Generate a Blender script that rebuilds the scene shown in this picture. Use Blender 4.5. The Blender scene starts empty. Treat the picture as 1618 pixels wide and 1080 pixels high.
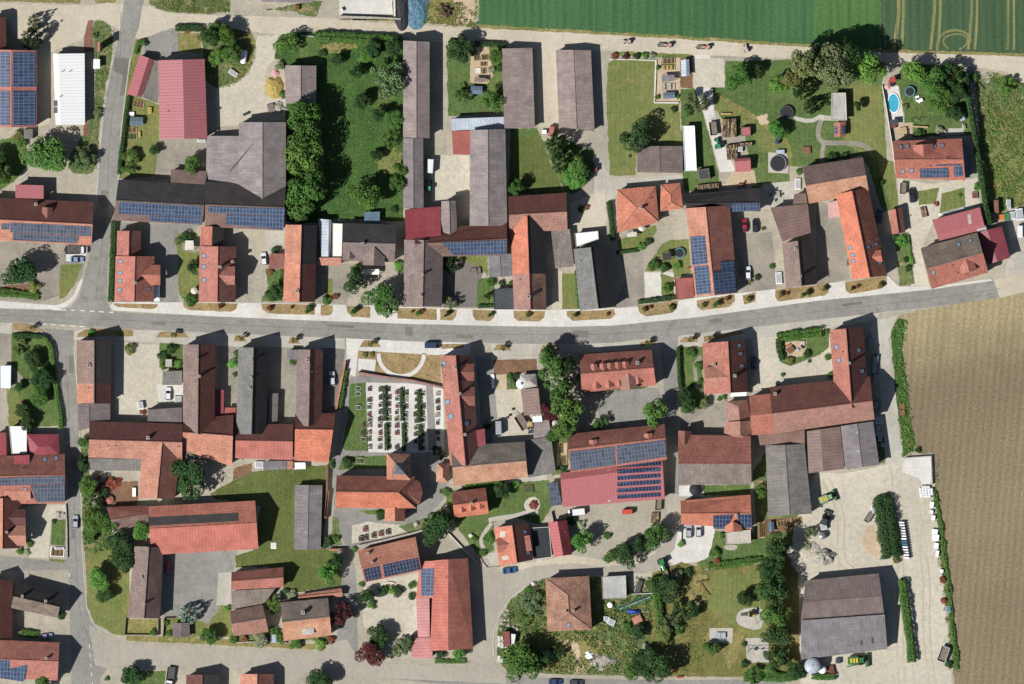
import bpy, math, random
from mathutils import Vector, noise
R = math.radians
random.seed(7)
scn = bpy.context.scene
COL = scn.collection
# ---------------------------------------------------------------- camera, sky, sun, exposure
M_PX = 0.2                                   # one survey unit of the village plan is 0.2 m
cam = bpy.data.objects.new('camera', bpy.data.cameras.new('camera'))
COL.objects.link(cam)
cam.data.type = 'ORTHO'
cam.data.ortho_scale = 1618 * M_PX
cam.data.clip_end = 2000
cam.location = (0, 0, 400)
scn.camera = cam
SUN_EL, SUN_DIR = R(48), (-0.851, -0.525)    # afternoon sun, its shadows fall up and to the right on the plan
world = bpy.data.worlds.new('World')
scn.world = world
world.use_nodes = True
_n = world.node_tree.nodes
_sky = _n.new('ShaderNodeTexSky')
_sky.sky_type = 'NISHITA'
_sky.sun_disc = False
_sky.sun_elevation = SUN_EL
_sky.sun_rotation = math.atan2(SUN_DIR[0], SUN_DIR[1])
_n['Background'].inputs['Strength'].default_value = 0.05
world.node_tree.links.new(_sky.outputs[0], _n['Background'].inputs[0])
sun = bpy.data.objects.new('sun', bpy.data.lights.new('sun', 'SUN'))
COL.objects.link(sun)
sun.data.energy = 4.9
sun.data.angle = R(0.5)
sun.data.color = (1.0, 0.97, 0.93)
_to = Vector((SUN_DIR[0] * math.cos(SUN_EL), SUN_DIR[1] * math.cos(SUN_EL), math.sin(SUN_EL)))
sun.rotation_euler = _to.to_track_quat('Z', 'Y').to_euler()
vs = scn.view_settings
vs.view_transform = 'Standard'
vs.look = 'None'
vs.exposure = 0.99
vs.gamma = 1
vs.use_curve_mapping = False
GAIN = 2.45                                   # brightness a level sunlit surface gets from sun + sky + exposure

# ---------------------------------------------------------------- plan coordinates
SX = SY = 0.0
SK = 1.0
def sheet(x, y, k=3.9273):                    # choose a map sheet: its origin on the plan and its units per plan unit
	global SX, SY, SK
	SX, SY, SK = x, y, k
def W(X, Y):
	return ((SX + X / SK - 809) * M_PX, (540 - SY - Y / SK) * M_PX)
def L(d):
	return d / SK * M_PX

# ---------------------------------------------------------------- materials
def lin(c):
	c = c / 255
	return c / 12.92 if c <= .04045 else ((c + .055) / 1.055) ** 2.4
def alb(rgb, k=1.0):
	return tuple(min(.85, lin(c) / GAIN * k) for c in rgb) + (1,)
MATS = {}
class NT:
	def __init__(s, name):
		s.m = bpy.data.materials.new(name)
		s.m.use_nodes = True
		s.t = s.m.node_tree
		s.b = s.t.nodes['Principled BSDF']
		s.b.inputs['Specular IOR Level'].default_value = .2
		MATS[name] = s.m
	def n(s, typ, **kw):
		o = s.t.nodes.new('ShaderNode' + typ)
		for k, v in kw.items(): setattr(o, k, v)
		return o
	def l(s, a, b): s.t.links.new(a, b)
	def math(s, op, a, b=None, c=None):
		o = s.n('Math', operation=op)
		for i, v in enumerate((a, b, c)):
			if v is None: continue
			if isinstance(v, (int, float)): o.inputs[i].default_value = v
			else: s.l(v, o.inputs[i])
		return o.outputs[0]
	def noise(s, vec, scale, detail=4, rough=.6):
		o = s.n('TexNoise')
		o.inputs['Scale'].default_value = scale
		o.inputs['Detail'].default_value = detail
		o.inputs['Roughness'].default_value = rough
		if vec is not None: s.l(vec, o.inputs['Vector'])
		return o.outputs['Fac']
	def ramp(s, fac, a, b):
		o = s.n('MapRange')
		o.inputs[1].default_value, o.inputs[2].default_value = a, b
		s.l(fac, o.inputs[0])
		return o.outputs[0]
	def mix(s, fac, a, b, mode='MIX'):
		o = s.n('Mix', data_type='RGBA', blend_type=mode)
		for i, v in ((0, fac), (6, a), (7, b)):
			if isinstance(v, (int, float)): o.inputs[i].default_value = v
			elif isinstance(v, tuple): o.inputs[i].default_value = v
			else: s.l(v, o.inputs[i])
		return o.outputs[2]
	def bump(s, h, dist, st=.6):
		o = s.n('Bump')
		o.inputs['Distance'].default_value = dist
		o.inputs['Strength'].default_value = st
		s.l(h, o.inputs['Height'])
		s.l(o.outputs[0], s.b.inputs['Normal'])
	def base(s, c): s.l(c, s.b.inputs['Base Color'])
def plain(name, rgb, rough=.7, var=.12, metal=0, sc=1.5, k=1):
	t = NT(name)
	v = t.n('TexCoord').outputs['Object']
	f = t.ramp(t.noise(v, sc, 5), .3, .7)
	c = alb(rgb, k)
	d = tuple(x * (1 - 2 * var) for x in c[:3]) + (1,)
	t.base(t.mix(f, d, tuple(min(.85, x * (1 + var)) for x in c[:3]) + (1,)))
	t.b.inputs['Roughness'].default_value = rough
	t.b.inputs['Metallic'].default_value = metal
	return t
def ground(name, rgb, rgb2=None, var=.2, s1=.06, s2=.9, bump=.05, spots=0, rgb3=None, crack=0, joint=0, stain=0):
	# base colour, a second colour in large drifting patches, fine speckle, small spots of a third colour
	t = NT(name)
	v = t.n('TexCoord').outputs['Object']
	big = t.ramp(t.noise(v, s1, 5, .62), .38, .62)
	c = t.mix(big, alb(rgb), alb(rgb2 or tuple(x * .9 for x in rgb)))
	if rgb3:
		c = t.mix(t.ramp(t.noise(v, s1 * 5, 6, .7), .60 - spots, .72 - spots), c, alb(rgb3))
	if stain:                                             # dark worn spots and drag marks
		mp = t.n('Mapping')
		mp.inputs['Rotation'].default_value = (0, 0, .5)
		mp.inputs['Scale'].default_value = (.5, .16, 1)
		t.l(v, mp.inputs[0])
		m_ = t.math('MULTIPLY', t.ramp(t.noise(mp.outputs[0], .9, 6, .7), .52, .72), stain)
		c = t.mix(m_, c, tuple(x * .62 for x in alb(rgb)[:3]) + (1,))
		c = t.mix(t.math('MULTIPLY', t.ramp(t.noise(v, .35, 5, .75), .58, .74), stain), c, tuple(min(.85, x * 1.22) for x in alb(rgb)[:3]) + (1,))
	if 'lawn' in name:
		e = t.n('SeparateXYZ')
		t.l(v, e.inputs[0])
		w_ = t.math('SINE', t.math('ADD', t.math('MULTIPLY', e.outputs[0], 4.1), t.math('MULTIPLY', t.noise(v, .15, 2), 5)))
		c = t.mix(t.math('MULTIPLY', t.ramp(w_, -.2, .9), .13), c, tuple(x * 1.5 for x in alb(rgb)[:3]) + (1,))
		c = t.mix(t.ramp(t.noise(v, .5, 6, .75), .64, .76), c, alb((162, 148, 100)))
	if crack:
		n1 = t.math('ABSOLUTE', t.math('SUBTRACT', t.noise(v, .11, 4, .55), .5))
		c = t.mix(t.math('MULTIPLY', t.ramp(n1, .006, .001), crack), c, tuple(x * 1.3 for x in alb(rgb)[:3]) + (1,))
		n2 = t.math('ABSOLUTE', t.math('SUBTRACT', t.noise(v, .19, 5, .6), .47))
		c = t.mix(t.math('MULTIPLY', t.ramp(n2, .006, .001), crack), c, tuple(x * .55 for x in alb(rgb)[:3]) + (1,))
		vo = t.n('TexVoronoi', distance='CHEBYCHEV')
		vo.inputs['Scale'].default_value = .13
		t.l(v, vo.inputs['Vector'])
		sp = t.n('SeparateColor')
		t.l(vo.outputs['Color'], sp.inputs[0])
		c = t.mix(t.math('MULTIPLY', t.math('GREATER_THAN', sp.outputs[0], .8), .3 * crack), c, tuple(x * .72 for x in alb(rgb)[:3]) + (1,))
	if joint:
		br = t.n('TexBrick')
		for k_, q_ in (('Color1', (.93, .93, .93, 1)), ('Color2', (1.06, 1.06, 1.05, 1)), ('Mortar', (.72, .72, .7, 1)), ('Mortar Size', .035), ('Scale', 1), ('Brick Width', joint), ('Row Height', joint)): br.inputs[k_].default_value = q_
		t.l(v, br.inputs['Vector'])
		c = t.mix(.75, c, br.outputs['Color'], 'MULTIPLY')
	for sc, k in ((s2, 1.0), (s2 * .3, .6), (s2 * 3.1, .7)):
		a = var * k
		c = t.mix(1.0, c, t.mix(t.ramp(t.noise(v, sc, 5, .7), .36, .64), (1 - a, 1 - a * .92, 1 - a, 1), (1 + a, 1 + a * .92, 1 + a, 1)), 'MULTIPLY')
	t.base(c)
	t.b.inputs['Roughness'].default_value = .95
	t.bump(t.noise(v, s2 * 1.7, 5, .7), bump)
	return t
def roof(name, rgb, kind='tile', var=.22, stain=.42, rgb2=None, rough=.8, gap=None):
	t = NT(name)
	uv = t.n('TexCoord').outputs['UV']
	oi = t.n('ObjectInfo')
	sh = t.n('VectorMath', operation='ADD')
	t.l(uv, sh.inputs[0])
	jump = t.n('CombineXYZ')
	t.l(t.math('MULTIPLY', oi.outputs['Random'], 90), jump.inputs[0])
	t.l(t.math('MULTIPLY', oi.outputs['Random'], 53), jump.inputs[1])
	t.l(jump.outputs[0], sh.inputs[1])
	v = sh.outputs[0]
	sp = t.n('SeparateXYZ')
	t.l(v, sp.inputs[0])
	u_, v_ = sp.outputs[0], sp.outputs[1]
	st = t.n('Mapping')                                   # streaks running down the slope
	st.inputs['Scale'].default_value = (1.1, .16, 1)
	t.l(v, st.inputs[0])
	c = alb(rgb, 1.2 if kind == 'tile' else 1.08)
	c2 = alb(rgb2, 1.2) if rgb2 else tuple(x * .64 for x in c[:3]) + (1,)
	col = t.mix(t.ramp(t.noise(v, .22, 5, .65), .35, .7), c, c2)
	col = t.mix(t.math('MULTIPLY', t.ramp(t.noise(st.outputs[0], 1.3, 4, .6), .45, .8), stain), col, tuple(x * .45 for x in c[:3]) + (1,))
	fine = t.ramp(t.noise(v, 2.2, 5, .75), .36, .64)
	col = t.mix(1.0, col, t.mix(fine, (1 - var,) * 3 + (1,), (1 + var,) * 3 + (1,)), 'MULTIPLY')
	col = t.mix(1.0, col, t.mix(oi.outputs['Random'], (1.05, .98, .92, 1), (.92, .98, 1.02, 1)), 'MULTIPLY')
	def line(x, period, width):
		fr = t.math('FRACT', t.math('DIVIDE', x, period))
		return t.math('LESS_THAN', t.math('ABSOLUTE', t.math('SUBTRACT', fr, .5)), width / period / 2)
	if kind == 'tile':
		w = t.math('FRACT', t.math('DIVIDE', v_, .38))
		wu = t.math('SINE', t.math('MULTIPLY', u_, 6.2832 / .3))
		t.bump(t.math('ADD', t.math('MULTIPLY', w, -.9), t.math('MULTIPLY', wu, .45)), .05, .7)
		col = t.mix(t.math('MULTIPLY', line(v_, gap or 1.14, .16), .22), col, tuple(x * .4 for x in c[:3]) + (1,))
		br = t.n('TexBrick')                                # single tiles a shade lighter or darker
		br.inputs['Color1'].default_value = (.76, .76, .76, 1)
		br.inputs['Color2'].default_value = (1.18, 1.16, 1.14, 1)
		br.inputs['Mortar'].default_value = (.8, .8, .8, 1)
		br.inputs['Mortar Size'].default_value = .02
		br.inputs['Scale'].default_value = 1
		br.inputs['Brick Width'].default_value = .6
		br.inputs['Row Height'].default_value = .38
		t.l(v, br.inputs['Vector'])
		col = t.mix(.8, col, br.outputs['Color'], 'MULTIPLY')
	elif kind == 'sheet':
		col = t.mix(t.math('MULTIPLY', line(u_, gap or 1.05, .12), .28), col, tuple(x * .35 for x in c[:3]) + (1,))
		col = t.mix(t.math('MULTIPLY', line(v_, 2.2, .14), .3), col, tuple(x * .4 for x in c[:3]) + (1,))
		wu = t.math('SINE', t.math('MULTIPLY', u_, 6.2832 / .35))
		t.bump(wu, .03, .6)
		br = t.n('TexBrick')
		br.inputs['Color1'].default_value = (.82, .82, .83, 1)
		br.inputs['Color2'].default_value = (1.12, 1.1, 1.1, 1)
		br.inputs['Mortar'].default_value = (.7, .7, .7, 1)
		br.inputs['Mortar Size'].default_value = .03
		br.inputs['Scale'].default_value = 1
		br.inputs['Brick Width'].default_value = 1.05
		br.inputs['Row Height'].default_value = 2.2
		t.l(v, br.inputs['Vector'])
		col = t.mix(.7, col, br.outputs['Color'], 'MULTIPLY')
	elif kind == 'metal':
		ln = line(u_, gap or 1.0, .12)
		col = t.mix(t.math('MULTIPLY', ln, .08 if rgb[0] > 240 else .22), col, tuple(x * .4 for x in c[:3]) + (1,))
		t.bump(ln, .06, .8)
	else:
		t.bump(t.noise(v, 4, 4), .04, .6)
	t.base(col)
	t.b.inputs['Roughness'].default_value = rough
	return t
def solar_mat(name, rgb, frame, pw=1.05, ph=1.7):
	t = NT(name)
	uv = t.n('TexCoord').outputs['UV']
	sp = t.n('SeparateXYZ')
	t.l(uv, sp.inputs[0])
	def line(x, period, width):
		fr = t.math('FRACT', t.math('DIVIDE', x, period))
		return t.math('LESS_THAN', t.math('ABSOLUTE', t.math('SUBTRACT', fr, .5)), width / period / 2)
	ln = t.math('MAXIMUM', line(sp.outputs[0], pw, .12), line(sp.outputs[1], ph, .12))
	br = t.n('TexWhiteNoise', noise_dimensions='2D')
	cell = t.n('CombineXYZ')
	t.l(t.math('FLOOR', t.math('ADD', t.math('DIVIDE', sp.outputs[0], pw), .5)), cell.inputs[0])
	t.l(t.math('FLOOR', t.math('ADD', t.math('DIVIDE', sp.outputs[1], ph), .5)), cell.inputs[1])
	t.l(cell.outputs[0], br.inputs['Vector'])
	c = alb(rgb)
	cc = t.mix(br.outputs['Value'], tuple(x * .7 for x in c[:3]) + (1,), tuple(x * 1.25 for x in c[:3]) + (1,))
	t.base(t.mix(ln, cc, alb(frame)))
	t.b.inputs['Roughness'].default_value = .25
	t.b.inputs['Specular IOR Level'].default_value = .5
	return t
def foliage(name, k=1.0):
	# leaf colour is carried by each object, varied leaf by leaf and plant by plant
	t = NT(name)
	oi = t.n('ObjectInfo')
	v = t.n('TexCoord').outputs['Object']
	f = t.ramp(t.noise(v, 1.6, 3), .3, .7)
	g = t.n('NewGeometry').outputs['Random Per Island']
	h = t.math('ADD', t.math('MULTIPLY', f, .5), t.math('MULTIPLY', g, .5))
	t.base(t.mix(1.0, oi.outputs['Color'], t.mix(h, (.55, .6, .6, 1), (1.5, 1.4, 1.25, 1)), 'MULTIPLY'))
	t.b.inputs['Roughness'].default_value = .75
	t.b.inputs['Specular IOR Level'].default_value = .15
	return t
def paint(name, rough=.3):
	t = NT(name)
	t.l(t.n('ObjectInfo').outputs['Color'], t.b.inputs['Base Color'])
	t.b.inputs['Roughness'].default_value = rough
	t.b.inputs['Specular IOR Level'].default_value = .5
	return t

# roofs
for nm, rgb, kd, kw in (
	('tile_bright', (218, 138, 112), 'tile', {}), ('tile_orange', (208, 147, 124), 'tile', {}), ('tile_pale', (214, 165, 134), 'tile', dict(rgb2=(180, 126, 102), stain=.3)),
	('tile_red', (192, 126, 110), 'tile', {}), ('tile_salmon', (196, 129, 115), 'tile', dict(stain=.18)),
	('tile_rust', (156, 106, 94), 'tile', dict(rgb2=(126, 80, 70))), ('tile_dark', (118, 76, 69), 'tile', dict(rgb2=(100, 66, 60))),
	('tile_pink', (178, 135, 122), 'tile', dict(rgb2=(152, 116, 106))), ('tile_brown', (140, 116, 108), 'tile', {}),
	('tile_old', (188, 146, 124), 'tile', dict(rgb2=(124, 92, 80), stain=.8, var=.4)), ('tile_weathered', (148, 134, 122), 'tile', dict(rgb2=(104, 98, 90), stain=.5, var=.25)),
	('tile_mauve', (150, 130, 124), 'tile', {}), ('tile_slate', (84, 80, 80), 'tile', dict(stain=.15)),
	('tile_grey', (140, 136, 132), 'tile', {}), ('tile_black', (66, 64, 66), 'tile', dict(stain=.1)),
	('sheet_brown', (168, 155, 152), 'sheet', {}), ('sheet_grey', (148, 142, 144), 'sheet', {}),
	('sheet_dark', (134, 122, 119), 'sheet', {}), ('sheet_mottled', (150, 142, 134), 'sheet', dict(rgb2=(112, 106, 100), var=.3, stain=.5)),
	('metal_red', (184, 112, 115), 'metal', dict(stain=.1, rough=.5, rgb2=(172, 102, 106))), ('metal_pink', (208, 140, 138), 'metal', dict(stain=.15, rough=.5)),
	('metal_crimson', (160, 78, 86), 'metal', dict(stain=.1, rough=.5)), ('metal_coral', (206, 128, 114), 'metal', dict(stain=.15, rough=.5)),
	('metal_brown', (150, 122, 112), 'metal', dict(stain=.1, rough=.5)), ('metal_white', (250, 250, 250), 'metal', dict(stain=.05, rough=.5, var=.05, rgb2=(238, 238, 236))),
	('metal_pale', (200, 210, 222), 'metal', dict(stain=.1, rough=.4)), ('flat_grey', (132, 130, 124), 'flat', dict(rgb2=(104, 102, 96))),
	('flat_dark', (82, 86, 88), 'flat', dict(stain=.1)), ('flat_black', (58, 60, 64), 'flat', {}),
	('flat_red', (180, 104, 94), 'flat', dict(stain=.1)), ('flat_pale', (206, 202, 196), 'flat', {}), ('glass_roof', (120, 142, 158), 'metal', dict(rough=.15, gap=.9))):
	roof(nm, rgb, kd, **kw)
solar_mat('solar_blue', (66, 82, 108), (128, 144, 166))
solar_mat('solar_grey', (86, 92, 106), (128, 134, 146), 1.05, 1.5)
solar_mat('solar_dark', (46, 56, 84), (120, 132, 156))
# ground
ground('gravel_track', (202, 193, 172), (190, 180, 158), .12, .05, 1.2, .03, .0, (178, 168, 146))
ground('yard_gravel', (192, 184, 164), (174, 167, 151), .12, .05, 1.2, .03, .02, (158, 151, 136), stain=.5)
ground('gravel_pale', (214, 207, 188), (200, 193, 174), .12, .03, .8, .04, .0, (190, 178, 154), stain=.4)
ground('concrete', (204, 200, 188), (190, 185, 172), .08, .09, 1.5, .01, .0, (172, 167, 153), joint=2.6, stain=.35)
ground('concrete_white', (232, 229, 222), (220, 216, 207), .08, .08, 1.5, .01, joint=2.2, stain=.15)
ground('paving', (172, 164, 150), (150, 144, 132), .12, .1, 2.0, .02, joint=1.1, stain=.35)
ground('asphalt', (161, 159, 152), (148, 146, 139), .13, .05, 1.6, .01, .07, (138, 136, 130), crack=.38, stain=.3)
ground('asphalt_pale', (188, 181, 167), (176, 169, 156), .09, .04, 2.2, .01, .02, (160, 154, 143), crack=.3, stain=.45)
ground('asphalt_dark', (140, 134, 126), (122, 118, 112), .1, .05, 2, .01, .02, (104, 100, 96), crack=.3, stain=.45)
ground('lane_sand', (214, 204, 184), (200, 190, 168), .09, .04, 1.4, .02, .0, (184, 172, 150), stain=.35)
ground('lawn_green', (102, 122, 68), (84, 108, 56), 0.27, .07, 1.3, .12, .05, (116, 124, 66))
ground('lawn_lush', (74, 105, 50), (60, 92, 42), 0.27, .07, 1.1, .14, .02, (96, 118, 54))
ground('lawn_olive', (128, 134, 78), (112, 124, 68), 0.2, .05, 1.4, .1, .08, (140, 132, 78))
ground('lawn_meadow', (124, 120, 68), (112, 114, 62), .22, .05, 1.2, .12, .08, (150, 136, 88))
ground('lawn_dry', (150, 140, 88), (122, 124, 68), .22, .08, 1.2, .1, .08, (170, 152, 104))
ground('lawn_mid', (104, 114, 60), (90, 102, 50), .22, .06, 1.3, .12, .05, (124, 124, 70))
ground('lawn_rough', (108, 122, 74), (82, 104, 58), 0.3, .06, .8, .2, .1, (150, 142, 98))
ground('verge_dry', (176, 150, 110), (154, 132, 92), .2, .2, 1.6, .06, .08, (112, 108, 62))
ground('soil', (146, 112, 86), (120, 92, 70), .22, .15, 1.6, .1)
ground('gravel_red', (150, 112, 94), (130, 96, 82), .18, .2, 2, .03)
ground('soil_warm', (210, 190, 160), (198, 176, 146), .14, .08, 1, .04)
ground('kerbstone', (214, 208, 196), (196, 190, 178), .1, .3, 2, .01)
ground('white_paint', (246, 246, 242), (226, 226, 222), .06, .4, 2, .005)
ground('rubble_grey', (196, 188, 176), (150, 144, 136), .3, .3, 1.2, .25)
def field_mat(name, a, b, c, period, tilt, dark=.25, var=.22, band=None):
	t = NT(name)
	v = t.n('TexCoord').outputs['Object']
	mp = t.n('Mapping')
	mp.inputs['Rotation'].default_value = (0, 0, tilt)
	t.l(v, mp.inputs[0])
	sp = t.n('SeparateXYZ')
	t.l(mp.outputs[0], sp.inputs[0])
	st = t.n('Mapping')
	st.inputs['Scale'].default_value = (1, .03, 1)
	t.l(mp.outputs[0], st.inputs[0])
	col = t.mix(t.ramp(t.noise(v, .022, 5, .6), .36, .64), alb(a), alb(b))
	if band:                                              # paler stubble along the upper edge of the field, fading unevenly
		e = t.n('SeparateXYZ')
		t.l(v, e.inputs[0])
		dd = t.math('ADD', t.math('MULTIPLY', t.math('SUBTRACT', e.outputs[0], 123.2), .2127), t.math('MULTIPLY', t.math('SUBTRACT', e.outputs[1], 7.0), -.977))
		dd = t.math('ADD', dd, t.math('MULTIPLY', t.math('SUBTRACT', t.noise(v, .06, 6, .7), .5), 34))
		col = t.mix(t.math('MULTIPLY', t.ramp(dd, 20, 3), .85), col, alb(band))
	row = t.noise(st.outputs[0], 1.0 / period, 5, .8)
	col = t.mix(t.math('MULTIPLY', t.ramp(row, .46, .62), dark * 1.6), col, alb(c))
	w = t.math('SINE', t.math('MULTIPLY', sp.outputs[0], 6.2832 / period))
	col = t.mix(t.math('MULTIPLY', t.math('MULTIPLY', t.ramp(w, .2, 1), t.ramp(t.noise(v, .05, 3), .4, .65)), dark * .45), col, alb(c))
	fine = t.ramp(t.noise(v, 1.3, 6, .75), .37, .63)
	col = t.mix(1.0, col, t.mix(fine, (1 - var,) * 3 + (1,), (1 + var,) * 3 + (1,)), 'MULTIPLY')
	t.base(col)
	t.b.inputs['Roughness'].default_value = .95
	t.bump(t.math('ADD', w, t.math('MULTIPLY', t.noise(v, 2, 4), 2)), .08, .5)
	return t
field_mat('crop_green', (80, 120, 76), (66, 108, 68), (48, 86, 46), 2.6, 0, dark=.3)
field_mat('crop_bright', (90, 128, 70), (78, 118, 62), (60, 98, 46), 3.0, 0, dark=.35)
field_mat('crop_dark', (80, 104, 74), (70, 96, 66), (54, 78, 50), 2.4, 0)
field_mat('crop_track', (164, 154, 106), (124, 132, 82), (96, 112, 70), 1.3, 0, dark=.5)
field_mat('field_brown', (152, 137, 109), (138, 123, 97), (116, 102, 80), 2.2, R(5), dark=.14, var=.24, band=(182, 167, 128))
# walls and objects
for nm, rgb, kw in (
	('plaster', (236, 228, 212), dict(k=1.4)), ('plaster_yellow', (222, 200, 150), {}), ('plaster_grey', (180, 176, 168), {}),
	('brick', (166, 96, 76), dict(var=.2, sc=3)), ('wood', (136, 100, 70), dict(var=.25, sc=2)), ('wood_grey', (140, 130, 118), dict(var=.25, sc=2)),
	('wood_pale', (206, 178, 132), dict(var=.2, sc=2)), ('log_end', (160, 132, 104), dict(var=.45, sc=4)), ('bark', (92, 74, 58), dict(var=.3, sc=3)),
	('stone', (190, 184, 170), dict(var=.25, sc=2)), ('stone_dark', (92, 90, 88), dict(var=.25, sc=3)), ('stone_white', (236, 232, 220), dict(var=.1, sc=2)),
	('rubber', (36, 36, 38), {}), ('steel', (170, 172, 176), dict(rough=.4, metal=.6)), ('steel_dark', (80, 82, 86), dict(rough=.5, metal=.3)),
	('white', (250, 250, 250), dict(var=.04, k=1.3)), ('white_wrap', (246, 246, 244), dict(var=.06, rough=.35)), ('cloth_grey', (150, 150, 152), {}), ('canvas', (232, 226, 212), {}),
	('black_net', (44, 46, 50), dict(var=.1)), ('rim_blue', (92, 150, 168), {}), ('pool_blue', (78, 186, 214), dict(rough=.1, var=.05, sc=.8)),
	('yellow', (232, 206, 70), {}), ('red_paint', (186, 70, 62), {}), ('orange_paint', (226, 130, 62), {}), ('green_paint', (62, 132, 84), {}),
	('green_machine', (74, 140, 66), {}), ('blue_paint', (66, 108, 156), {}), ('blue_tarp', (48, 82, 168), dict(rough=.4)), ('teal_tarp', (98, 140, 160), dict(var=.3, sc=.9)),
	('pink_sheet', (226, 178, 172), {}), ('hay', (196, 172, 98), dict(var=.3, sc=3)), ('sand', (214, 204, 186), dict(var=.2, sc=1.5)), ('earth', (150, 110, 82), dict(var=.3, sc=1.5)),
	('rust', (140, 72, 58), dict(var=.3)), ('planting', (86, 104, 62), dict(var=.5, sc=4)), ('grave_soil', (84, 66, 56), dict(var=.4, sc=4)), ('flowers_red', (150, 78, 76), dict(var=.5, sc=5)),
	('flowers_pale', (186, 176, 150), dict(var=.5, sc=5)), ('lead', (120, 126, 134), dict(var=.2, rough=.5)), ('gold', (214, 176, 90), dict(rough=.3, metal=.8)), ('plastic_grey', (186, 190, 192), {}),
	('brown_paint', (124, 88, 68), {})):
	plain(nm, rgb, **kw)
foliage('leaves')
paint('car_paint')
_g = plain('glass', (40, 48, 58), .08, .02)
_g.b.inputs['Specular IOR Level'].default_value = .6
plain('skylight_glass', (150, 168, 186), .1, .05)

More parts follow.
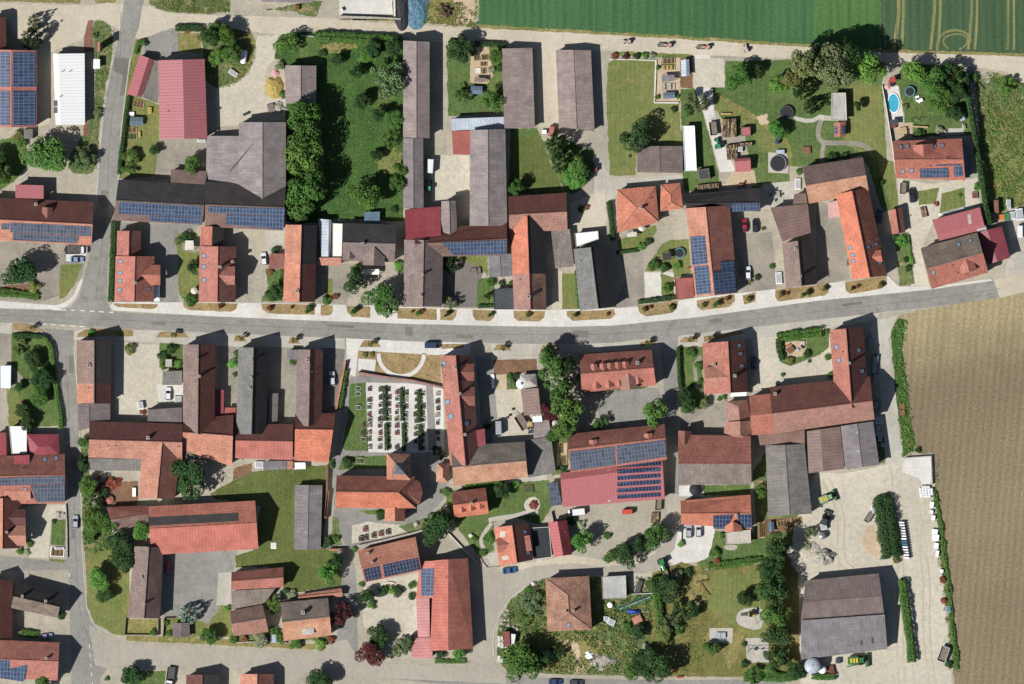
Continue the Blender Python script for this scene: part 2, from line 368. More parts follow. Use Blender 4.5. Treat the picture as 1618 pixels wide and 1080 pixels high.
# ---------------------------------------------------------------- object helpers
def tag(o, label=None, cat=None, group=None, kind=None):
	if label: o['label'] = label
	if cat: o['category'] = cat
	if group: o['group'] = group
	if kind: o['kind'] = kind
	return o
def empty(name, x, y, z=0, label=None, cat=None, group=None, rz=0, s=(1, 1, 1)):
	o = bpy.data.objects.new(name, None)
	COL.objects.link(o)
	o.location = (x, y, z)
	o.rotation_euler = (0, 0, rz)
	o.scale = s
	o.empty_display_size = .5
	return tag(o, label, cat, group)
def link(name, me, parent=None, loc=(0, 0, 0), rz=0, color=None):
	o = bpy.data.objects.new(name, me)
	COL.objects.link(o)
	o.location = loc
	o.rotation_euler = (0, 0, rz)
	if parent: o.parent = parent
	if color: o.color = color
	return o
class MB:
	def __init__(s): s.v, s.f, s.m, s.uv, s.mats = [], [], [], [], []
	def mi(s, m):
		if m not in s.mats: s.mats.append(m)
		return s.mats.index(m)
	def poly(s, pts, mat, up=None, e=None):
		pts = [Vector(p) for p in pts]
		n = Vector((0, 0, 0))
		for i in range(len(pts)):
			a, b = pts[i], pts[(i + 1) % len(pts)]
			n += Vector(((a.y - b.y) * (a.z + b.z), (a.z - b.z) * (a.x + b.x), (a.x - b.x) * (a.y + b.y)))
		if n.length < 1e-9: return
		n.normalize()
		if up is not None and n.dot(Vector(up)) < 0:
			pts.reverse(); n = -n
		if e is None:
			e = Vector((0, 0, 1)).cross(n)
			e = e.normalized() if e.length > .02 else Vector((1, 0, 0))
		else: e = Vector(e).normalized()
		f = n.cross(e)
		i0 = len(s.v)
		s.v += [tuple(p) for p in pts]
		s.f.append(tuple(range(i0, i0 + len(pts))))
		s.m.append(s.mi(mat))
		s.uv.append([(p.dot(e), p.dot(f)) for p in pts])
	def prism(s, pts, z0, z1, mat, side=None, bottom=False):
		pts = [tuple(p[:2]) for p in pts]
		a = sum(pts[i][0] * pts[(i + 1) % len(pts)][1] - pts[(i + 1) % len(pts)][0] * pts[i][1] for i in range(len(pts)))
		if a < 0: pts = pts[::-1]
		s.poly([(x, y, z1) for x, y in pts], mat, (0, 0, 1))
		if bottom: s.poly([(x, y, z0) for x, y in pts], mat, (0, 0, -1))
		for i in range(len(pts)):
			(x0, y0), (x1, y1) = pts[i], pts[(i + 1) % len(pts)]
			s.poly([(x0, y0, z0), (x1, y1, z0), (x1, y1, z1), (x0, y0, z1)], side or mat)
	def box(s, c, d, mat, rz=0, tilt=0):
		ca, sa = math.cos(rz), math.sin(rz)
		ct, st = math.cos(tilt), math.sin(tilt)
		def p(x, y, z):
			x, z = x * ct + z * st, -x * st + z * ct
			return (c[0] + x * ca - y * sa, c[1] + x * sa + y * ca, c[2] + z)
		X, Y, Z = d[0] / 2, d[1] / 2, d[2] / 2
		q = [p(x, y, z) for x in (-X, X) for y in (-Y, Y) for z in (-Z, Z)]
		for f in ((0, 1, 3, 2), (4, 6, 7, 5), (0, 4, 5, 1), (2, 3, 7, 6), (0, 2, 6, 4), (1, 5, 7, 3)):
			s.poly([q[i] for i in f], mat)
	def ring(s, sections, mat, cap=True):          # loft through rings of equal vertex count
		for a, b in zip(sections, sections[1:]):
			k = len(a)
			for i in range(k):
				s.poly([a[i], a[(i + 1) % k], b[(i + 1) % k], b[i]], mat)
		if cap:
			s.poly(sections[0][::-1], mat)
			s.poly(sections[-1], mat)
	def lathe(s, c, prof, mat, n=16, cap=True):
		secs = [[(c[0] + r * math.cos(6.28319 * i / n), c[1] + r * math.sin(6.28319 * i / n), c[2] + z) for i in range(n)] for r, z in prof]
		s.ring(secs, mat, cap)
	def tube(s, a, b, r, mat, n=8, r2=None):
		a, b = Vector(a), Vector(b)
		d = (b - a).normalized()
		e = d.cross(Vector((0, 0, 1)))
		e = e.normalized() if e.length > .01 else Vector((1, 0, 0))
		f = d.cross(e)
		r2 = r if r2 is None else r2
		s.ring([[tuple(p + (e * math.cos(6.28319 * i / n) + f * math.sin(6.28319 * i / n)) * q) for i in range(n)] for p, q in ((a, r), (b, r2))], mat)
	def mound(s, c, rx, ry, h, mat, n=20, rings=7, rough=.25, seed=0, rz=0):
		secs = []
		for j in range(rings + 1):
			t = j / rings
			row = []
			for i in range(n):
				a = 6.28319 * i / n
				k = (1 - t) * (1 + rough * noise.noise((math.cos(a) * 1.7 + seed, math.sin(a) * 1.7, t * 2)))
				x, y = rx * k * math.cos(a), ry * k * math.sin(a)
				z = h * (1 - (1 - t) ** 2) * (1 + rough * noise.noise((x + seed, y, 3.1)))
				row.append((c[0] + x * math.cos(rz) - y * math.sin(rz), c[1] + x * math.sin(rz) + y * math.cos(rz), c[2] + max(0, z)))
			secs.append(row)
		s.ring(secs, mat, False)
	def mesh(s, name, off=(0, 0, 0), smooth=False):
		me = bpy.data.meshes.new(name)
		me.from_pydata([(x - off[0], y - off[1], z - off[2]) for x, y, z in s.v], [], s.f)
		for m in s.mats: me.materials.append(MATS[m])
		me.polygons.foreach_set('material_index', s.m)
		uvl = me.uv_layers.new(name='UVMap')
		flat = [c for face in s.uv for p in face for c in p]
		uvl.data.foreach_set('uv', flat)
		if smooth: me.shade_smooth()
		me.update()
		return me
	def build(s, name, parent=None, base=None, color=None):
		# parts keep plan coordinates relative to the base point of their thing; a lone mesh gets its own base point
		if parent is not None:
			r = parent
			off = Vector((0, 0, 0))
			while r: off += Vector(r.location); r = r.parent
			return link(name, s.mesh(name, off), parent, color=color)
		if base is None:
			xs, ys = [p[0] for p in s.v], [p[1] for p in s.v]
			base = ((min(xs) + max(xs)) / 2, (min(ys) + max(ys)) / 2, 0)
		return link(name, s.mesh(name, base), None, base, color=color)

# ---------------------------------------------------------------- ground sheets
def rough_edge(P, amp, step=.45):
	out = []
	for i in range(len(P)):
		a, b = Vector(P[i]), Vector(P[(i + 1) % len(P)])
		k = max(1, int((b - a).length / step))
		nrm = Vector((-(b - a).y, (b - a).x)).normalized()
		for j in range(k):
			p = a.lerp(b, j / k)
			p = p + nrm * amp * (noise.noise((p.x * .35, p.y * .35, 1.3)) + .7 * noise.noise((p.x * 1.1, p.y * 1.1, 4.3)) + .6 * noise.noise((p.x * 2.3, p.y * 2.3, 7.3)))
			out.append(tuple(p))
	return out
def smooth_poly(P, n=2):                          # corner cutting, for curved outlines
	for _ in range(n):
		Q = []
		for i in range(len(P)):
			a, b = Vector(P[i]), Vector(P[(i + 1) % len(P)])
			Q += [tuple(a.lerp(b, .25)), tuple(a.lerp(b, .75))]
		P = Q
	return P
FLAT = []                                         # level sheets, stacked 4 mm apart where they overlap (settle_ground)
def G(name, mat, layer, pts, rough=0, h=0, soft=0, kind='structure'):
	P = [W(*p) for p in pts]
	if soft: P = smooth_poly(P, soft)
	if rough: P = rough_edge(P, rough)
	mb = MB()
	if h: mb.prism(P, 0, h, mat, 'kerbstone')
	else: mb.poly([(x, y, 0) for x, y in P], mat, (0, 0, 1))
	o = tag(mb.build(name, base=(0, 0, 0)), kind=kind)
	if not h: FLAT.append((layer, len(FLAT), o, [P]))
	return o
def settle_ground():
	boxes = []
	for layer, i, o, polys in sorted(FLAT, key=lambda t: t[:2]):
		mine = [(min(p[0] for p in P), min(p[1] for p in P), max(p[0] for p in P), max(p[1] for p in P)) for P in polys]
		lv = 0
		for l2, bb in boxes:
			if l2 >= lv and any(m[0] < b[2] and b[0] < m[2] and m[1] < b[3] and b[1] < m[3] for m in mine for b in bb): lv = l2 + 1
		boxes.append((lv, mine))
		o.location.z = lv * .004
def offset_line(P, d):
	out = []
	for i, p in enumerate(P):
		a = Vector(P[max(0, i - 1)]); b = Vector(P[min(len(P) - 1, i + 1)])
		t = (b - a).normalized()
		out.append((p[0] - t.y * d, p[1] + t.x * d))
	return out
def strip_pts(P, w):
	return offset_line(P, w / 2) + offset_line(P, -w / 2)[::-1]
def smooth_line(P, n=2):
	for _ in range(n):
		Q = [P[0]]
		for a, b in zip(P, P[1:]):
			a, b = Vector(a), Vector(b)
			Q += [tuple(a.lerp(b, .25)), tuple(a.lerp(b, .75))]
		P = Q + [P[-1]]
	return P
def strip(name, mat, layer, pts, w, h=0, kind='structure', soft=0):
	P = [W(*p) for p in pts]
	if soft: P = smooth_line(P, soft)
	Q = strip_pts(P, w)
	n = len(P)
	mb = MB()
	quads = [[Q[i], Q[i + 1], Q[2 * n - 2 - i], Q[2 * n - 1 - i]] for i in range(n - 1)]
	for q in quads:
		if h: mb.prism(q, 0, .07 + h, mat)
		else: mb.poly([(x, y, 0) for x, y in q], mat, (0, 0, 1))
	o = tag(mb.build(name, base=(0, 0, 0)), kind=kind)
	if not h: FLAT.append((layer, len(FLAT), o, quads))
	return o
def run(name, label, cat, pts, w, h, mat, cap=None, group=None, soft=0):    # wall or fence along a line
	P = [W(*p) for p in pts]
	if soft: P = smooth_line(P, soft)
	c = P[len(P) // 2]
	root = empty(name, c[0], c[1], 0, label, cat, group)
	mb = MB()
	n = len(P)
	Q = strip_pts(P, w)
	for i in range(n - 1): mb.prism([Q[i], Q[i + 1], Q[2 * n - 2 - i], Q[2 * n - 1 - i]], 0, h, mat)
	mb.build('panel' if cat == 'fence' else 'masonry', root)
	if cap:
		mb = MB()
		Q = strip_pts(P, w + .12)
		for i in range(n - 1): mb.prism([Q[i], Q[i + 1], Q[2 * n - 2 - i], Q[2 * n - 1 - i]], h + .003, h + .11, cap, bottom=True)
		mb.build('coping', root)
	elif cat == 'fence':
		for i in range(n - 1):
			a, b = Vector(P[i]), Vector(P[i + 1])
			k = max(1, int((b - a).length / 3.5))
			for j in range(k):
				p = a.lerp(b, j / k)
				q = MB(); q.box((p.x, p.y, (h + .12) / 2), (.14, .14, h + .12), mat); q.build('post', root)
	return root
# ---------------------------------------------------------------- buildings
WIN = MB(); WIN.box((0, 0, 0), (1.0, .1, 1.25), 'glass')
WINF = MB()
for sx, sz, w, h in ((-.54, 0, .08, 1.41), (.54, 0, .08, 1.41), (0, .665, 1.0, .08), (0, -.665, 1.0, .08), (0, 0, .05, 1.25)):
	WINF.box((sx, 0, sz), (w, .16, h), 'white')
WIN_ME, WINF_ME = WIN.mesh('window'), WINF.mesh('frame')
DOOR = MB(); DOOR.box((0, 0, 1.05), (1.05, .12, 2.1), 'brown_paint'); DOOR_ME = DOOR.mesh('door')
GATE = MB(); GATE.box((0, 0, 1.7), (3.4, .12, 3.4), 'wood')
for k in range(5): GATE.box((-1.4 + k * .7, -.07, 1.7), (.06, .04, 3.3), 'wood_grey')
GATE_ME = GATE.mesh('gate')
class Bld:
	def __init__(b, name, label, quad, ridge='ns', eave=5, top=8, m1='tile_red', m2=None, r=.5, hip=(0, 0), wall='plaster', segs=None, wins=0, cat=None, m3=None, group=None):
		q = [W(*p) for p in quad]
		if ridge == 'ew': q = [q[0], q[3], q[2], q[1]]
		if top > eave and .1 < r < .9 and not (hip[0] and hip[1]) and (m2 or m1).startswith('tile'): eave, top = eave - .3, eave - .3 + (top - eave) * 1.3    # tiled roofs steepened past their measured pitch to shade the east and north slopes
		b.q, b.r, b.e, b.t, b.h = q, r, eave, top, hip
		cx, cy = sum(p[0] for p in q) / 4, sum(p[1] for p in q) / 4
		b.root = empty(name, cx, cy, 0, label, cat or name.replace('_', ' '), group)
		m2 = m2 or m1
		wdt = (Vector(q[0]) - Vector(q[1])).length
		lng = (Vector(q[0]) - Vector(q[3])).length
		b.w, b.l = wdt, lng
		segs = segs or [(1, m1, m2)]
		v0 = 0
		for i, (v1, a, c) in enumerate(segs):
			mb = MB()
			h0 = hip[0] if i == 0 else 0
			h1 = hip[1] if i == len(segs) - 1 else 0
			faces = []
			ra, rb = max(v0, h0), min(v1, 1 - h1)
			if r > .01: faces.append(([(0, v0), (r, ra), (r, rb), (0, v1)], a))
			if r < .99: faces.append(([(1, v0), (1, v1), (r, rb), (r, ra)], c))
			if h0: faces.append(([(0, 0), (1, 0), (r, ra)], m3 or c))
			if h1: faces.append(([(0, 1), (r, rb), (1, 1)], m3 or a))
			if eave == top: faces = [([(0, v0), (1, v0), (1, v1), (0, v1)], a)]
			edges = {}
			for f, m in faces:
				P = [b.p3(u, v, 0, flat=True) for u, v in f]
				ee = None
				if eave == top: ee = (q[1][0] - q[0][0], q[1][1] - q[0][1], 0)
				mb.poly(P, m, (0, 0, 1), ee)
				mb.poly([(x, y, z - .2) for x, y, z in P], m, (0, 0, -1))
				for k in range(len(f)):
					key = tuple(sorted((f[k], f[(k + 1) % len(f)])))
					edges[key] = None if key in edges else m
			for (f0, f1), m in edges.items():
				if m is None: continue
				A, B = b.p3(*f0, 0, flat=True), b.p3(*f1, 0, flat=True)
				mb.poly([A, B, (B[0], B[1], B[2] - .2), (A[0], A[1], A[2] - .2)], m)
			o = mb.build('roof', b.root)
			v0 = v1
		b.roof = o
		# ridge capping
		if eave != top and .05 < r < .95 and lng > 7 and m1.startswith(('tile', 'sheet')):
			mb = MB()
			A, B = b.p3(r, hip[0]), b.p3(r, 1 - hip[1])
			mb.tube((A[0], A[1], A[2] + .02), (B[0], B[1], B[2] + .02), .17, segs[0][1], 6)
			for hv, v0_ in ((hip[0], 0), (hip[1], 1)):
				if hv:
					E = b.p3(r, hip[0] if v0_ == 0 else 1 - hip[1])
					for u_ in (0, 1):
						F = b.p3(u_, v0_)
						mb.tube((F[0], F[1], F[2] + .02), (E[0], E[1], E[2] + .02), .15, 'tile_pink', 6)
			mb.build('ridge_capping', b.root)
		# walls
		du, dv = min(.3, .4 / wdt), min(.3, .4 / lng)
		mb = MB()
		lo = lambda u, v: b.p2(u, v) + (0,)
		hi = lambda u, v: (lambda p: (p[0], p[1], p[2] - .21))(b.p3(u, v))
		for u in (du, 1 - du):
			mb.poly([lo(u, dv), lo(u, 1 - dv), hi(u, 1 - dv), hi(u, dv)], wall)
		for v in (dv, 1 - dv):
			top_pts = [hi(1 - du, v)] + ([hi(r, v)] if du < r < 1 - du else []) + [hi(du, v)]
			mb.poly([lo(du, v), lo(1 - du, v)] + top_pts, wall)
		b.wall = mb.build('wall', b.root)
		if wins: b.windows(du, dv, wins)
	def p2(b, u, v):
		q = b.q
		return tuple((q[0][i] * (1 - u) + q[1][i] * u) * (1 - v) + (q[3][i] * (1 - u) + q[2][i] * u) * v for i in (0, 1))
	def hz(b, u, v):
		if b.e == b.t: return b.t
		k = [1]
		if b.r > .01: k.append(u / b.r)
		if b.r < .99: k.append((1 - u) / (1 - b.r))
		if b.h[0]: k.append(v / b.h[0])
		if b.h[1]: k.append((1 - v) / b.h[1])
		return b.e + (b.t - b.e) * max(0, min(k))
	def p3(b, u, v, dz=0, flat=False):
		return b.p2(u, v) + (b.hz(u, v) + dz,)
	def uv(b, x, y):                              # plan point to building coordinates
		u = v = .5
		for _ in range(8):
			p = b.p2(u, v)
			e = 1e-3
			pu, pv = b.p2(u + e, v), b.p2(u, v + e)
			a, c = (pu[0] - p[0]) / e, (pv[0] - p[0]) / e
			d, f = (pu[1] - p[1]) / e, (pv[1] - p[1]) / e
			det = a * f - c * d
			dx, dy = x - p[0], y - p[1]
			u += (dx * f - c * dy) / det
			v += (a * dy - d * dx) / det
		return min(1.05, max(-.05, u)), min(1.05, max(-.05, v))
	def at(b, X, Y, dz=0):
		x, y = W(X, Y)
		return (x, y, b.hz(*b.uv(x, y)) + dz)
	def grad(b, x, y):
		u, v = b.uv(x, y)
		up = Vector(b.p2(b.r, v)) - Vector((x, y))
		if b.h[0] and v / b.h[0] < min(u / max(b.r, .01), (1 - u) / max(.01, 1 - b.r)): up = Vector(b.p2(b.r, b.h[0])) - Vector((x, y))
		return up.normalized() if up.length > .1 else Vector((0, 1))
	def windows(b, du, dv, storeys):
		n = max(2, int(b.l / 3.6))
		for u, sg in ((du, -1), (1 - du, 1)):
			A, B = Vector(b.p2(u, 0)), Vector(b.p2(u, 1))
			d = (B - A).normalized()
			ang = math.atan2(d.y, d.x)
			for i in range(n):
				p = b.p2(u, (i + .5) / n)
				for s in range(storeys):
					z = 1.6 + s * 2.7
					if z + .8 > b.e: continue
					if s == 0 and i == n // 2 and sg == 1:
						link('door', DOOR_ME, b.root, (p[0] - b.root.location.x, p[1] - b.root.location.y, 0), ang)
						continue
					w = link('window', WIN_ME, b.root, (p[0] - b.root.location.x, p[1] - b.root.location.y, z), ang)
					link('frame', WINF_ME, w)
	def gate(b, v=.5, side=1):
		du = .4 / b.w
		u = 1 - du if side else du
		p = b.p2(u, v)
		d = Vector(b.p2(u, 1)) - Vector(b.p2(u, 0))
		link('gate', GATE_ME, b.root, (p[0] - b.root.location.x, p[1] - b.root.location.y, 0), math.atan2(d.y, d.x))
		return b
	def chim(b, *pts, w=.7, h=1.3, mat='brick'):
		for X, Y in pts:
			x, y, z = b.at(X, Y)
			mb = MB()
			mb.box((x, y, z + h / 2 - .5), (w, w, h + 1), mat)
			mb.box((x, y, z + h + .06), (w + .16, w + .16, .12), 'stone')
			mb.box((x, y, z + h + .16), (w * .5, w * .5, .1), 'rubber')
			mb.build('chimney', b.roof)
		return b
	def pipe(b, *pts):
		for X, Y in pts:
			x, y, z = b.at(X, Y)
			mb = MB()
			mb.tube((x, y, z - .3), (x, y, z + .8), .12, 'steel')
			mb.lathe((x, y, z + .82), ((.2, 0), (.2, .06), (.02, .2)), 'steel', 8)
			mb.build('vent_pipe', b.roof)
		return b
	def sky(b, *pts, w=1.0, l=1.4):               # roof windows lying in the slope
		for X, Y in pts:
			x, y = W(X, Y)
			g = b.grad(x, y)
			s = Vector((-g.y, g.x))
			def quad(w, l, dz):
				out = []
				for a, c in ((-1, -1), (1, -1), (1, 1), (-1, 1)):
					px, py = x + s.x * a * w / 2 + g.x * c * l / 2, y + s.y * a * w / 2 + g.y * c * l / 2
					out.append((px, py, b.hz(*b.uv(px, py)) + dz))
				return out
			fo, fi = quad(w + .24, l * .8 + .24, .12), quad(w, l * .8, .13)
			mb = MB()
			mb.poly(fo, 'steel_dark', (0, 0, 1))
			bo = quad(w + .24, l * .8 + .24, -.05)
			for i in range(4): mb.poly([bo[i], bo[(i + 1) % 4], fo[(i + 1) % 4], fo[i]], 'steel_dark')
			o = mb.build('skylight', b.roof)
			mb = MB(); mb.poly(fi, 'skylight_glass', (0, 0, 1)); mb.build('pane', o)
		return b
	def solar(b, *quads, mat='solar_blue', dz=.2):
		for qd in quads:
			P = [b.at(X, Y, dz) for X, Y in qd]
			mb = MB()
			d = Vector(P[1]) - Vector(P[0]); d.z = 0
			mb.poly(P, mat, (0, 0, 1), e=None)
			for i in range(4):
				A, B = P[i], P[(i + 1) % 4]
				mb.poly([A, B, (B[0], B[1], B[2] - .1), (A[0], A[1], A[2] - .1)], 'steel')
			mb.build('solar_array', b.root)
		return b
	def patch(b, name, mat, *quads, dz=.03):      # a strip of other covering on the roof
		for qd in quads:
			P = [b.at(X, Y, dz) for X, Y in qd]
			mb = MB()
			mb.poly(P, mat, (0, 0, 1))
			for i in range(4):
				A, B = P[i], P[(i + 1) % 4]
				mb.poly([A, B, (B[0], B[1], B[2] - .06), (A[0], A[1], A[2] - .06)], mat)
			mb.build(name, b.roof)
		return b
	def dorm(b, *pts, w=2.0, h=1.3, mat='tile_red', flat=False, wall='plaster'):
		for X, Y in pts:
			x, y = W(X, Y)
			g = b.grad(x, y)
			s = Vector((-g.y, g.x))
			z0 = b.hz(*b.uv(x, y))
			uu = b.uv(x, y)[0]
			side = max(.05, b.r if uu < b.r else 1 - b.r) * b.w
			sl = (b.t - b.e) / side
			rh = 0 if flat else w * .42
			room = max(.5, b.t - .25 - z0)
			hh = h
			if h + rh > room: hh, rh = h * room / (h + rh), rh * room / (h + rh)
			le, lr = min(hh / sl, side), min((hh + rh) / sl, side)
			def P(a, d, z, o=0): return (x + s.x * a + g.x * d, y + s.y * a + g.y * d, z0 + z)
			mb = MB()
			hw = w / 2
			mb.poly([P(-hw, 0, -.6), P(hw, 0, -.6), P(hw, 0, hh), P(0, 0, hh + rh), P(-hw, 0, hh)] if not flat else [P(-hw, 0, -.6), P(hw, 0, -.6), P(hw, 0, hh), P(-hw, 0, hh)], wall)
			for a in (-hw, hw): mb.poly([P(a, 0, -.6), P(a, 0, hh), P(a, le, hh), P(a, le, -.6)], wall)
			ow, of = hw + .2, -.25
			if flat: mb.poly([P(-ow, of, hh), P(ow, of, hh), P(ow, lr, hh + .25), P(-ow, lr, hh + .25)], mat, (0, 0, 1))
			else:
				for sg in (-1, 1):
					mb.poly([P(sg * ow, of, hh - .15), P(0, of, hh + rh), P(0, lr, hh + rh), P(sg * ow, le, hh - .15)], mat, (0, 0, 1))
					mb.poly([P(sg * ow, of, hh - .3), P(0, of, hh + rh - .15), P(0, lr, hh + rh - .15), P(sg * ow, le, hh - .3)], mat, (0, 0, -1))
			o = mb.build('dormer', b.roof)
			mb = MB(); mb.poly([P(-hw * .6, -.02, .15), P(hw * .6, -.02, .15), P(hw * .6, -.02, hh * .9), P(-hw * .6, -.02, hh * .9)], 'glass', (-g.x, -g.y, 0)); mb.build('window', o)
		return b
def flatroof(name, label, quad, h, mat, wall='plaster', cat=None, rim=None, group=None):
	b = Bld(name, label, quad, 'ns', h, h, mat, wall=wall, cat=cat, group=group)
	if rim:
		mb = MB()
		for i in range(4):
			A, B = Vector(b.q[i]), Vector(b.q[(i + 1) % 4])
			d = (B - A).normalized(); nn = Vector((-d.y, d.x)) * .14
			c = Vector(b.p2(.5, .5))
			if nn.dot(c - A) < 0: nn = -nn
			mb.prism([A, B, B + nn - d * .0, A + nn], h - .15 - i * .002, h + .22 + i * .003, rim)
		mb.build('parapet', b.root)
	return b
def canopy(name, label, quad, h, mat, tilt=.2, cat=None, r=0, ridge='ns'):
	# an open roof on four posts
	q = [W(*p) for p in quad]
	c = (sum(p[0] for p in q) / 4, sum(p[1] for p in q) / 4)
	root = empty(name, c[0], c[1], 0, label, cat or name.replace('_', ' '))
	zs = (h + tilt, h + tilt, h, h) if ridge == 'ns' else (h + tilt, h, h, h + tilt)
	mb = MB()
	P = [(p[0], p[1], z) for p, z in zip(q, zs)]
	mb.poly(P, mat, (0, 0, 1)); mb.poly([(x, y, z - .1) for x, y, z in P], mat, (0, 0, -1))
	for i in range(4):
		A, B = P[i], P[(i + 1) % 4]
		mb.poly([A, B, (B[0], B[1], B[2] - .1), (A[0], A[1], A[2] - .1)], mat)
	mb.build('roof', root)
	for p, z in zip(q, zs):
		x, y = p[0] + (c[0] - p[0]) * .08, p[1] + (c[1] - p[1]) * .08
		m = MB(); m.box((x, y, (z - .1) / 2), (.14, .14, z - .1), 'wood'); m.build('post', root)
	return root

# ---------------------------------------------------------------- plants
LEAF = {'g': (62, 92, 40), 'b': (74, 114, 50), 'd': (42, 66, 34), 'y': (84, 100, 66), 'm': (72, 36, 40), 's': (112, 142, 136), 'w': (128, 136, 110), 'l': (92, 122, 52), 'o': (92, 100, 54), 'r': (120, 72, 54), 'h': (108, 108, 62)}
for k in LEAF: LEAF[k] = alb(LEAF[k], 1.95)
def leaf_cloud(name, blobs, leaf, per, seed, up=.35, thin=0):
	# leaf-sized faces spread through a set of overlapping clumps (x, y, z, r)
	rnd = random.Random(seed)
	V, F = [], []
	for bx, by, bz, br in blobs:
		n = int(per * br * br)
		for _ in range(n):
			while True:
				d = Vector((rnd.uniform(-1, 1), rnd.uniform(-1, 1), rnd.uniform(-.75, 1)))
				if .05 < d.length < 1: break
			d.normalize()
			rr = br * (1 - thin * rnd.random() ** 1.5 - .22 * rnd.random()) * (1 + .18 * noise.noise((d.x * 2.2 + seed, d.y * 2.2 + bx, d.z * 2.2 + by)))
			c = Vector((bx, by, bz)) + Vector((d.x * rr, d.y * rr, d.z * rr * .85))
			nn = (d + Vector((rnd.gauss(0, .5), rnd.gauss(0, .5), rnd.gauss(0, .5) + up))).normalized()
			e = nn.cross(Vector((rnd.gauss(0, 1), rnd.gauss(0, 1), rnd.gauss(0, 1)))).normalized()
			f = nn.cross(e)
			s = leaf * rnd.uniform(.55, 1.25)
			i = len(V)
			V += [tuple(c - e * s), tuple(c - f * s * .6 + nn * s * .12), tuple(c + e * s), tuple(c + f * s * .6 + nn * s * .12)]
			F.append((i, i + 1, i + 2, i + 3))
	me = bpy.data.meshes.new(name)
	me.from_pydata(V, [], F)
	me.materials.append(MATS['leaves'])
	me.update()
	return me
def trunk_mesh(h, r, limbs, seed):
	rnd = random.Random(seed)
	mb = MB()
	mb.lathe((0, 0, 0), ((r * 1.5, 0), (r, h * .1), (r * .8, h * .5), (r * .4, h)), 'bark', 8)
	for i in range(limbs):
		a = 6.283 * i / limbs + rnd.uniform(-.4, .4)
		z = h * rnd.uniform(.45, .8)
		d = rnd.uniform(.35, .6)
		mb.tube((0, 0, z), (math.cos(a) * d, math.sin(a) * d, z + h * .35), r * .45, 'bark', 5, r * .12)
	return mb.mesh('trunk')
# crowns are modelled for a crown radius of 1 and a height of 1 (crown between 0.22 and 1)
CROWNS = {}
def crown(kind, var):
	key = (kind, var)
	if key in CROWNS: return CROWNS[key]
	rnd = random.Random(hash_of(kind) + var * 17)
	blobs = []
	if kind == 'broad':                            # wide uneven crown of many clumps
		for i in range(26):
			a, d = rnd.uniform(0, 6.283), math.sqrt(rnd.random()) * .74
			z = .62 + .34 * math.sqrt(max(0, 1 - d * d)) * rnd.uniform(.25, 1) * 1.0 - .05
			blobs.append((math.cos(a) * d, math.sin(a) * d, z * 1.3, rnd.uniform(.24, .38)))
		me = leaf_cloud('crown', blobs, .06, 2300, var + 3, .45)
	elif kind == 'round':
		for i in range(18):
			a = rnd.uniform(0, 6.283)
			d = math.sqrt(rnd.random()) * (.66 + .16 * math.sin(3 * a + var * 2))
			blobs.append((math.cos(a) * d, math.sin(a) * d, .75 + .45 * math.sqrt(max(0, 1 - d * d)) * rnd.uniform(.1, 1.1), rnd.uniform(.18, .4)))
		me = leaf_cloud('crown', blobs, .062, 1900, var + 33, .45)
	elif kind == 'loose':                          # open crown with gaps
		for i in range(20):
			a, d = rnd.uniform(0, 6.283), math.sqrt(rnd.random()) * .86
			blobs.append((math.cos(a) * d, math.sin(a) * d, .6 + .55 * (1 - d * .8) * rnd.uniform(.3, 1), rnd.uniform(.16, .3)))
		me = leaf_cloud('crown', blobs, .058, 2400, var + 63, .35, .25)
	elif kind == 'conifer':
		for j in range(9):
			t = j / 8
			rad = .86 * (1 - t) ** .85
			k = max(1, int(11 * (1 - t)))
			for i in range(k):
				a = 6.283 * (i + rnd.uniform(-.3, .3)) / k
				blobs.append((math.cos(a) * rad, math.sin(a) * rad, .25 + 1.05 * t, rnd.uniform(.1, .2) * (1 - .4 * t)))
		me = leaf_cloud('crown', blobs, .06, 2900, var + 93, .2)
	else:                                          # shrub: leaves to the ground
		for i in range(9):
			a, d = rnd.uniform(0, 6.283), math.sqrt(rnd.random()) * .6
			blobs.append((math.cos(a) * d, math.sin(a) * d, .42 + .5 * rnd.random() * (1 - d), rnd.uniform(.3, .46)))
		me = leaf_cloud('crown', blobs, .11, 700, var + 123, .4)
	import numpy as np                                     # crown spread brought to a radius of one
	co = np.empty(len(me.vertices) * 3, 'f'); me.vertices.foreach_get('co', co); co = co.reshape(-1, 3)
	co[:, :2] /= np.percentile(np.hypot(co[:, 0], co[:, 1]), 95)
	me.vertices.foreach_set('co', co.ravel()); me.update()
	CROWNS[key] = me
	return me
def hash_of(s): return sum(ord(c) * (i + 3) for i, c in enumerate(s))
TRUNK_ME = None
def tree(label, X, Y, Rr, h=None, kind='broad', col='g', group=None, name=None, sy=1.0, cat=None, var=None):
	global TRUNK_ME
	TRUNK_ME = TRUNK_ME or trunk_mesh(.95, .075, 5, 5)
	x, y = W(X, Y)
	r = L(Rr)
	h = h or max(1.2, r * 1.75)
	shrub = kind == 'shrub'
	nm = name or ('shrub' if shrub else 'conifer' if kind == 'conifer' else 'tree')
	if sy == 1: sy = random.uniform(.86, 1.12)
	root = empty(nm, x, y, 0, label, cat or nm, group, random.uniform(0, 6.28), (r, r * sy, h / 1.28))
	c = LEAF[col]
	j = random.uniform(.85, 1.15)
	cc = (c[0] * j * random.uniform(.82, 1.2), c[1] * j, c[2] * j * random.uniform(.9, 1.1), 1)
	link('crown', crown(kind, var if var is not None else random.randrange(5)), root, color=cc)
	if not shrub: link('trunk', TRUNK_ME, root)
	return root
SHRUBS = {}
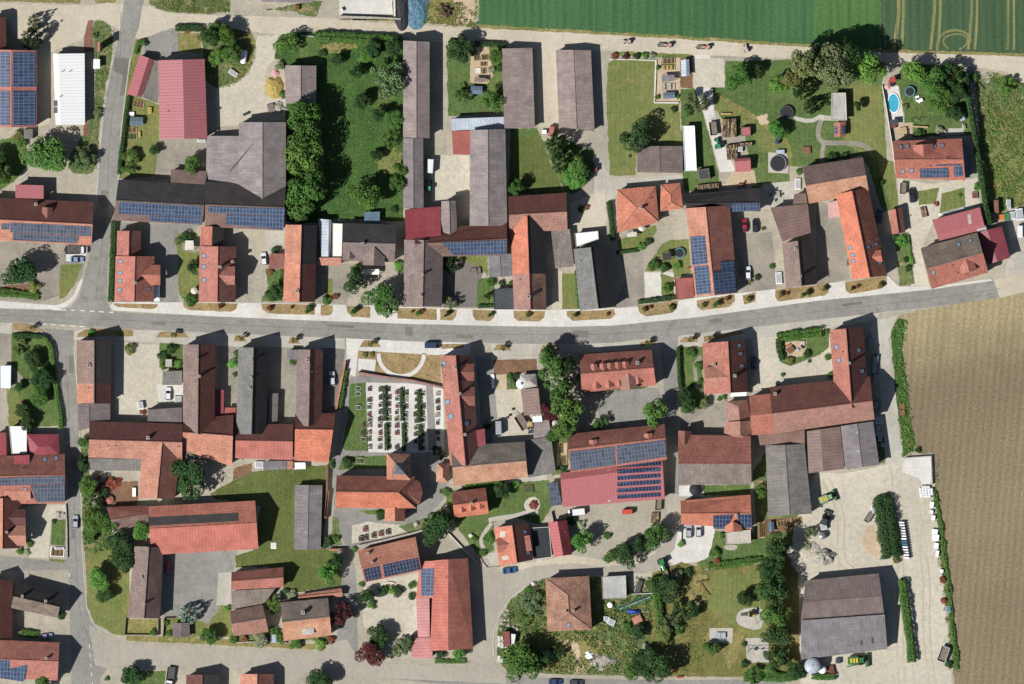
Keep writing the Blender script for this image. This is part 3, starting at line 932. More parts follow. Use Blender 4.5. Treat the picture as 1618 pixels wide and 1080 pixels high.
def bush(label, X, Y, Rr, h=None, col='g', group=None, name='shrub', cat=None):
	# a low plant: one mesh object
	x, y = W(X, Y)
	r = L(Rr)
	h = h or r * 1.1
	c = LEAF[col]; j = random.uniform(.85, 1.15)
	o = link(name, crown('shrub', random.randrange(4)), None, (x, y, 0), random.uniform(0, 6.28), (c[0] * j, c[1] * j, c[2] * j, 1))
	o.scale = (r, r, h / 1.05)
	return tag(o, label, cat or name, group)
def hedge(label, pts, w, h, col='g', leaf=.23, dens=9, soft=0, name='hedge', seed=0, uneven=.15):
	# clipped or wild hedge along a line: a body of leaves filling a ridge of the given width and height
	P = [W(*p) for p in pts]
	if soft: P = smooth_line(P, soft)
	rnd = random.Random(seed + len(P) + int(abs(P[0][0]) * 10))
	V, F = [], []
	c0 = P[len(P) // 2]
	for a, b in zip(P, P[1:]):
		a, b = Vector(a), Vector(b)
		ln = (b - a).length
		d = (b - a).normalized(); s = Vector((-d.y, d.x))
		n = int(ln * (w + 2 * h) * dens * (5 if w > 4 else 3.2))
		for _ in range(n):
			t = rnd.random()
			ang = rnd.uniform(0, math.pi)
			k = 1 - (.6 if w > 4 else .3) * rnd.random()
			cs, sn = math.cos(ang), math.sin(ang)
			q = a.lerp(b, t)
			wob = 1 + uneven * 2 * noise.noise((q.x * .3, q.y * .3, seed)) + uneven * noise.noise((q.x, q.y, seed))
			ex = abs(cs) ** .6 * (1 if cs > 0 else -1) * w / 2 * k * wob
			z = abs(sn) ** .6 * h * k * wob
			c = Vector((q.x + s.x * ex, q.y + s.y * ex, max(.05, z)))
			nn = (Vector((s.x * cs, s.y * cs, sn)) + Vector((rnd.gauss(0, .45), rnd.gauss(0, .45), rnd.gauss(0, .45) + .25))).normalized()
			e = nn.cross(Vector((rnd.gauss(0, 1), rnd.gauss(0, 1), rnd.gauss(0, 1)))).normalized()
			f = nn.cross(e)
			sz = leaf * rnd.uniform(.6, 1.3)
			i = len(V)
			c = c - Vector((c0[0], c0[1], 0))
			V += [tuple(c - e * sz), tuple(c - f * sz * .6), tuple(c + e * sz), tuple(c + f * sz * .6)]
			F.append((i, i + 1, i + 2, i + 3))
	me = bpy.data.meshes.new(name)
	me.from_pydata(V, [], F)
	me.materials.append(MATS['leaves'])
	o = link(name, me, None, (c0[0], c0[1], 0), color=LEAF[col])
	return tag(o, label, 'hedge')
def weeds(pts, n, cols='ogd', leaf=.3, h=.5, seed=0):
	# tufts of grass and weeds nobody could count: one mass
	P = [W(*p) for p in pts]
	xs, ys = [p[0] for p in P], [p[1] for p in P]
	rnd = random.Random(seed)
	groups = {c: ([], []) for c in cols}
	def inside(x, y):
		k = False
		for (x0, y0), (x1, y1) in zip(P, P[1:] + P[:1]):
			if (y0 > y) != (y1 > y) and x < (x1 - x0) * (y - y0) / (y1 - y0) + x0: k = not k
		return k
	m = 0
	while m < n:
		x, y = rnd.uniform(min(xs), max(xs)), rnd.uniform(min(ys), max(ys))
		m += 1
		d = noise.noise((x * .18, y * .18, seed)) + .5 * noise.noise((x * .6, y * .6, seed))
		if not inside(x, y) or d < rnd.uniform(-.5, .5): continue
		V, F = groups[cols[int((noise.noise((x * .25, y * .25, 9 + seed)) * .9 + rnd.uniform(.1, .9)) * len(cols)) % len(cols)]]
		for _ in range(5):
			q = Vector((x + rnd.gauss(0, .3), y + rnd.gauss(0, .3), rnd.uniform(.08, h)))
			nn = Vector((rnd.gauss(0, .6), rnd.gauss(0, .6), 1)).normalized()
			e = nn.cross(Vector((rnd.gauss(0, 1), rnd.gauss(0, 1), 0))).normalized(); f = nn.cross(e)
			s = leaf * rnd.uniform(.5, 1.2); i = len(V)
			V += [tuple(q - e * s), tuple(q - f * s * .5), tuple(q + e * s), tuple(q + f * s * .5)]; F.append((i, i + 1, i + 2, i + 3))
	for c, (V, F) in groups.items():
		if not F: continue
		me = bpy.data.meshes.new('undergrowth'); me.from_pydata(V, [], F); me.materials.append(MATS['leaves'])
		tag(link('undergrowth', me, None, color=LEAF[c]), kind='stuff')
# ---------------------------------------------------------------- vehicles and yard things
def wheel_mesh(r, w):
	mb = MB()
	n = 14
	secs = []
	for y, q in ((-w / 2, r * .55), (-w / 2, r * .92), (-w / 4, r), (w / 4, r), (w / 2, r * .92), (w / 2, r * .55)):
		secs.append([(q * math.cos(6.28319 * i / n), y, q * math.sin(6.28319 * i / n)) for i in range(n)])
	mb.ring(secs, 'rubber')
	t = mb.mesh('wheel')
	m2 = MB()
	m2.ring([[(r * .54 * math.cos(6.28319 * i / n), y, r * .54 * math.sin(6.28319 * i / n)) for i in range(n)] for y in (-w / 2 - .01, w / 2 + .01)], 'steel')
	return t, m2.mesh('rim')
def cabin(x0, x1, x2, x3, hw0, hw1, z0, z1):
	b = [(x0, -hw0, z0), (x3, -hw0, z0), (x3, hw0, z0), (x0, hw0, z0)]
	t = [(x1, -hw1, z1), (x2, -hw1, z1), (x2, hw1, z1), (x1, hw1, z1)]
	out = {}
	for nm, i in (('side_window', 0), ('windscreen', 1), ('side_window_b', 2), ('rear_window', 3)):
		j = (i + 1) % 4
		m = MB(); m.poly([b[i], b[j], t[j], t[i]], 'glass')
		out[nm] = m
	return out, t
def hull(secs, mat):
	mb = MB()
	mb.ring([[(x, -hw, zb), (x, -hw, (zb + zt) / 2), (x, -hw * .93, zt - .04), (x, -hw * .7, zt), (x, hw * .7, zt), (x, hw * .93, zt - .04), (x, hw, (zb + zt) / 2), (x, hw, zb)] for x, hw, zb, zt in secs], mat)
	return mb
VEH = {}
def proto(key):
	if key in VEH: return VEH[key]
	P = []                                        # (part, mesh, location, painted?, [(sub-part, mesh)])
	def add(nm, mb, loc=(0, 0, 0), painted=False, subs=()):
		P.append((nm, mb.mesh(nm) if isinstance(mb, MB) else mb, loc, painted, subs))
	def wheels(r, w, spots):
		t, rim = wheel_mesh(r, w)
		for p in spots: P.append(('wheel', t, p + (r,), False, [('rim', rim)]))
	if key in ('car', 'estate', 'van'):
		if key == 'van':
			h = hull([(-2.45, .85, .4, 1.9), (-2.35, .95, .3, 2.0), (1.2, .97, .28, 2.0), (1.35, .95, .28, 1.2), (2.3, .85, .3, .95), (2.45, .7, .4, .75)], 'car_paint')
			wn, top = cabin(1.1, 1.15, 1.25, 1.95, .86, .78, 1.12, 1.96)
			wn.pop('rear_window')
			m = MB(); m.poly([(-2.46, -.7, 1.2), (-2.46, .7, 1.2), (-2.4, .65, 1.8), (-2.4, -.65, 1.8)], 'glass'); wn['rear_window'] = m
		else:
			h = hull([(-2.15, .7, .4, .78), (-2.05, .84, .3, .92), (-1.2, .9, .25, .97), (.9, .9, .25, .97), (1.8, .85, .27, .83), (2.12, .7, .38, .66)], 'car_paint')
			wn, top = cabin(-2.0 if key == 'estate' else -1.75, -1.65 if key == 'estate' else -1.05, .15, 1.0, .82, .64, .95, 1.46)
			h.poly([(x, y, z + .01) for x, y, z in top], 'car_paint', (0, 0, 1))
			for a, c in ((0, 0), (1, 1), (2, 2), (3, 3)):
				bx = ((-2.0 if key == 'estate' else -1.75) if a in (0, 3) else 1.0)
				h.tube((bx, -.82 if a < 2 else .82, .95), top[a], .045, 'car_paint', 5)
		add('body', h, painted=True)
		for nm, m in wn.items(): add(nm.replace('_b', '') if nm.endswith('_b') else nm, m)
		wheels(.32, .22, [(-1.35, -.8), (-1.35, .8), (1.35, -.8), (1.35, .8)])
		for s in (-1, 1):
			m = MB(); m.box((2.02 if key != 'van' else 2.36, s * .58, .64 if key != 'van' else .8), (.16, .3, .14), 'skylight_glass'); add('headlight', m)
	elif key == 'pickup':
		h = hull([(1.0, .9, .45, 1.2), (1.1, .95, .4, 1.3), (2.2, .95, .4, 1.2), (2.6, .88, .42, 1.05), (2.75, .7, .5, .8)], 'car_paint')
		wn, top = cabin(1.0, 1.1, 1.75, 2.2, .88, .76, 1.25, 2.0)
		h.poly([(x, y, z + .01) for x, y, z in top], 'car_paint', (0, 0, 1))
		add('cab', h, painted=True)
		for nm, m in wn.items(): add(nm.replace('_b', '') if nm.endswith('_b') else nm, m)
		m = MB(); m.box((-.9, 0, .8), (3.6, 2.0, .14), 'stone_dark')
		for s in (-1, 1): m.box((-.9, s * 1.02, 1.05), (3.6, .06, .4), 'steel')
		for s in (-2.7, .9): m.box((s, 0, 1.05), (.06, 1.98, .4), 'steel')
		add('load_bed', m)
		m = MB(); m.box((-.4, 0, .52), (5.2, .8, .22), 'rubber'); add('chassis', m)
		wheels(.38, .26, [(-1.8, -.8), (-1.8, .8), (1.75, -.82), (1.75, .82)])
	elif key == 'tractor':
		h = hull([(-.2, .42, .7, 1.35), (.3, .45, .6, 1.45), (1.5, .42, .6, 1.4), (1.75, .34, .7, 1.25)], 'car_paint')
		m = h
		for s in (-1, 1): m.box((-.95, s * .78, 1.42), (1.25, .5, .1), 'car_paint')
		add('bonnet', m, painted=True)
		wn, top = cabin(-1.5, -1.4, -.35, -.15, .66, .62, 1.2, 2.5)
		for nm, q in wn.items(): add('cab_window', q)
		m = MB(); m.box((-.9, 0, 2.56), (1.35, 1.4, .14), 'car_paint'); add('cab_roof', m, painted=True)
		m = MB(); m.box((-.7, 0, .8), (2.0, .6, .5), 'rubber'); add('chassis', m)
		wheels(.8, .46, [(-1.0, -.85), (-1.0, .85)])
		wheels(.5, .34, [(1.2, -.75), (1.2, .75)])
		m = MB(); m.tube((.6, .3, 1.4), (.6, .3, 2.3), .06, 'steel_dark'); add('exhaust', m)
	elif key == 'trailer':
		m = MB(); m.box((0, 0, .85), (3.6, 1.9, .12), 'wood_grey'); add('load_floor', m)
		for s in (-1, 1):
			q = MB(); q.box((0, s * .97, 1.15), (3.6, .06, .55), 'car_paint'); add('side_board', q, painted=True)
		for s in (-1, 1):
			q = MB(); q.box((s * 1.83, 0, 1.15), (.06, 1.88, .55), 'car_paint'); add('end_board', q, painted=True)
		q = MB(); q.tube((1.8, 0, .6), (3.0, 0, .55), .06, 'steel_dark'); add('drawbar', q)
		wheels(.42, .26, [(-.5, -.78), (-.5, .78), (.45, -.78), (.45, .78)])
	elif key == 'box_trailer':
		m = MB(); m.box((0, 0, 1.5), (3.8, 1.7, 1.9), 'car_paint'); m.box((0, 0, 2.48), (3.6, 1.5, .08), 'car_paint'); add('body', m, painted=True)
		q = MB(); q.box((-1.92, 0, 1.45), (.05, 1.4, 1.6), 'plastic_grey'); add('door', q)
		q = MB(); q.tube((1.8, 0, .6), (2.9, 0, .5), .06, 'steel_dark'); add('drawbar', q)
		wheels(.34, .22, [(-.3, -.8), (-.3, .8), (.5, -.8), (.5, .8)])
	elif key == 'harvester':
		h = hull([(-2.8, 1.0, 1.0, 2.4), (-2.6, 1.3, .9, 2.8), (.6, 1.35, .9, 2.9), (.8, 1.2, 1.0, 2.2)], 'car_paint'); add('body', h, painted=True)
		m = MB()
		for dx in (-1.5, -.6, .3): m.box((dx - .2, 0, 2.97), (.6, 1.4, .12), 'yellow')
		add('tank_lid', m)
		wn, top = cabin(.8, .85, 2.1, 2.4, .85, .8, 1.4, 3.0)
		for nm, q in wn.items(): add('cab_window', q)
		m = MB(); m.box((1.5, 0, 3.05), (1.45, 1.75, .12), 'car_paint'); add('cab_roof', m, painted=True)
		m = MB(); m.box((3.2, 0, .7), (.9, 4.2, .7), 'green_machine'); m.tube((3.7, -2.0, .9), (3.7, 2.0, .9), .4, 'steel_dark', 10); add('header', m)
		m = MB(); m.tube((.2, -1.3, 2.9), (-3.2, -1.9, 3.1), .2, 'green_machine'); add('unloading_pipe', m)
		wheels(.9, .6, [(1.0, -1.2), (1.0, 1.2)])
		wheels(.55, .4, [(-2.0, -1.0), (-2.0, 1.0)])
	elif key == 'loader':
		h = hull([(-1.2, .7, .6, 1.3), (-1.0, .8, .55, 1.5), (.4, .8, .55, 1.4), (.6, .6, .6, 1.2)], 'car_paint'); add('body', h, painted=True)
		wn, top = cabin(-.8, -.75, .2, .35, .62, .58, 1.35, 2.3)
		for nm, q in wn.items(): add('cab_window', q)
		m = MB(); m.box((-.28, 0, 2.36), (1.1, 1.3, .12), 'car_paint'); add('cab_roof', m, painted=True)
		m = MB()
		for s in (-.5, .5): m.tube((-.1, s, 1.4), (1.9, s, .7), .1, 'steel_dark')
		add('lift_arm', m)
		m = MB(); m.box((2.1, 0, .45), (.7, 1.9, .5), 'steel_dark'); add('bucket', m)
		wheels(.55, .4, [(-.75, -.75), (-.75, .75), (.75, -.75), (.75, .75)])
	VEH[key] = P
	return P
def vehicle(key, label, X, Y, rz, rgb, cat=None, name=None, group=None, s=1.0):
	x, y = W(X, Y)
	nm = name or {'car': 'parked_car', 'estate': 'parked_car', 'pickup': 'pickup_truck', 'loader': 'wheel_loader', 'harvester': 'combine_harvester'}.get(key, key)
	root = empty(nm, x, y, .05, label, cat or nm.replace('parked_', '').replace('_', ' '), group, R(rz), (s, s, s))
	c = alb(rgb)
	for pn, me, loc, painted, subs in proto(key):
		o = link(pn, me, root, loc, color=c if painted else None)
		for sn, sm in subs: link(sn, sm, o)
	return root
def bake(name, mb, label, cat, group=None, color=None):
	return tag(mb.build(name, color=color), label, cat, group)
def root_at(name, X, Y, label, cat, group=None):
	x, y = W(X, Y)
	return empty(name, x, y, 0, label, cat, group), x, y
def trampoline(label, X, Y, Rr, rim='steel_dark', mat='black_net', net=True):
	o, x, y = root_at('trampoline', X, Y, label, 'trampoline')
	r = L(Rr)
	m = MB(); m.lathe((x, y, .85), ((r * .8, 0), (r * .8, .02)), mat, 28); m.build('jumping_mat', o)
	m = MB(); m.ring([[(x + q * math.cos(6.28319 * i / 28), y + q * math.sin(6.28319 * i / 28), z) for i in range(28)] for q, z in ((r * .8, .86), (r * .82, .93), (r, .93), (r, .84))], rim, False); m.build('padded_rim', o)
	for i in range(6):
		a = 6.283 * i / 6
		m = MB(); m.tube((x + r * math.cos(a), y + r * math.sin(a), 0), (x + r * math.cos(a), y + r * math.sin(a), 2.3 if net else .85), .04, 'steel'); m.build('leg', o)
	return o
def oval(X, Y, a, b, rz=0, n=28):
	x, y = W(X, Y); a, b = L(a), L(b)
	return [(x + a * math.cos(t) * math.cos(rz) - b * math.sin(t) * math.sin(rz), y + a * math.cos(t) * math.sin(rz) + b * math.sin(t) * math.cos(rz)) for t in (6.28319 * i / n for i in range(n))]
def pool(label, X, Y, a, b, rz=0, rim='white', h=.35, fill='pool_blue', name='pool'):
	o, x, y = root_at(name, X, Y, label, name.replace('_', ' '))
	P, Q = oval(X, Y, a, b, rz), oval(X, Y, a * .88, b * .92, rz)
	m = MB()
	m.ring([[p + (0,) for p in P], [p + (h,) for p in P], [p + (h,) for p in Q], [p + (h - .12,) for p in Q]], rim, False)
	m.build('rim', o)
	m = MB(); m.poly([p + (h - .1,) for p in Q], fill, (0, 0, 1)); m.build('water' if fill == 'pool_blue' else 'cover', o)
	return o
def crate(name, label, cat, X, Y, w, l, h, mat, rz=0, group=None, lid=None, z=0):
	# a box with a rim and a lid set into it
	x, y = W(X, Y)
	m = MB()
	m.box((x, y, z + h / 2), (w, l, h), mat, R(rz))
	if lid: m.box((x, y, z + h + .03), (w * .86, l * .86, .06), lid, R(rz))
	else:
		for s in (-1, 1):
			c, d = math.cos(R(rz)), math.sin(R(rz))
			m.box((x + c * s * (w / 2 - .05), y + d * s * (w / 2 - .05), z + h + .03), (.1, l * .98, .06), mat, R(rz))
	return bake(name, m, label, cat, group)
def bale(label, X, Y, group, r=.6, w=1.1, rz=0, mat='white_wrap', z=0):
	x, y = W(X, Y)
	m = MB()
	c, s = math.cos(R(rz)), math.sin(R(rz))
	n = 14
	m.ring([[(x + c * t + s * q * math.cos(6.28319 * i / n), y + s * t - c * q * math.cos(6.28319 * i / n), z + r + q * math.sin(6.28319 * i / n)) for i in range(n)] for t, q in ((-w / 2, r * .8), (-w / 2 + .08, r), (w / 2 - .08, r), (w / 2, r * .8))], mat)
	return bake('silage_bale', m, label, 'bale', group)
def woodpile(label, quad, h, group=None, rows=None):
	P = [W(*p) for p in quad]
	c = (sum(p[0] for p in P) / 4, sum(p[1] for p in P) / 4)
	A, B, C_, D = [Vector(p) for p in P]
	rnd = random.Random(int(c[0] * 7))
	m = MB()
	nu = max(2, int((B - A).length / .45)); nv = max(2, int((D - A).length / .9))
	m.prism(P, 0, h * .8, 'log_end')
	for i in range(nu):
		for j in range(nv):
			p = A.lerp(B, (i + .5) / nu).lerp(D.lerp(C_, (i + .5) / nu), (j + .5) / nv)
			d = (D - A).normalized()
			q = h + rnd.uniform(-.25, .12)
			e = (D - A).length / nv * .46
			m.tube((p.x - d.x * e, p.y - d.y * e, q - .15), (p.x + d.x * e, p.y + d.y * e, q - .15 + rnd.uniform(-.08, .08)), .2, rnd.choice(('log_end', 'log_end', 'wood_pale', 'wood_grey', 'bark')), 6)
	return bake('wood_pile', m, label, 'wood pile', group)
def heap(name, label, cat, X, Y, a, b, h, mat, rz=0, seed=0, rough=.3, group=None):
	x, y = W(X, Y)
	m = MB(); m.mound((x, y, 0), L(a), L(b), h, mat, 26, 8, rough, seed, R(rz))
	return bake(name, m, label, cat, group)
def bed(label, quad, mat='soil', frame='wood_pale', h=.3, rows=3, plant='planting', cat='garden bed', group=None):
	# raised bed: frame, earth and rows of plants
	P = [W(*p) for p in quad]
	A, B, C_, D = [Vector(p) for p in P]
	c = (A + B + C_ + D) / 4
	o = empty('garden_bed', c.x, c.y, 0, label, cat, group)
	m = MB()
	I = [p.lerp(c, .1) for p in (A, B, C_, D)]
	Q = [A, B, C_, D]
	for i in range(4):
		j = (i + 1) % 4
		m.prism([Q[i], Q[j], I[j], I[i]], 0, h, frame)
	m.build('frame', o)
	m = MB(); m.poly([(p.x, p.y, h - .06) for p in I], mat, (0, 0, 1)); m.build('earth', o)
	if rows:
		rnd = random.Random(int(c.x * 3))
		for i in range(rows):
			t = (i + .5) / rows
			a, b = I[0].lerp(I[1], t), I[3].lerp(I[2], t)
			k = max(4, int((b - a).length / .3))
			d = (b - a).normalized(); nn = Vector((-d.y, d.x))
			row = []
			for jj in range(k + 1):
				p = a.lerp(b, .04 + .92 * jj / k)
				w_ = .16 * rnd.uniform(.5, 1.5); z_ = .22 * rnd.uniform(.4, 1.3)
				row.append([(p.x + nn.x * w_, p.y + nn.y * w_, h - .07), (p.x + nn.x * w_ * .5, p.y + nn.y * w_ * .5, h + z_), (p.x - nn.x * w_ * .5, p.y - nn.y * w_ * .5, h + z_), (p.x - nn.x * w_, p.y - nn.y * w_, h - .07)])
			q = MB(); q.ring(row, plant); q.build('plant_row', o)
	return o
def greenhouse(label, quad, h=2.0, mat='glass_roof', name='greenhouse', ridge='ns'):
	return Bld(name, label, quad, ridge, h * .75, h, mat, wall='glass_roof', cat=name.replace('_', ' '))
def umbrella(label, X, Y, Rr, mat='canvas', name='parasol'):
	o, x, y = root_at(name, X, Y, label, name)
	m = MB(); m.lathe((x, y, 2.1), ((L(Rr), 0), (L(Rr) * .5, .35), (.05, .55)), mat, 8, False); m.build('canopy', o)
	m = MB(); m.tube((x, y, 0), (x, y, 2.6), .04, 'steel'); m.build('pole', o)
	m = MB(); m.lathe((x, y, 0), ((.4, 0), (.4, .08), (.1, .12)), 'stone_dark', 10); m.build('base', o)
	return o
def table_set(label, X, Y, w=1.6, l=.9, rz=0, mat='wood', chairs=4, name='garden_table'):
	o, x, y = root_at(name, X, Y, label, 'table')
	c, s = math.cos(R(rz)), math.sin(R(rz))
	m = MB(); m.box((x, y, .74), (w, l, .06), mat, R(rz)); m.build('tabletop', o)
	for a in (-1, 1):
		for b in (-1, 1):
			dx, dy = a * w * .42, b * l * .4
			m = MB(); m.box((x + dx * c - dy * s, y + dx * s + dy * c, .36), (.07, .07, .72), mat, R(rz)); m.build('leg', o)
	return o
def chair(label, X, Y, rz=0, mat='cloth_grey', group=None, lounger=False):
	o, x, y = root_at('sun_lounger' if lounger else 'garden_chair', X, Y, label, 'lounger' if lounger else 'chair', group)
	c, s = math.cos(R(rz)), math.sin(R(rz))
	l = 1.3 if lounger else .5
	m = MB(); m.box((x, y, .4), (l, .6, .07), mat, R(rz)); m.build('seat', o)
	m = MB(); m.box((x - c * (l / 2 + .2), y - s * (l / 2 + .2), .62), (.6, .58, .06), mat, R(rz), R(48)); m.build('backrest', o)
	for a in (-1, 1):
		for b in (-1, 1):
			dx, dy = a * l * .4, b * .25
			m = MB(); m.box((x + dx * c - dy * s, y + dx * s + dy * c, .18), (.05, .05, .36), mat, R(rz)); m.build('leg', o)
	return o
def bench(label, X, Y, l=1.8, rz=0, mat='wood', group=None):
	o, x, y = root_at('bench', X, Y, label, 'bench', group)
	c, s = math.cos(R(rz)), math.sin(R(rz))
	m = MB(); m.box((x, y, .45), (l, .45, .06), mat, R(rz)); m.build('seat', o)
	m = MB(); m.box((x - s * .25, y + c * .25, .75), (l, .06, .4), mat, R(rz)); m.build('backrest', o)
	for a in (-.42, .42):
		m = MB(); m.box((x + a * l * c, y + a * l * s, .21), (.08, .4, .42), mat, R(rz)); m.build('leg', o)
	return o
def boulder(label, X, Y, r, group, mat='stone', name='boulder', seed=0):
	x, y = W(X, Y)
	m = MB(); m.mound((x, y, 0), r, r * random.uniform(.7, 1.1), r * .9, mat, 9, 4, .5, seed + X * .37, random.uniform(0, 3))
	return bake(name, m, label, 'stone', group)
def tank(label, X, Y, r, h, mat, top=None, name='tank', cat='tank'):
	o, x, y = root_at(name, X, Y, label, cat)
	m = MB(); m.lathe((x, y, 0), ((r, 0), (r, h), (r * .97, h + .03)), mat, 26); m.build('body', o)
	m = MB(); m.lathe((x, y, h + .031), ((r * .95, 0), (r * .8, r * .18), (r * .45, r * .34), (r * .12, r * .4), (r * .1, r * .5)), top or mat, 26); m.build('lid', o)
	return o
def lying_tank(label, X, Y, l, r, rz, mat='white', name='gas_tank'):
	o, x, y = root_at(name, X, Y, label, 'tank')
	c, s = math.cos(R(rz)), math.sin(R(rz))
	n = 14
	m = MB()
	m.ring([[(x + c * t - s * q * math.cos(6.28319 * i / n), y + s * t + c * q * math.cos(6.28319 * i / n), r + .25 + q * math.sin(6.28319 * i / n)) for i in range(n)] for t, q in ((-l / 2, r * .3), (-l / 2 + r * .3, r * .85), (-l / 2 + r * .7, r), (l / 2 - r * .7, r), (l / 2 - r * .3, r * .85), (l / 2, r * .3))], mat)
	m.build('body', o)
	for t in (-.3, .3):
		q = MB(); q.box((x + c * t * l, y + s * t * l, .2), (.2, r * 1.6, .4), 'stone'); q = q.build('saddle', o); 
	q = MB(); q.tube((x, y, 2 * r + .2), (x, y, 2 * r + .42), .16, 'steel'); q.build('valve', o)
	return o
STONE_VARIANTS = ('stone_dark', 'stone', 'stone_dark', 'plastic_grey')
def grave(label, X, Y, w, l, mat, group, stone='stone_dark', rz=0):
	# kerb frame, planting and headstone at the upper edge
	o, x, y = root_at('grave', X, Y, label, 'grave', group)
	m = MB()
	for s in (-1, 1): m.box((x + s * (w / 2 - .07), y, .12), (.14, l, .24), stone)
	for s in (-1, 1): m.box((x, y + s * (l / 2 - .07), .12), (w - .28, .14, .24), stone)
	m.build('kerb', o)
	m = MB(); m.mound((x, y, .1), w / 2 - .1, l / 2 - .1, .2, mat, 10, 3, .4, X)
	m.build('planting', o)
	m = MB(); m.box((x, y + l / 2 + .06, .36), (w * .6, .14, .72), stone); m.box((x, y + l / 2 + .06, .75), (w * .45, .14, .06), stone); m.build('headstone', o)
	return o
# ---------------------------------------------------------------- the ground, in plan units
sheet(0,0,1)
G('ground', 'yard_gravel', 0,[(-1400,-1400),(3000,-1400),(3000,2500),(-1400,2500)])
# fields
G('field', 'crop_green', 1,[(755,-600),(1300,-600),(1300,74),(1180,66),(1050,60),(950,52),(850,46),(756,42)],.5)
G('field', 'crop_bright', 2,[(1286,-600),(1394,-600),(1391,82),(1330,76),(1286,72)],.5)
G('field', 'crop_dark', 1,[(1392,-600),(2600,-600),(2600,110),(1618,86),(1500,81),(1390,82)],.5)
for a, b, w in ((1421,1412,1.2),(1429,1424,1.0),(1477,1470,1.0),(1487,1481,.9),(1536,1530,.9),(1545,1540,.8),(1594,1592,.8),(1603,1602,.7)):
	strip('tractor_track', 'crop_track', 2,[(a, -300),(a - 1,20),((a + b) / 2,50),(b, 78)], w)
strip('tractor_track', 'crop_track', 3,[(1481,80),(1482,62),(1490,52),(1504,47),(1520,48),(1532,56),(1534,66)],.8, soft=2)
strip('tractor_track', 'crop_track', 3,[(1499,77),(1490,68),(1491,60),(1502,54),(1520,53),(1530,60),(1526,72),(1515,78)],.5, soft=2)
for x in (770,783,815,862,869,905,945,1068,1092,1145,1228): strip('tractor_track', 'crop_bright', 2,[(x, -300),(x + 1,20),(x, 56)],.35)
G('field', 'lawn_dry', 2,[(756,39),(860,44),(960,50),(1100,58),(1290,70),(1395,78),(1618,84),(2300,110),(2300,118),(1618,89),(1395,83),(1285,77),(970,56),(756,45)],.4)
G('field', 'field_brown', 1,[(1412,520),(1424,497),(1450,490),(1618,461),(2400,330),(2400,1800),(1520,1800),(1508,1080),(1500,1000),(1490,900),(1478,760),(1476,716),(1450,715),(1440,690),(1434,640),(1425,570)],.5)
# upper left
G('lawn', 'lawn_dry', 1,[(-40,-80),(128,-80),(127,5),(40,3),(-40,0)],.3)
G('lawn', 'lawn_dry', 1,[(149,-40),(186,-40),(184,3),(170,7),(150,5)],.3)
G('lawn', 'lawn_rough', 1,[(232,-60),(366,-60),(364,18),(330,22),(275,19),(248,13),(236,5)],.4)
G('lawn', 'lawn_rough', 1,[(147,32),(160,31),(172,38),(178,50),(178,85),(170,120),(165,150),(158,195),(152,262),(146,276),(106,272),(112,240),(132,215),(140,188),(150,180),(150,85),(147,60)],.4, soft=1)
G('verge', 'gravel_red', 2,[(133,40),(140,32),(147,30),(147,82),(132,82)],.2)
G('verge', 'gravel_red', 2,[(133,193),(140,192),(139,213),(132,214)],.2)
G('lawn', 'lawn_olive', 1,[(214,62),(228,62),(222,88),(202,148),(252,164),(252,210),(247,278),(188,282),(194,210),(200,130)],.3)
G('lawn', 'lawn_dry', 2,[(281,51),(318,52),(318,84),(279,80)],.3)
G('yard', 'asphalt', 2,[(226,62),(255,43),(281,45),(282,83),(250,94),(228,90)])
G('yard', 'paving', 2,[(252,219),(327,219),(326,262),(300,285),(244,282)])
G('lawn', 'lawn_rough', 1,[(318,40),(380,44),(398,52),(404,66),(400,95),(388,118),(372,130),(346,138),(326,132),(322,95)],.5, soft=1)
G('lawn', 'lawn_dry', 2,[(384,46),(398,52),(404,66),(400,95),(388,118),(372,128),(374,110),(388,92),(386,66)],.4)
G('yard', 'gravel_pale', 1,[(404,55),(440,55),(432,95),(420,110),(417,150),(455,150),(455,192),(342,200),(343,142),(372,132),(395,115),(406,80)],.5)
G('lawn', 'lawn_lush', 1,[(452,130),(448,95),(434,92),(438,62),(450,50),(474,48),(500,52),(638,64),(638,350),(528,345),(505,352),(452,350)],.3)
G('lawn', 'lawn_green', 2,[(474,52),(505,54),(512,88),(505,102),(474,98)],.4)
G('lawn', 'lawn_olive', 2,[(592,255),(612,232),(632,240),(630,275),(608,275)],1.2)
G('lawn', 'lawn_green', 2,[(580,150),(630,148),(620,175),(592,172)],1.2)
G('path', 'lawn_dry', 3,[(507,69),(560,68),(566,74),(535,84),(508,84)],.5)
G('lawn', 'lawn_rough', 1,[(420,15),(470,5),(512,0),(500,25),(484,26),(468,18)],.4)
G('yard', 'concrete_white', 2,[(536,-40),(622,-40),(621,22),(580,22),(536,24)])
G('lawn', 'lawn_dry', 2,[(536,30),(640,33),(700,38),(754,43),(752,-40),(670,-40),(667,30)],.5)
G('yard', 'soil_warm', 2,[(715,-40),(752,-40),(752,38),(716,38)],.6)
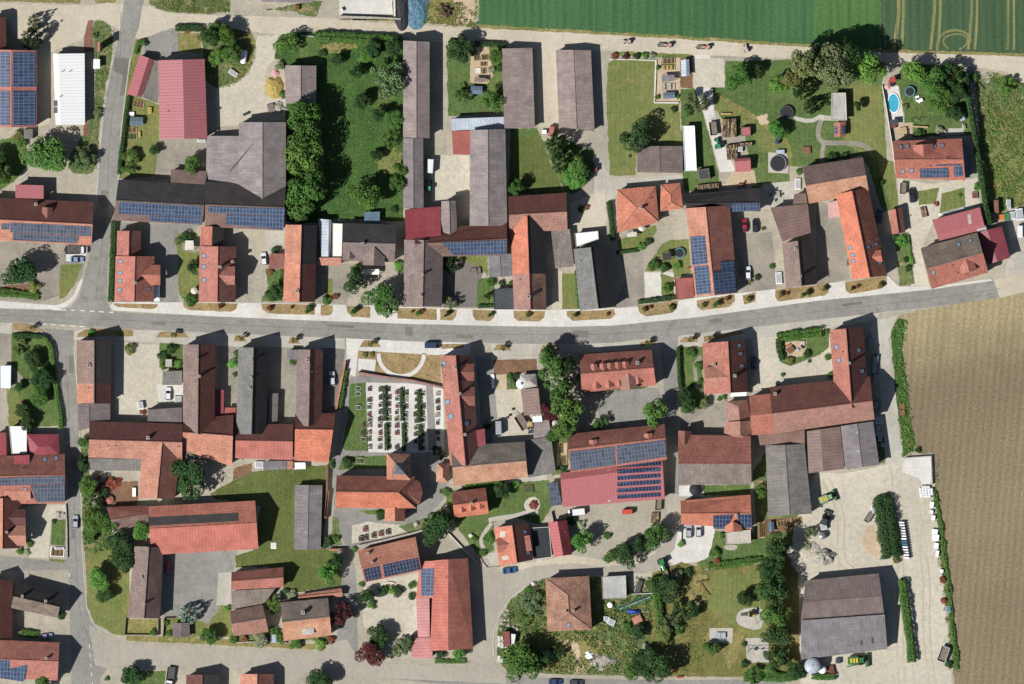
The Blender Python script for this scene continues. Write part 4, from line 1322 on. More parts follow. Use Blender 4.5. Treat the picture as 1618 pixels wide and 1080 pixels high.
# gardens along the upper lane
G('lawn', 'lawn_green', 1,[(706,76),(722,64),(752,65),(798,68),(796,176),(760,180),(715,183),(708,184)],.3)
G('garden', 'soil_warm', 2,[(745,74),(772,74),(779,118),(768,134),(742,130)],.3)
G('lawn', 'lawn_mid', 1,[(806,203),(848,202),(862,230),(869,255),(890,300),(890,308),(804,306)],.3)
G('lawn', 'lawn_green', 2,[(806,203),(848,202),(850,214),(806,217)],.2)
G('lawn', 'lawn_green', 1,[(858,225),(878,215),(937,238),(938,268),(925,292),(905,306),(892,303),(874,262)],.5)
G('yard', 'lane_sand', 1,[(848,78),(880,78),(890,200),(850,200)],.2)
G('lawn', 'lawn_olive', 1,[(960,98),(972,93),(1036,94),(1034,163),(1073,163),(1078,230),(1005,232),(1005,276),(963,277),(958,150)],.3)
G('garden', 'soil_warm', 2,[(1038,94),(1074,91),(1074,160),(1036,161)],.2)
G('lawn', 'lawn_green', 3,[(1046,86),(1068,86),(1067,104),(1045,104)],.3)
G('verge', 'lawn_olive', 2,[(968,85),(980,77),(1050,82),(1096,85),(1096,91),(1040,90),(980,88)],.3)
G('yard', 'soil', 1,[(1075,90),(1094,90),(1094,140),(1075,138)],.2)
G('lawn', 'lawn_green', 1,[(1075,140),(1100,140),(1112,185),(1126,232),(1136,275),(1110,285),(1078,276)],.3)
G('yard', 'gravel_pale', 3,[(1095,90),(1144,92),(1146,137),(1096,138)])
G('path', 'concrete_white', 3,[(1094,81),(1122,83),(1122,92),(1095,92)])
G('path', 'concrete_white', 2,[(1097,137),(1126,138),(1128,175),(1134,205),(1152,245),(1162,270),(1138,272),(1125,225),(1112,180)])
G('lawn', 'lawn_green', 1,[(1146,97),(1255,93),(1400,98),(1394,130),(1402,262),(1418,330),(1395,335),(1374,268),(1362,246),(1270,262),(1246,262),(1248,290),(1210,293),(1190,300),(1178,215),(1150,212),(1128,160),(1126,139),(1146,138)],.3)
G('lawn', 'lawn_olive', 2,[(1128,146),(1150,160),(1200,185),(1245,222),(1246,250),(1200,240),(1186,205),(1150,180),(1132,175)],.8)
G('lawn', 'lawn_olive', 2,[(1345,125),(1392,135),(1400,250),(1385,250),(1330,225),(1335,140)],.8)
G('path', 'lawn_dry', 3,[(1126,143),(1160,162),(1200,185),(1246,222),(1252,240),(1252,262),(1246,262),(1245,232),(1196,190),(1156,168)],.4)
G('path', 'soil_warm', 3,[(1195,185),(1212,180),(1214,195),(1202,198)],.6)
strip('path', 'paving', 3,[(1300,183),(1292,205),(1293,218),(1302,226),(1330,225),(1366,228),(1378,240)],1.5, soft=2)
strip('path', 'paving', 3,[(1302,226),(1299,240),(1299,258)],1.3, soft=1)
strip('path', 'concrete', 3,[(1254,186),(1280,192),(1298,183)],1.3, soft=1)
G('path', 'concrete', 4,[(1297,181),(1338,186),(1338,190),(1296,190)])
G('lawn', 'lawn_green', 1,[(1428,100),(1520,104),(1528,130),(1536,214),(1432,216),(1426,160),(1414,128)],.3)
G('lawn', 'lawn_rough', 1,[(1540,112),(1560,132),(1574,115),(1618,132),(2200,200),(2200,330),(1618,324),(1575,338),(1560,330),(1552,270)],.5)
G('lawn', 'lawn_olive', 2,[(1575,175),(1640,165),(1640,320),(1580,330),(1565,260)],2.5)
G('yard', 'concrete_white', 2,[(1396,131),(1406,129),(1420,136),(1429,192),(1407,196)])
G('yard', 'soil_warm', 3,[(1413,195),(1442,193),(1442,218),(1418,221)])
G('yard', 'concrete', 2,[(1500,202),(1522,202),(1524,212),(1484,214)],.2)
# upper lane, side street, main street
G('road', 'lane_sand', 5,[(-300,-2),(0,4),(128,8),(180,4),(240,10),(262,20),(320,23),(500,28),(650,39),(755,44),(970,55),(1276,74),(1395,82),(1594,88),(1618,90),(2000,118),(2000,160),(1618,131),(1590,112),(1520,104),(1430,99),(1253,92),(1146,88),(973,80),(860,78),(691,66),(636,61),(511,47),(434,54),(400,50),(320,40),(275,42),(240,55),(226,60),(215,60),(160,30),(130,33),(100,55),(60,25),(0,26),(-300,20)],.25)
G('yard', 'lane_sand', 4,[(4,22),(140,28),(132,60),(80,82),(77,195),(60,200),(56,78),(30,60)],.2)
G('road', 'asphalt', 7,[(202,-300),(234,-300),(227,0),(219,45),(212,62),(206,89),(197,150),(190,210),(187,275),(183,340),(179,341),(172,387),(170,418),(168,465),(170,481),(177,490),(150,500),(90,491),(112,485),(126,465),(135,430),(143,395),(150,341),(154,275),(161,200),(166,153),(176,110),(184,75),(190,45),(196,0)])
for pts in ([(206,89),(198,150),(191,210),(188,275),(184,335)],[(180,85),(167,150),(161,200),(155,275),(151,335)]):
	strip('kerb', 'kerbstone', 8, pts, .35,.03)
G('road', 'asphalt_dark', 8,[(181,90),(206,93),(198,150),(189,152),(194,118),(180,112)],.1)
MAIN_TOP = [(-300,470),(0,488),(90,490),(330,499),(490,506),(650,511.5),(800,515),(900,516),(970,514),(1100,501),(1290,475),(1471,457),(1583,441),(1618,434),(1900,392)]
MAIN_BOT = [(1900,420),(1618,460),(1583,469),(1471,485),(1400,492),(1290,504),(1100,526),(970,540),(900,542.5),(800,541.5),(650,538),(490,531),(330,524),(200,519),(90,511.5),(0,507.5),(-300,496)]
G('road', 'asphalt', 8, MAIN_TOP + MAIN_BOT)
G('road', 'lane_sand', 9,[(1570,442),(1618,430),(1900,385),(1900,425),(1618,461),(1580,470)],.12)
# pavements along the main street: raised slabs with kerbs, dry verges set into them
G('pavement', 'concrete_white', 0,[(177,490),(330,499),(490,506),(650,511.5),(800,515),(900,516),(970,514),(1100,501),(1290,475),(1471,457),(1570,443),(1564,440),(1472,452),(1420,452),(1404,436),(1290,449),(1100,470),(1020,483),(960,487),(860,489),(690,486),(585,482),(412,478),(300,477),(178,477),(173,484)],0,.12)
G('pavement', 'concrete_white', 0,[(0,486.5),(92,488.5),(108,483),(122,468),(132,440),(128,440),(116,466),(104,477),(88,482),(0,475)],0,.12)
G('pavement', 'concrete', 0,[(118,523),(135,517.5),(200,520),(330,525),(490,532),(545,534),(546,550),(330,546),(200,538),(116,536)],0,.12)
G('pavement', 'concrete_white', 0,[(547,534),(650,539),(744,541),(742,562),(695,559),(640,553),(566,552),(562,595),(549,590)],0,.12)
G('pavement', 'concrete', 0,[(775,542),(900,543.5),(970,541),(1034,534),(1043,548),(1030,551),(960,555),(850,560),(780,562)],0,.12)
G('pavement', 'concrete', 0,[(1072,530),(1100,527),(1290,505),(1392,493.5),(1384,505),(1340,513),(1226,530),(1110,545),(1070,548)],0,.12)
G('pavement', 'concrete', 0,[(0,509),(20,509.5),(19,527),(0,526)],0,.12)
VERGES = [
	[(178,479),(250,480),(247,486),(240,488),(188,485),(181,482)],[(288,478),(376,479),(373,488),(365,492),(300,490),(291,485)],
	[(412,479),(497,481),(497,497),(424,495),(415,489)],[(507,481),(526,482),(525,494),(520,498),(507,498)],
	[(547,482),(585,484),(585,502),(556,500),(549,493)],[(628,486),(690,487),(690,505),(628,503)],
	[(695.5,488),(722,489),(721,499),(715,506),(695.5,505)],[(746.5,489),(782.5,490),(781,501),(774,507),(752,506),(747,500)],
	[(811,490.5),(861,491),(860,501),(852,508),(819,507),(812,501)],[(895,491),(932,491),(971,488),(972,497),(965,503),(905,507),(896,499)],
	[(1008,482.5),(1070.7,475),(1069,488),(1062,494),(1021,499.7),(1010,493)],[(1101,474),(1161,465),(1161,475),(1153,484),(1108,490),(1101,483)],
	[(1173,466),(1194,461),(1194,476),(1176,481)],[(1225,457),(1290,449.7),(1310,446),(1309,462),(1302,467),(1230,476),(1225,469)],
	[(1335,445),(1401,436),(1400,451),(1392,456),(1343,464),(1336,458)]]
for v in VERGES:
	G('verge', 'verge_dry', 0, v, .12,.145,0)
for v in ([(20,511),(40,511),(56,515),(72,524),(20,521)],[(121,532),(124,526),(134,520),(152,518.5),(208,521),(211,525),(210,531)],[(247,533),(252,524.5),(262,523),(293,525.5),(298,533)],
		  [(369,538.5),(372,529),(386,530),(389,539.5)],[(455,542),(459,532),(471,533),(474,543)],[(568,548),(575,537),(596,538),(602,548)],
		  [(568,554),(596,556),(595,566),(568,565)],[(697,543),(734,543),(732,549),(697,551)],[(779,553),(786,544),(805,545),(807,553.5)],[(853,553.5),(858,545),(883,545.5),(885,554)],
		  [(1010,541),(1034,535.5),(1038,544),(1012,547)],[(1073,541),(1080,533),(1102,531),(1102,540)],[(1112,531),(1172,522),(1178,526),(1112,540)]):
	G('verge', 'verge_dry', 0, v, .1,.145)
# churchyard square: half-round lawn with a pale ring path
sheet(0,0,1)
G('lawn', 'verge_dry', 2,[(566,552),(695,559),(697,608),(650,598),(566,588)],.1)
ring = [(634 + 36 * math.cos(t),558 + 36 * math.sin(t)) for t in (math.pi * i / 24 for i in range(25))]
strip('path', 'concrete_white', 3, ring, 1.3,.06)
G('path', 'concrete_white', 0,[(566,549),(695,554),(696,561),(566,553.5)],0,.13)
G('yard', 'concrete_white', 3,[(566,566),(594,568),(592,588),(566,586)])
# lower left street, bottom street, lanes
G('road', 'asphalt', 7,[(70,518),(116,522),(118,530),(116,548),(120,600),(123,640),(125,690),(127,765),(128,830),(130,888),(133,920),(136,958),(144,982),(158,1000),(181,1013),(240,1018),(330,1023),(420,1028),(503,1032),(520,1025),(529,1015),(533,1000),(540,915),(532,860),(548,862),(562,900),(566,1040),(610,1047),(700,1053),(735,1055),(752,1037),(751,1000),(760,930),(755,895),(770,880),(780,900),(820,890),(843,884),(900,874),(960,884),(1008,880),(1040,860),(1054,830),(1052,700),(1048,600),(1043,545),(1036,533),(1076,528),(1070,545),(1069,640),(1072,776),(1070,830),(1066,866),(1040,895),(1000,907),(950,908),(900,905),(857,913),(832,925),(812,940),(798,956),(785,980),(779,1005),(780,1037),(786,1056),(800,1064),(850,1070),(1000,1074),(1240,1074),(1240,1090),(1000,1110),(602,1071),(480,1063),(330,1053),(203,1049),(170,1056),(158,1072),(156,1300),(112,1300),(113,1080),(110,970),(108,900),(0,902),(-200,900),(-200,872),(0,877),(60,884),(104,889),(107,775),(100,673),(96,600),(87,548),(78,530)])
G('road', 'asphalt_pale', 8,[(140,985),(158,1000),(181,1013),(240,1018),(330,1023),(420,1028),(503,1032),(520,1025),(530,1014),(548,1010),(566,1040),(610,1047),(700,1053),(735,1055),(752,1037),(751,1000),(760,930),(755,895),(770,880),(780,900),(820,890),(843,884),(900,874),(960,884),(1008,880),(1040,860),(1054,830),(1052,780),(1072,780),(1070,830),(1066,866),(1040,895),(1000,907),(950,908),(900,905),(857,913),(832,925),(812,940),(798,956),(785,980),(779,1005),(780,1037),(786,1056),(800,1064),(800,1080),(602,1071),(480,1063),(330,1053),(203,1049),(170,1056),(150,1050)],.12)
G('yard', 'lane_sand', 9,[(786,898),(843,886),(900,876),(960,886),(1010,882),(1040,866),(1036,874),(1000,892),(950,895),(900,888),(850,894),(800,905)],.5)
for pts in ([(117,545),(121,600),(124,640),(126,690),(128,765),(129,830),(131,888),(134,920),(137,958),(145,981),(159,999),(181,1011)],[(87,548),(96,600),(100,673)]):
	strip('kerb', 'kerbstone', 8, pts, .3,.05)
strip('kerb', 'kerbstone', 8,[(780,1037),(779,1005),(785,980),(798,956),(812,940),(832,925)],.3,.05, soft=1)
G('road', 'concrete', 6,[(1383,505),(1400,502),(1408,500),(1418,497),(1412,512),(1404,535),(1408,580),(1413,612),(1420,660),(1426,700),(1428,722),(1400,735),(1398,690),(1392,640),(1385,560),(1374,520)],.2)
for seg in ([(84,489),(104,489.4)],[(112,489.6),(118,489.9)],[(127,490.3),(134,490.6)],[(142,491.1),(149,491.5)],[(156,492),(164,492.5)],[(172,493),(179,493.4)],
			[(66,511.3),(74,511.7)],[(81,512.3),(88,512.8)],[(96,513.4),(103,513.8)],[(112,514.5),(119,515)],[(126,515.4),(134,515.8)]):
	strip('road_marking', 'white_paint', 10, seg, .3)
for y in (905,922,1018,1032,1048,1062,1078): strip('road_marking', 'white_paint', 10,[(109.5 if y < 1000 else 141 + (y - 1018) * .08, y),(109.8 if y < 1000 else 141.6 + (y - 1018) * .08, y + 6)],.22)
# yards and gardens between side street and lane, north of the main street
G('yard', 'paving', 2,[(-40,380),(140,385),(128,440),(98,465),(62,478),(-40,470)],.2)
G('lawn', 'lawn_olive', 3,[(97,418),(130,416),(118,450),(102,470),(94,472),(94,430)],.15)
G('yard', 'concrete_white', 3,[(105,388),(140,388),(132,415),(104,412)])
G('lawn', 'soil', 3,[(-20,455),(60,445),(64,470),(-20,468)],.5)
G('lawn', 'lawn_green', 1,[(-20,225),(40,210),(42,260),(20,290),(-20,310)],.5)
G('yard', 'asphalt', 2,[(180,350),(318,355),(285,380),(282,478),(250,480),(180,476)])
G('lawn', 'lawn_olive', 3,[(276,372),(290,367),(318,368),(316,476),(290,476),(281,460),(283,420)],.2, soft=1)
G('yard', 'paving', 3,[(288,383),(300,374),(316,377),(317,396),(306,399),(288,395)])
G('yard', 'yard_gravel', 2,[(352,358),(450,362),(450,400),(425,478),(372,478),(374,390)])
G('yard', 'concrete', 3,[(419,365),(448,365),(447,398),(422,400)])
G('garden', 'lawn_green', 3,[(420,425),(448,425),(447,476),(412,476),(424,450)],.3)
G('yard', 'paving', 2,[(498,418),(580,415),(546,480),(498,478)])
G('lawn', 'lawn_olive', 3,[(516,440),(526,440),(526,475),(512,474)],.2)
G('yard', 'gravel_pale', 2,[(681,245),(716,245),(742,220),(742,300),(700,321),(682,318)],.4)
G('yard', 'asphalt_dark', 2,[(700,402),(772,404),(760,440),(752,485),(700,485)])
G('lawn', 'lawn_green', 3,[(755,440),(780,438),(782,485),(752,485)],.2)
G('lawn', 'lawn_olive', 3,[(720,402),(771,404),(771,436),(758,420),(730,412)],.4)
G('yard', 'lane_sand', 2,[(902,320),(955,300),(960,340),(958,370),(902,370)],.4)
G('lawn', 'lawn_olive', 3,[(889,432),(912,430),(918,490),(888,489)],.2)
G('path', 'lane_sand', 3,[(875,428),(888,428),(888,489),(872,489)])
G('yard', 'concrete', 1,[(940,240),(964,278),(1005,280),(1078,276),(1080,300),(975,305),(962,330),(956,300),(938,330)])
G('lawn', 'lawn_olive', 2,[(975,380),(1036,355),(1038,365),(1022,388),(1000,395),(980,394)],.2)
G('yard', 'paving', 2,[(980,398),(1016,396),(1018,470),(1010,482),(970,487),(988,440)])
G('lawn', 'lawn_olive', 3,[(1018,428),(1046,385),(1060,378),(1088,378),(1092,430),(1066,440),(1062,425),(1030,428)],.2)
G('yard', 'concrete_white', 2,[(1018,430),(1066,430),(1066,472),(1020,474)])
G('lawn', 'lawn_olive', 3,[(1044,432),(1065,438),(1065,468),(1045,466)],.2)
G('yard', 'paving', 2,[(1155,370),(1220,366),(1228,460),(1174,462)],.2)
G('yard', 'concrete', 1,[(1205,290),(1258,285),(1258,330),(1206,330)])
G('yard', 'concrete', 3,[(1214,240),(1244,243),(1246,274),(1214,272)])
G('lawn', 'lawn_green', 2,[(1078,272),(1136,274),(1136,300),(1082,302)],.2)
G('yard', 'soil_warm', 2,[(1160,268),(1192,268),(1196,292),(1140,296)],.2)
G('yard', 'paving', 2,[(1289,315),(1330,330),(1343,440),(1290,450)],.1)
G('lawn', 'lawn_olive', 2,[(1385,250),(1412,255),(1420,325),(1408,330)],.2)
G('yard', 'gravel_pale', 1,[(1418,280),(1470,290),(1545,280),(1548,330),(1475,350),(1455,395),(1470,455),(1440,452),(1420,330)],.2)
G('lawn', 'lawn_olive', 2,[(1450,302),(1484,296),(1478,320),(1452,324)],.15)
G('lawn', 'lawn_olive', 2,[(1488,305),(1524,296),(1525,325),(1485,336)],.15)
G('lawn', 'lawn_rough', 2,[(1413,372),(1434,368),(1446,448),(1422,452)],.2)
G('yard', 'concrete', 1,[(1590,330),(1640,326),(1700,400),(1618,430),(1585,438),(1596,400)])
# south of the main street, left part
G('lawn', 'lawn_green', 1,[(18,524),(60,525),(78,545),(92,610),(96,672),(14,676),(16,575)],.2)
G('yard', 'paving', 2,[(-20,524),(18,526),(18,575),(38,598),(20,612),(-20,616)])
G('path', 'lawn_olive', 2,[(10,615),(30,620),(40,660),(60,675),(14,676)],.5)
G('yard', 'gravel_pale', 1,[(180,540),(255,545),(255,660),(182,655)],.2)
G('yard', 'concrete_white', 2,[(248,607),(290,607),(288,640),(250,636)])
G('garden', 'lawn_green', 2,[(252,541),(289,543),(289,586),(252,580)],.2)
G('yard', 'paving', 1,[(344,545),(374,548),(374,640),(344,620)])
G('yard', 'paving', 1,[(424,545),(470,548),(468,662),(424,672)])
G('yard', 'asphalt_dark', 1,[(508,548),(546,552),(532,650),(508,652)])
G('lawn', 'lawn_mid', 1,[(366,760),(400,745),(465,735),(516,735),(514,830),(508,868),(462,935),(430,920),(420,888),(400,868),(412,800),(340,788),(330,780)],.3)
G('lawn', 'lawn_mid', 2,[(372,878),(430,860),(510,866),(540,868),(540,925),(470,935),(450,925),(448,895),(372,896)],.4)
G('garden', 'soil', 2,[(370,740),(398,730),(398,748),(368,758)],.3)
G('yard', 'soil', 1,[(140,765),(218,760),(218,800),(165,800)],.4)
G('lawn', 'lawn_rough', 1,[(128,700),(140,690),(142,800),(165,830),(200,870),(150,875),(132,870)],.3)
G('lawn', 'lawn_olive', 2,[(134,868),(205,862),(204,976),(198,1003),(180,1002),(150,985),(138,955)],.25)
G('garden', 'lawn_dry', 3,[(200,978),(250,978),(248,1003),(197,1003)],.1)
G('yard', 'asphalt', 1,[(258,870),(375,868),(368,905),(348,905),(350,955),(330,1005),(258,1005)],.2)
G('yard', 'concrete', 2,[(345,905),(366,903),(363,955),(342,956)])
G('lawn', 'lawn_olive', 2,[(258,978),(290,975),(330,985),(350,955),(366,960),(366,1005),(260,1006)],.3)
G('verge', 'lawn_dry', 2,[(200,1004),(330,1008),(500,1018),(498,1026),(330,1018),(200,1012)],.3)
G('garden', 'lawn_rough', 2,[(366,1000),(380,995),(520,990),(520,1012),(366,1012)],.3)
G('lawn', 'lawn_green', 2,[(82,823),(104,820),(103,862),(80,860)],.1)
G('yard', 'gravel_pale', 1,[(42,800),(104,797),(104,815),(82,820),(76,882),(46,880)],.1)
G('lawn', 'lawn_olive', 2,[(78,882),(104,884),(102,890),(78,888)],.1)
G('yard', 'yard_gravel', 2,[(28,970),(110,985),(110,1012),(28,1008)])
G('lawn', 'lawn_green', 2,[(200,1060),(262,1060),(258,1100),(196,1100)],.2)
# churchyard
G('yard', 'asphalt', 1,[(545,600),(570,592),(650,602),(697,612),(700,700),(712,740),(700,790),(660,830),(600,850),(548,866),(528,820),(526,740),(540,650)])
G('yard', 'concrete_white', 2,[(578,604),(645,605),(700,612),(702,712),(660,715),(582,714)])
G('path', 'asphalt', 3,[(673,608),(684,609),(690,712),(677,712)])
G('lawn', 'lawn_green', 3,[(553,606),(578,604),(582,712),(548,712),(541,708),(550,655)],.2)
G('lawn', 'lawn_green', 2,[(535,742),(543,720),(612,720),(612,740),(545,742)],.2)
G('lawn', 'lawn_rough', 2,[(526,815),(534,818),(540,860),(532,866),(524,850)],.2)
G('yard', 'gravel_pale', 2,[(556,830),(580,824),(640,830),(640,840),(600,850),(556,858)],.2)
G('lawn', 'lawn_green', 3,[(565,806),(610,804),(608,814),(580,812)],.2)
G('lawn', 'lawn_rough', 2,[(628,832),(680,815),(700,800),(708,812),(690,838),(650,843)],.3)
# farms around the church
G('yard', 'concrete', 1,[(744,562),(775,562),(850,562),(850,660),(865,760),(760,770),(745,640)])
G('yard', 'gravel_pale', 2,[(784,612),(822,612),(835,690),(780,692),(786,640)],.3)
G('garden', 'soil', 3,[(778,568),(848,567),(850,588),(780,592)],.15)
G('garden', 'soil_warm', 3,[(784,594),(800,592),(801,614),(784,614)],.1)
G('garden', 'lawn_green', 2,[(800,590),(820,588),(818,615),(800,615)],.2)
G('path', 'asphalt', 2,[(750,562),(776,562),(786,660),(776,700),(762,700),(758,640)])
G('lawn', 'lawn_green', 1,[(868,680),(900,690),(898,745),(872,752)],.3)
G('garden', 'soil_warm', 2,[(880,700),(896,700),(896,736),(880,738)],.2)
G('lawn', 'lawn_green', 1,[(705,776),(780,765),(868,758),(872,800),(855,828),(800,815),(780,825),(780,870),(756,878),(725,838),(706,800)],.3)
strip('path', 'concrete', 2,[(772,822),(788,818),(815,815),(835,808),(850,810)],1.4, soft=2)
G('path', 'gravel_pale', 3,[(827,796),(835,786),(846,784),(853,792),(852,804),(842,810),(830,806)],.1, soft=2)
strip('path', 'concrete', 3,[(777,826),(766,840),(758,856),(768,872)],1.2, soft=2)
G('yard', 'concrete', 3,[(765,875),(786,872),(789,894),(768,898)])
G('yard', 'gravel_pale', 1,[(576,920),(664,905),(660,1000),(612,1012),(575,990),(572,950)],.2)
G('yard', 'yard_gravel', 1,[(870,808),(900,800),(1052,790),(1050,830),(1008,875),(900,870)],.2)
G('yard', 'asphalt', 2,[(944,615),(1040,612),(1048,640),(1046,670),(955,680),(945,650)],.2)
G('lawn', 'lawn_green', 1,[(1074,547),(1112,548),(1110,590),(1112,610),(1120,630),(1108,650),(1076,652)],.2)
G('path', 'paving', 2,[(1094,575),(1106,560),(1109,565),(1101,582),(1104,610),(1116,622),(1112,626),(1098,610)],.1)
G('yard', 'paving', 1,[(1076,652),(1110,645),(1150,630),(1146,685),(1076,682)])
G('yard', 'gravel_pale', 1,[(1190,535),(1228,530),(1310,525),(1318,600),(1215,612),(1192,616)],.2)
G('lawn', 'lawn_green', 2,[(1228,530),(1310,518),(1310,548),(1296,560),(1250,578),(1234,572)],.2)
G('yard', 'soil_warm', 3,[(1240,540),(1275,538),(1272,562),(1242,566)],.2)
G('lawn', 'lawn_green', 1,[(1112,766),(1186,765),(1186,782),(1112,782)],.2)
G('yard', 'concrete_white', 2,[(1073,768),(1112,766),(1112,784),(1073,784)])
G('yard', 'concrete_white', 1,[(1075,826),(1130,826),(1128,866),(1118,885),(1064,892),(1052,884),(1066,862)])
G('lawn', 'lawn_green', 1,[(1130,838),(1190,842),(1200,810),(1230,812),(1285,810),(1290,850),(1256,880),(1205,895),(1115,900),(1100,890),(1120,880)],.3)
G('path', 'concrete', 2,[(1140,862),(1166,860),(1164,868),(1150,870)],.1, soft=1)
G('garden', 'soil', 2,[(1194,822),(1284,814),(1282,832),(1240,840),(1196,848)],.2)
G('lawn', 'lawn_rough', 1,[(1218,702),(1238,705),(1240,820),(1196,820),(1190,770),(1190,745)],.3)
# playground meadow and the overgrown plot
G('lawn', 'lawn_meadow', 1,[(1031,905),(1075,888),(1110,895),(1205,888),(1262,880),(1262,1000),(1265,1070),(1030,1068),(1025,980)],.3)
G('lawn', 'lawn_olive', 2,[(1120,905),(1200,900),(1215,1000),(1190,1010),(1120,960)],2)
G('lawn', 'lawn_dry', 2,[(1080,920),(1118,905),(1122,940),(1098,965),(1080,955)],1.4)
G('lawn', 'lawn_dry', 2,[(1154,1003),(1180,990),(1176,1005),(1164,1040),(1150,1058),(1148,1045)],.7)
G('yard', 'concrete', 3,[(1164,970),(1172,962),(1190,960),(1205,958),(1205,990),(1196,996),(1172,990),(1163,982)],.1, soft=1)
G('yard', 'concrete', 3,[(1121,992),(1158,992),(1157,1016),(1121,1015)])
G('yard', 'concrete', 3,[(1178,1008),(1214,1007),(1216,1046),(1180,1047)])
G('lawn', 'lawn_rough', 1,[(786,1000),(790,975),(806,948),(835,925),(860,914),(936,910),(1030,910),(1026,1068),(900,1066),(800,1060),(785,1040)],.25)
G('lawn', 'lawn_dry', 2,[(870,1005),(930,1000),(960,1020),(940,1055),(870,1060),(850,1035)],1.5)
G('path', 'soil_warm', 3,[(902,1010),(912,1012),(918,1045),(930,1066),(905,1066),(908,1040)],.6)
G('path', 'soil_warm', 3,[(876,1008),(898,1010),(896,1022),(880,1020)],.6)
G('yard', 'gravel_pale', 2,[(992,905),(1030,905),(1030,938),(994,938)],.3)
# gravel farmyard at the right
G('yard', 'gravel_pale', 2,[(1255,830),(1290,745),(1330,748),(1396,735),(1428,720),(1430,722),(1474,718),(1478,760),(1488,900),(1498,1000),(1506,1100),(1506,1300),(1262,1300),(1265,1046),(1262,905),(1250,890)],.3)
G('yard', 'concrete_white', 3,[(1430,723),(1471,719),(1474,766),(1462,772),(1452,755),(1424,745)])
G('yard', 'soil_warm', 3,[(1368,838),(1378,828),(1388,842),(1392,875),(1378,880),(1360,862)],1.2)
G('lawn', 'lawn_lush', 2,[(1408,520),(1418,503),(1430,505),(1426,540),(1430,580),(1438,660),(1445,700),(1443,712),(1426,722),(1420,660),(1413,600)],.5)
G('lawn', 'lawn_rough', 3,[(1476,760),(1482,762),(1492,900),(1504,1000),(1516,1060),(1508,1062),(1502,1020),(1496,960),(1488,900)],.5)
G('lawn', 'lawn_rough', 2,[(1384,690),(1398,690),(1398,730),(1340,742),(1336,735),(1384,726)],.3)
for a, b in (((1408,740),(1420,1090)),((1417,740),(1430,1090)),((1300,760),(1340,900)),((1310,756),(1350,896)),((1440,780),(1470,1090)),((1450,780),(1480,1090))):
	strip('wheel_track', 'gravel_track', 4,[a, ((a[0] + b[0]) / 2 + 6,(a[1] + b[1]) / 2 - 20),((a[0] + b[0]) / 2 + 2,(a[1] + b[1]) / 2 + 60), b],.55, soft=2)
for q in ([(240,508),(262,509),(262,514),(240,513)],[(520,512),(560,514),(560,518),(520,516)],[(720,528),(748,529),(747,535),(720,534)],[(905,522),(930,522),(930,533),(905,533)],[(1120,505),(1140,502),(1141,508),(1121,511)],[(1330,480),(1362,476),(1363,480),(1331,484)],[(160,300),(172,301),(170,330),(159,328)],[(108,560),(116,561),(117,590),(109,589)],[(112,720),(122,720),(123,742),(113,742)],[(112,820),(118,820),(119,850),(113,850)],[(640,516),(652,516),(652,530),(640,530)]):
	G('road_patch', 'asphalt_dark', 9, q, .05)
for pts in ([(0,498),(120,503),(330,511),(500,519),(660,526),(820,529),(970,528),(1120,514),(1300,490),(1480,471),(1580,456)],[(190,20),(192,90),(180,160),(172,240),(168,330),(160,400),(152,470)],[(104,560),(110,660),(116,760),(119,860),(124,960),(140,1010)]):
	strip('road_seam', 'asphalt_dark', 10,[(x + random.uniform(-1,1), y + random.uniform(-.6,.6)) for x, y in pts],.16, soft=2)
settle_ground()
# ================================================================ BUILDINGS
# ---- upper left corner
sheet(0,0)
Bld('hall', 'red metal hall almost covered in blue solar panels beside the white hall', [(-90,305),(225,312),(228,788),(-90,788)], 'ns', 6,8.2, 'metal_coral').solar(
	[(-84,322),(60,322),(60,538),(-84,538)],[(-84,562),(60,562),(60,776),(-84,776)],[(78,322),(218,322),(220,538),(78,538)],[(78,562),(220,562),(221,776),(78,776)]).gate()
Bld('shed', 'small dark brown roof at the top end of the solar hall', [(-60,105),(38,105),(40,298),(-60,298)], 'ns', 5,6.2, 'tile_dark', wall='plaster_grey')
Bld('hall', 'long white metal hall beside the asphalt side street', [(330,332),(525,330),(527,772),(346,772)], 'ns', 4,5.2, 'metal_white', r=.16).pipe((386,442),(432,442),(372,600)).sky((345,640),(345,682), w=1.6, l=1.2).gate(.3)
Bld('transformer_tower', 'slim brick tower with a small ridged roof casting a long shadow', [(605,262),(635,262),(635,318),(605,318)], 'ns', 7,8, 'tile_salmon', wall='brick', cat='tower')
flatroof('shed', 'tiny white flat-roofed box on the grass by the brick tower', [(580,365),(620,365),(620,425),(578,425)],2.6, 'metal_white', wall='white')
Bld('shed', 'slanting narrow red metal shed along the side street', [(865,338),(955,370),(880,602),(788,585)], 'ns', 3,4.4, 'metal_red', r=.66, wall='wood')
flatroof('shed', 'grey flat roof wedged between two red metal roofs', [(958,374),(982,378),(984,642),(884,602)],2.9, 'flat_grey', rim='stone')
Bld('barn', 'big red metal barn standing alone above the dark solar barns', [(983,372),(1270,365),(1286,858),(990,862)], 'ns', 5.5,7.9, 'metal_red', r=.52).gate().pipe((1040,690))
greenhouse('small glass greenhouse among the beds by the side street', [(808,722),(888,726),(886,780),(805,776)],2.1, ridge='ew')
crate('storage_box', 'white storage chest beside the small glass greenhouse', 'box', 813,704,1.9,1.1,.8, 'white')
crate('storage_box', 'yellow covered crate beside the red barn lawn strip', 'box', 929,683,1.2,1.9,.9, 'yellow', lid='hay')
crate('storage_box', 'small yellow crate at the end of the framed beds', 'box', 866,832,.7,1.8,.7, 'yellow', lid='hay')
bed('planted bed in long green rows under the slanting red shed', [(810,612),(897,632),(890,672),(802,655)], rows=4)
bed('soil bed with pale frame below the small greenhouse', [(790,785),(850,790),(848,822),(786,818)], rows=2)
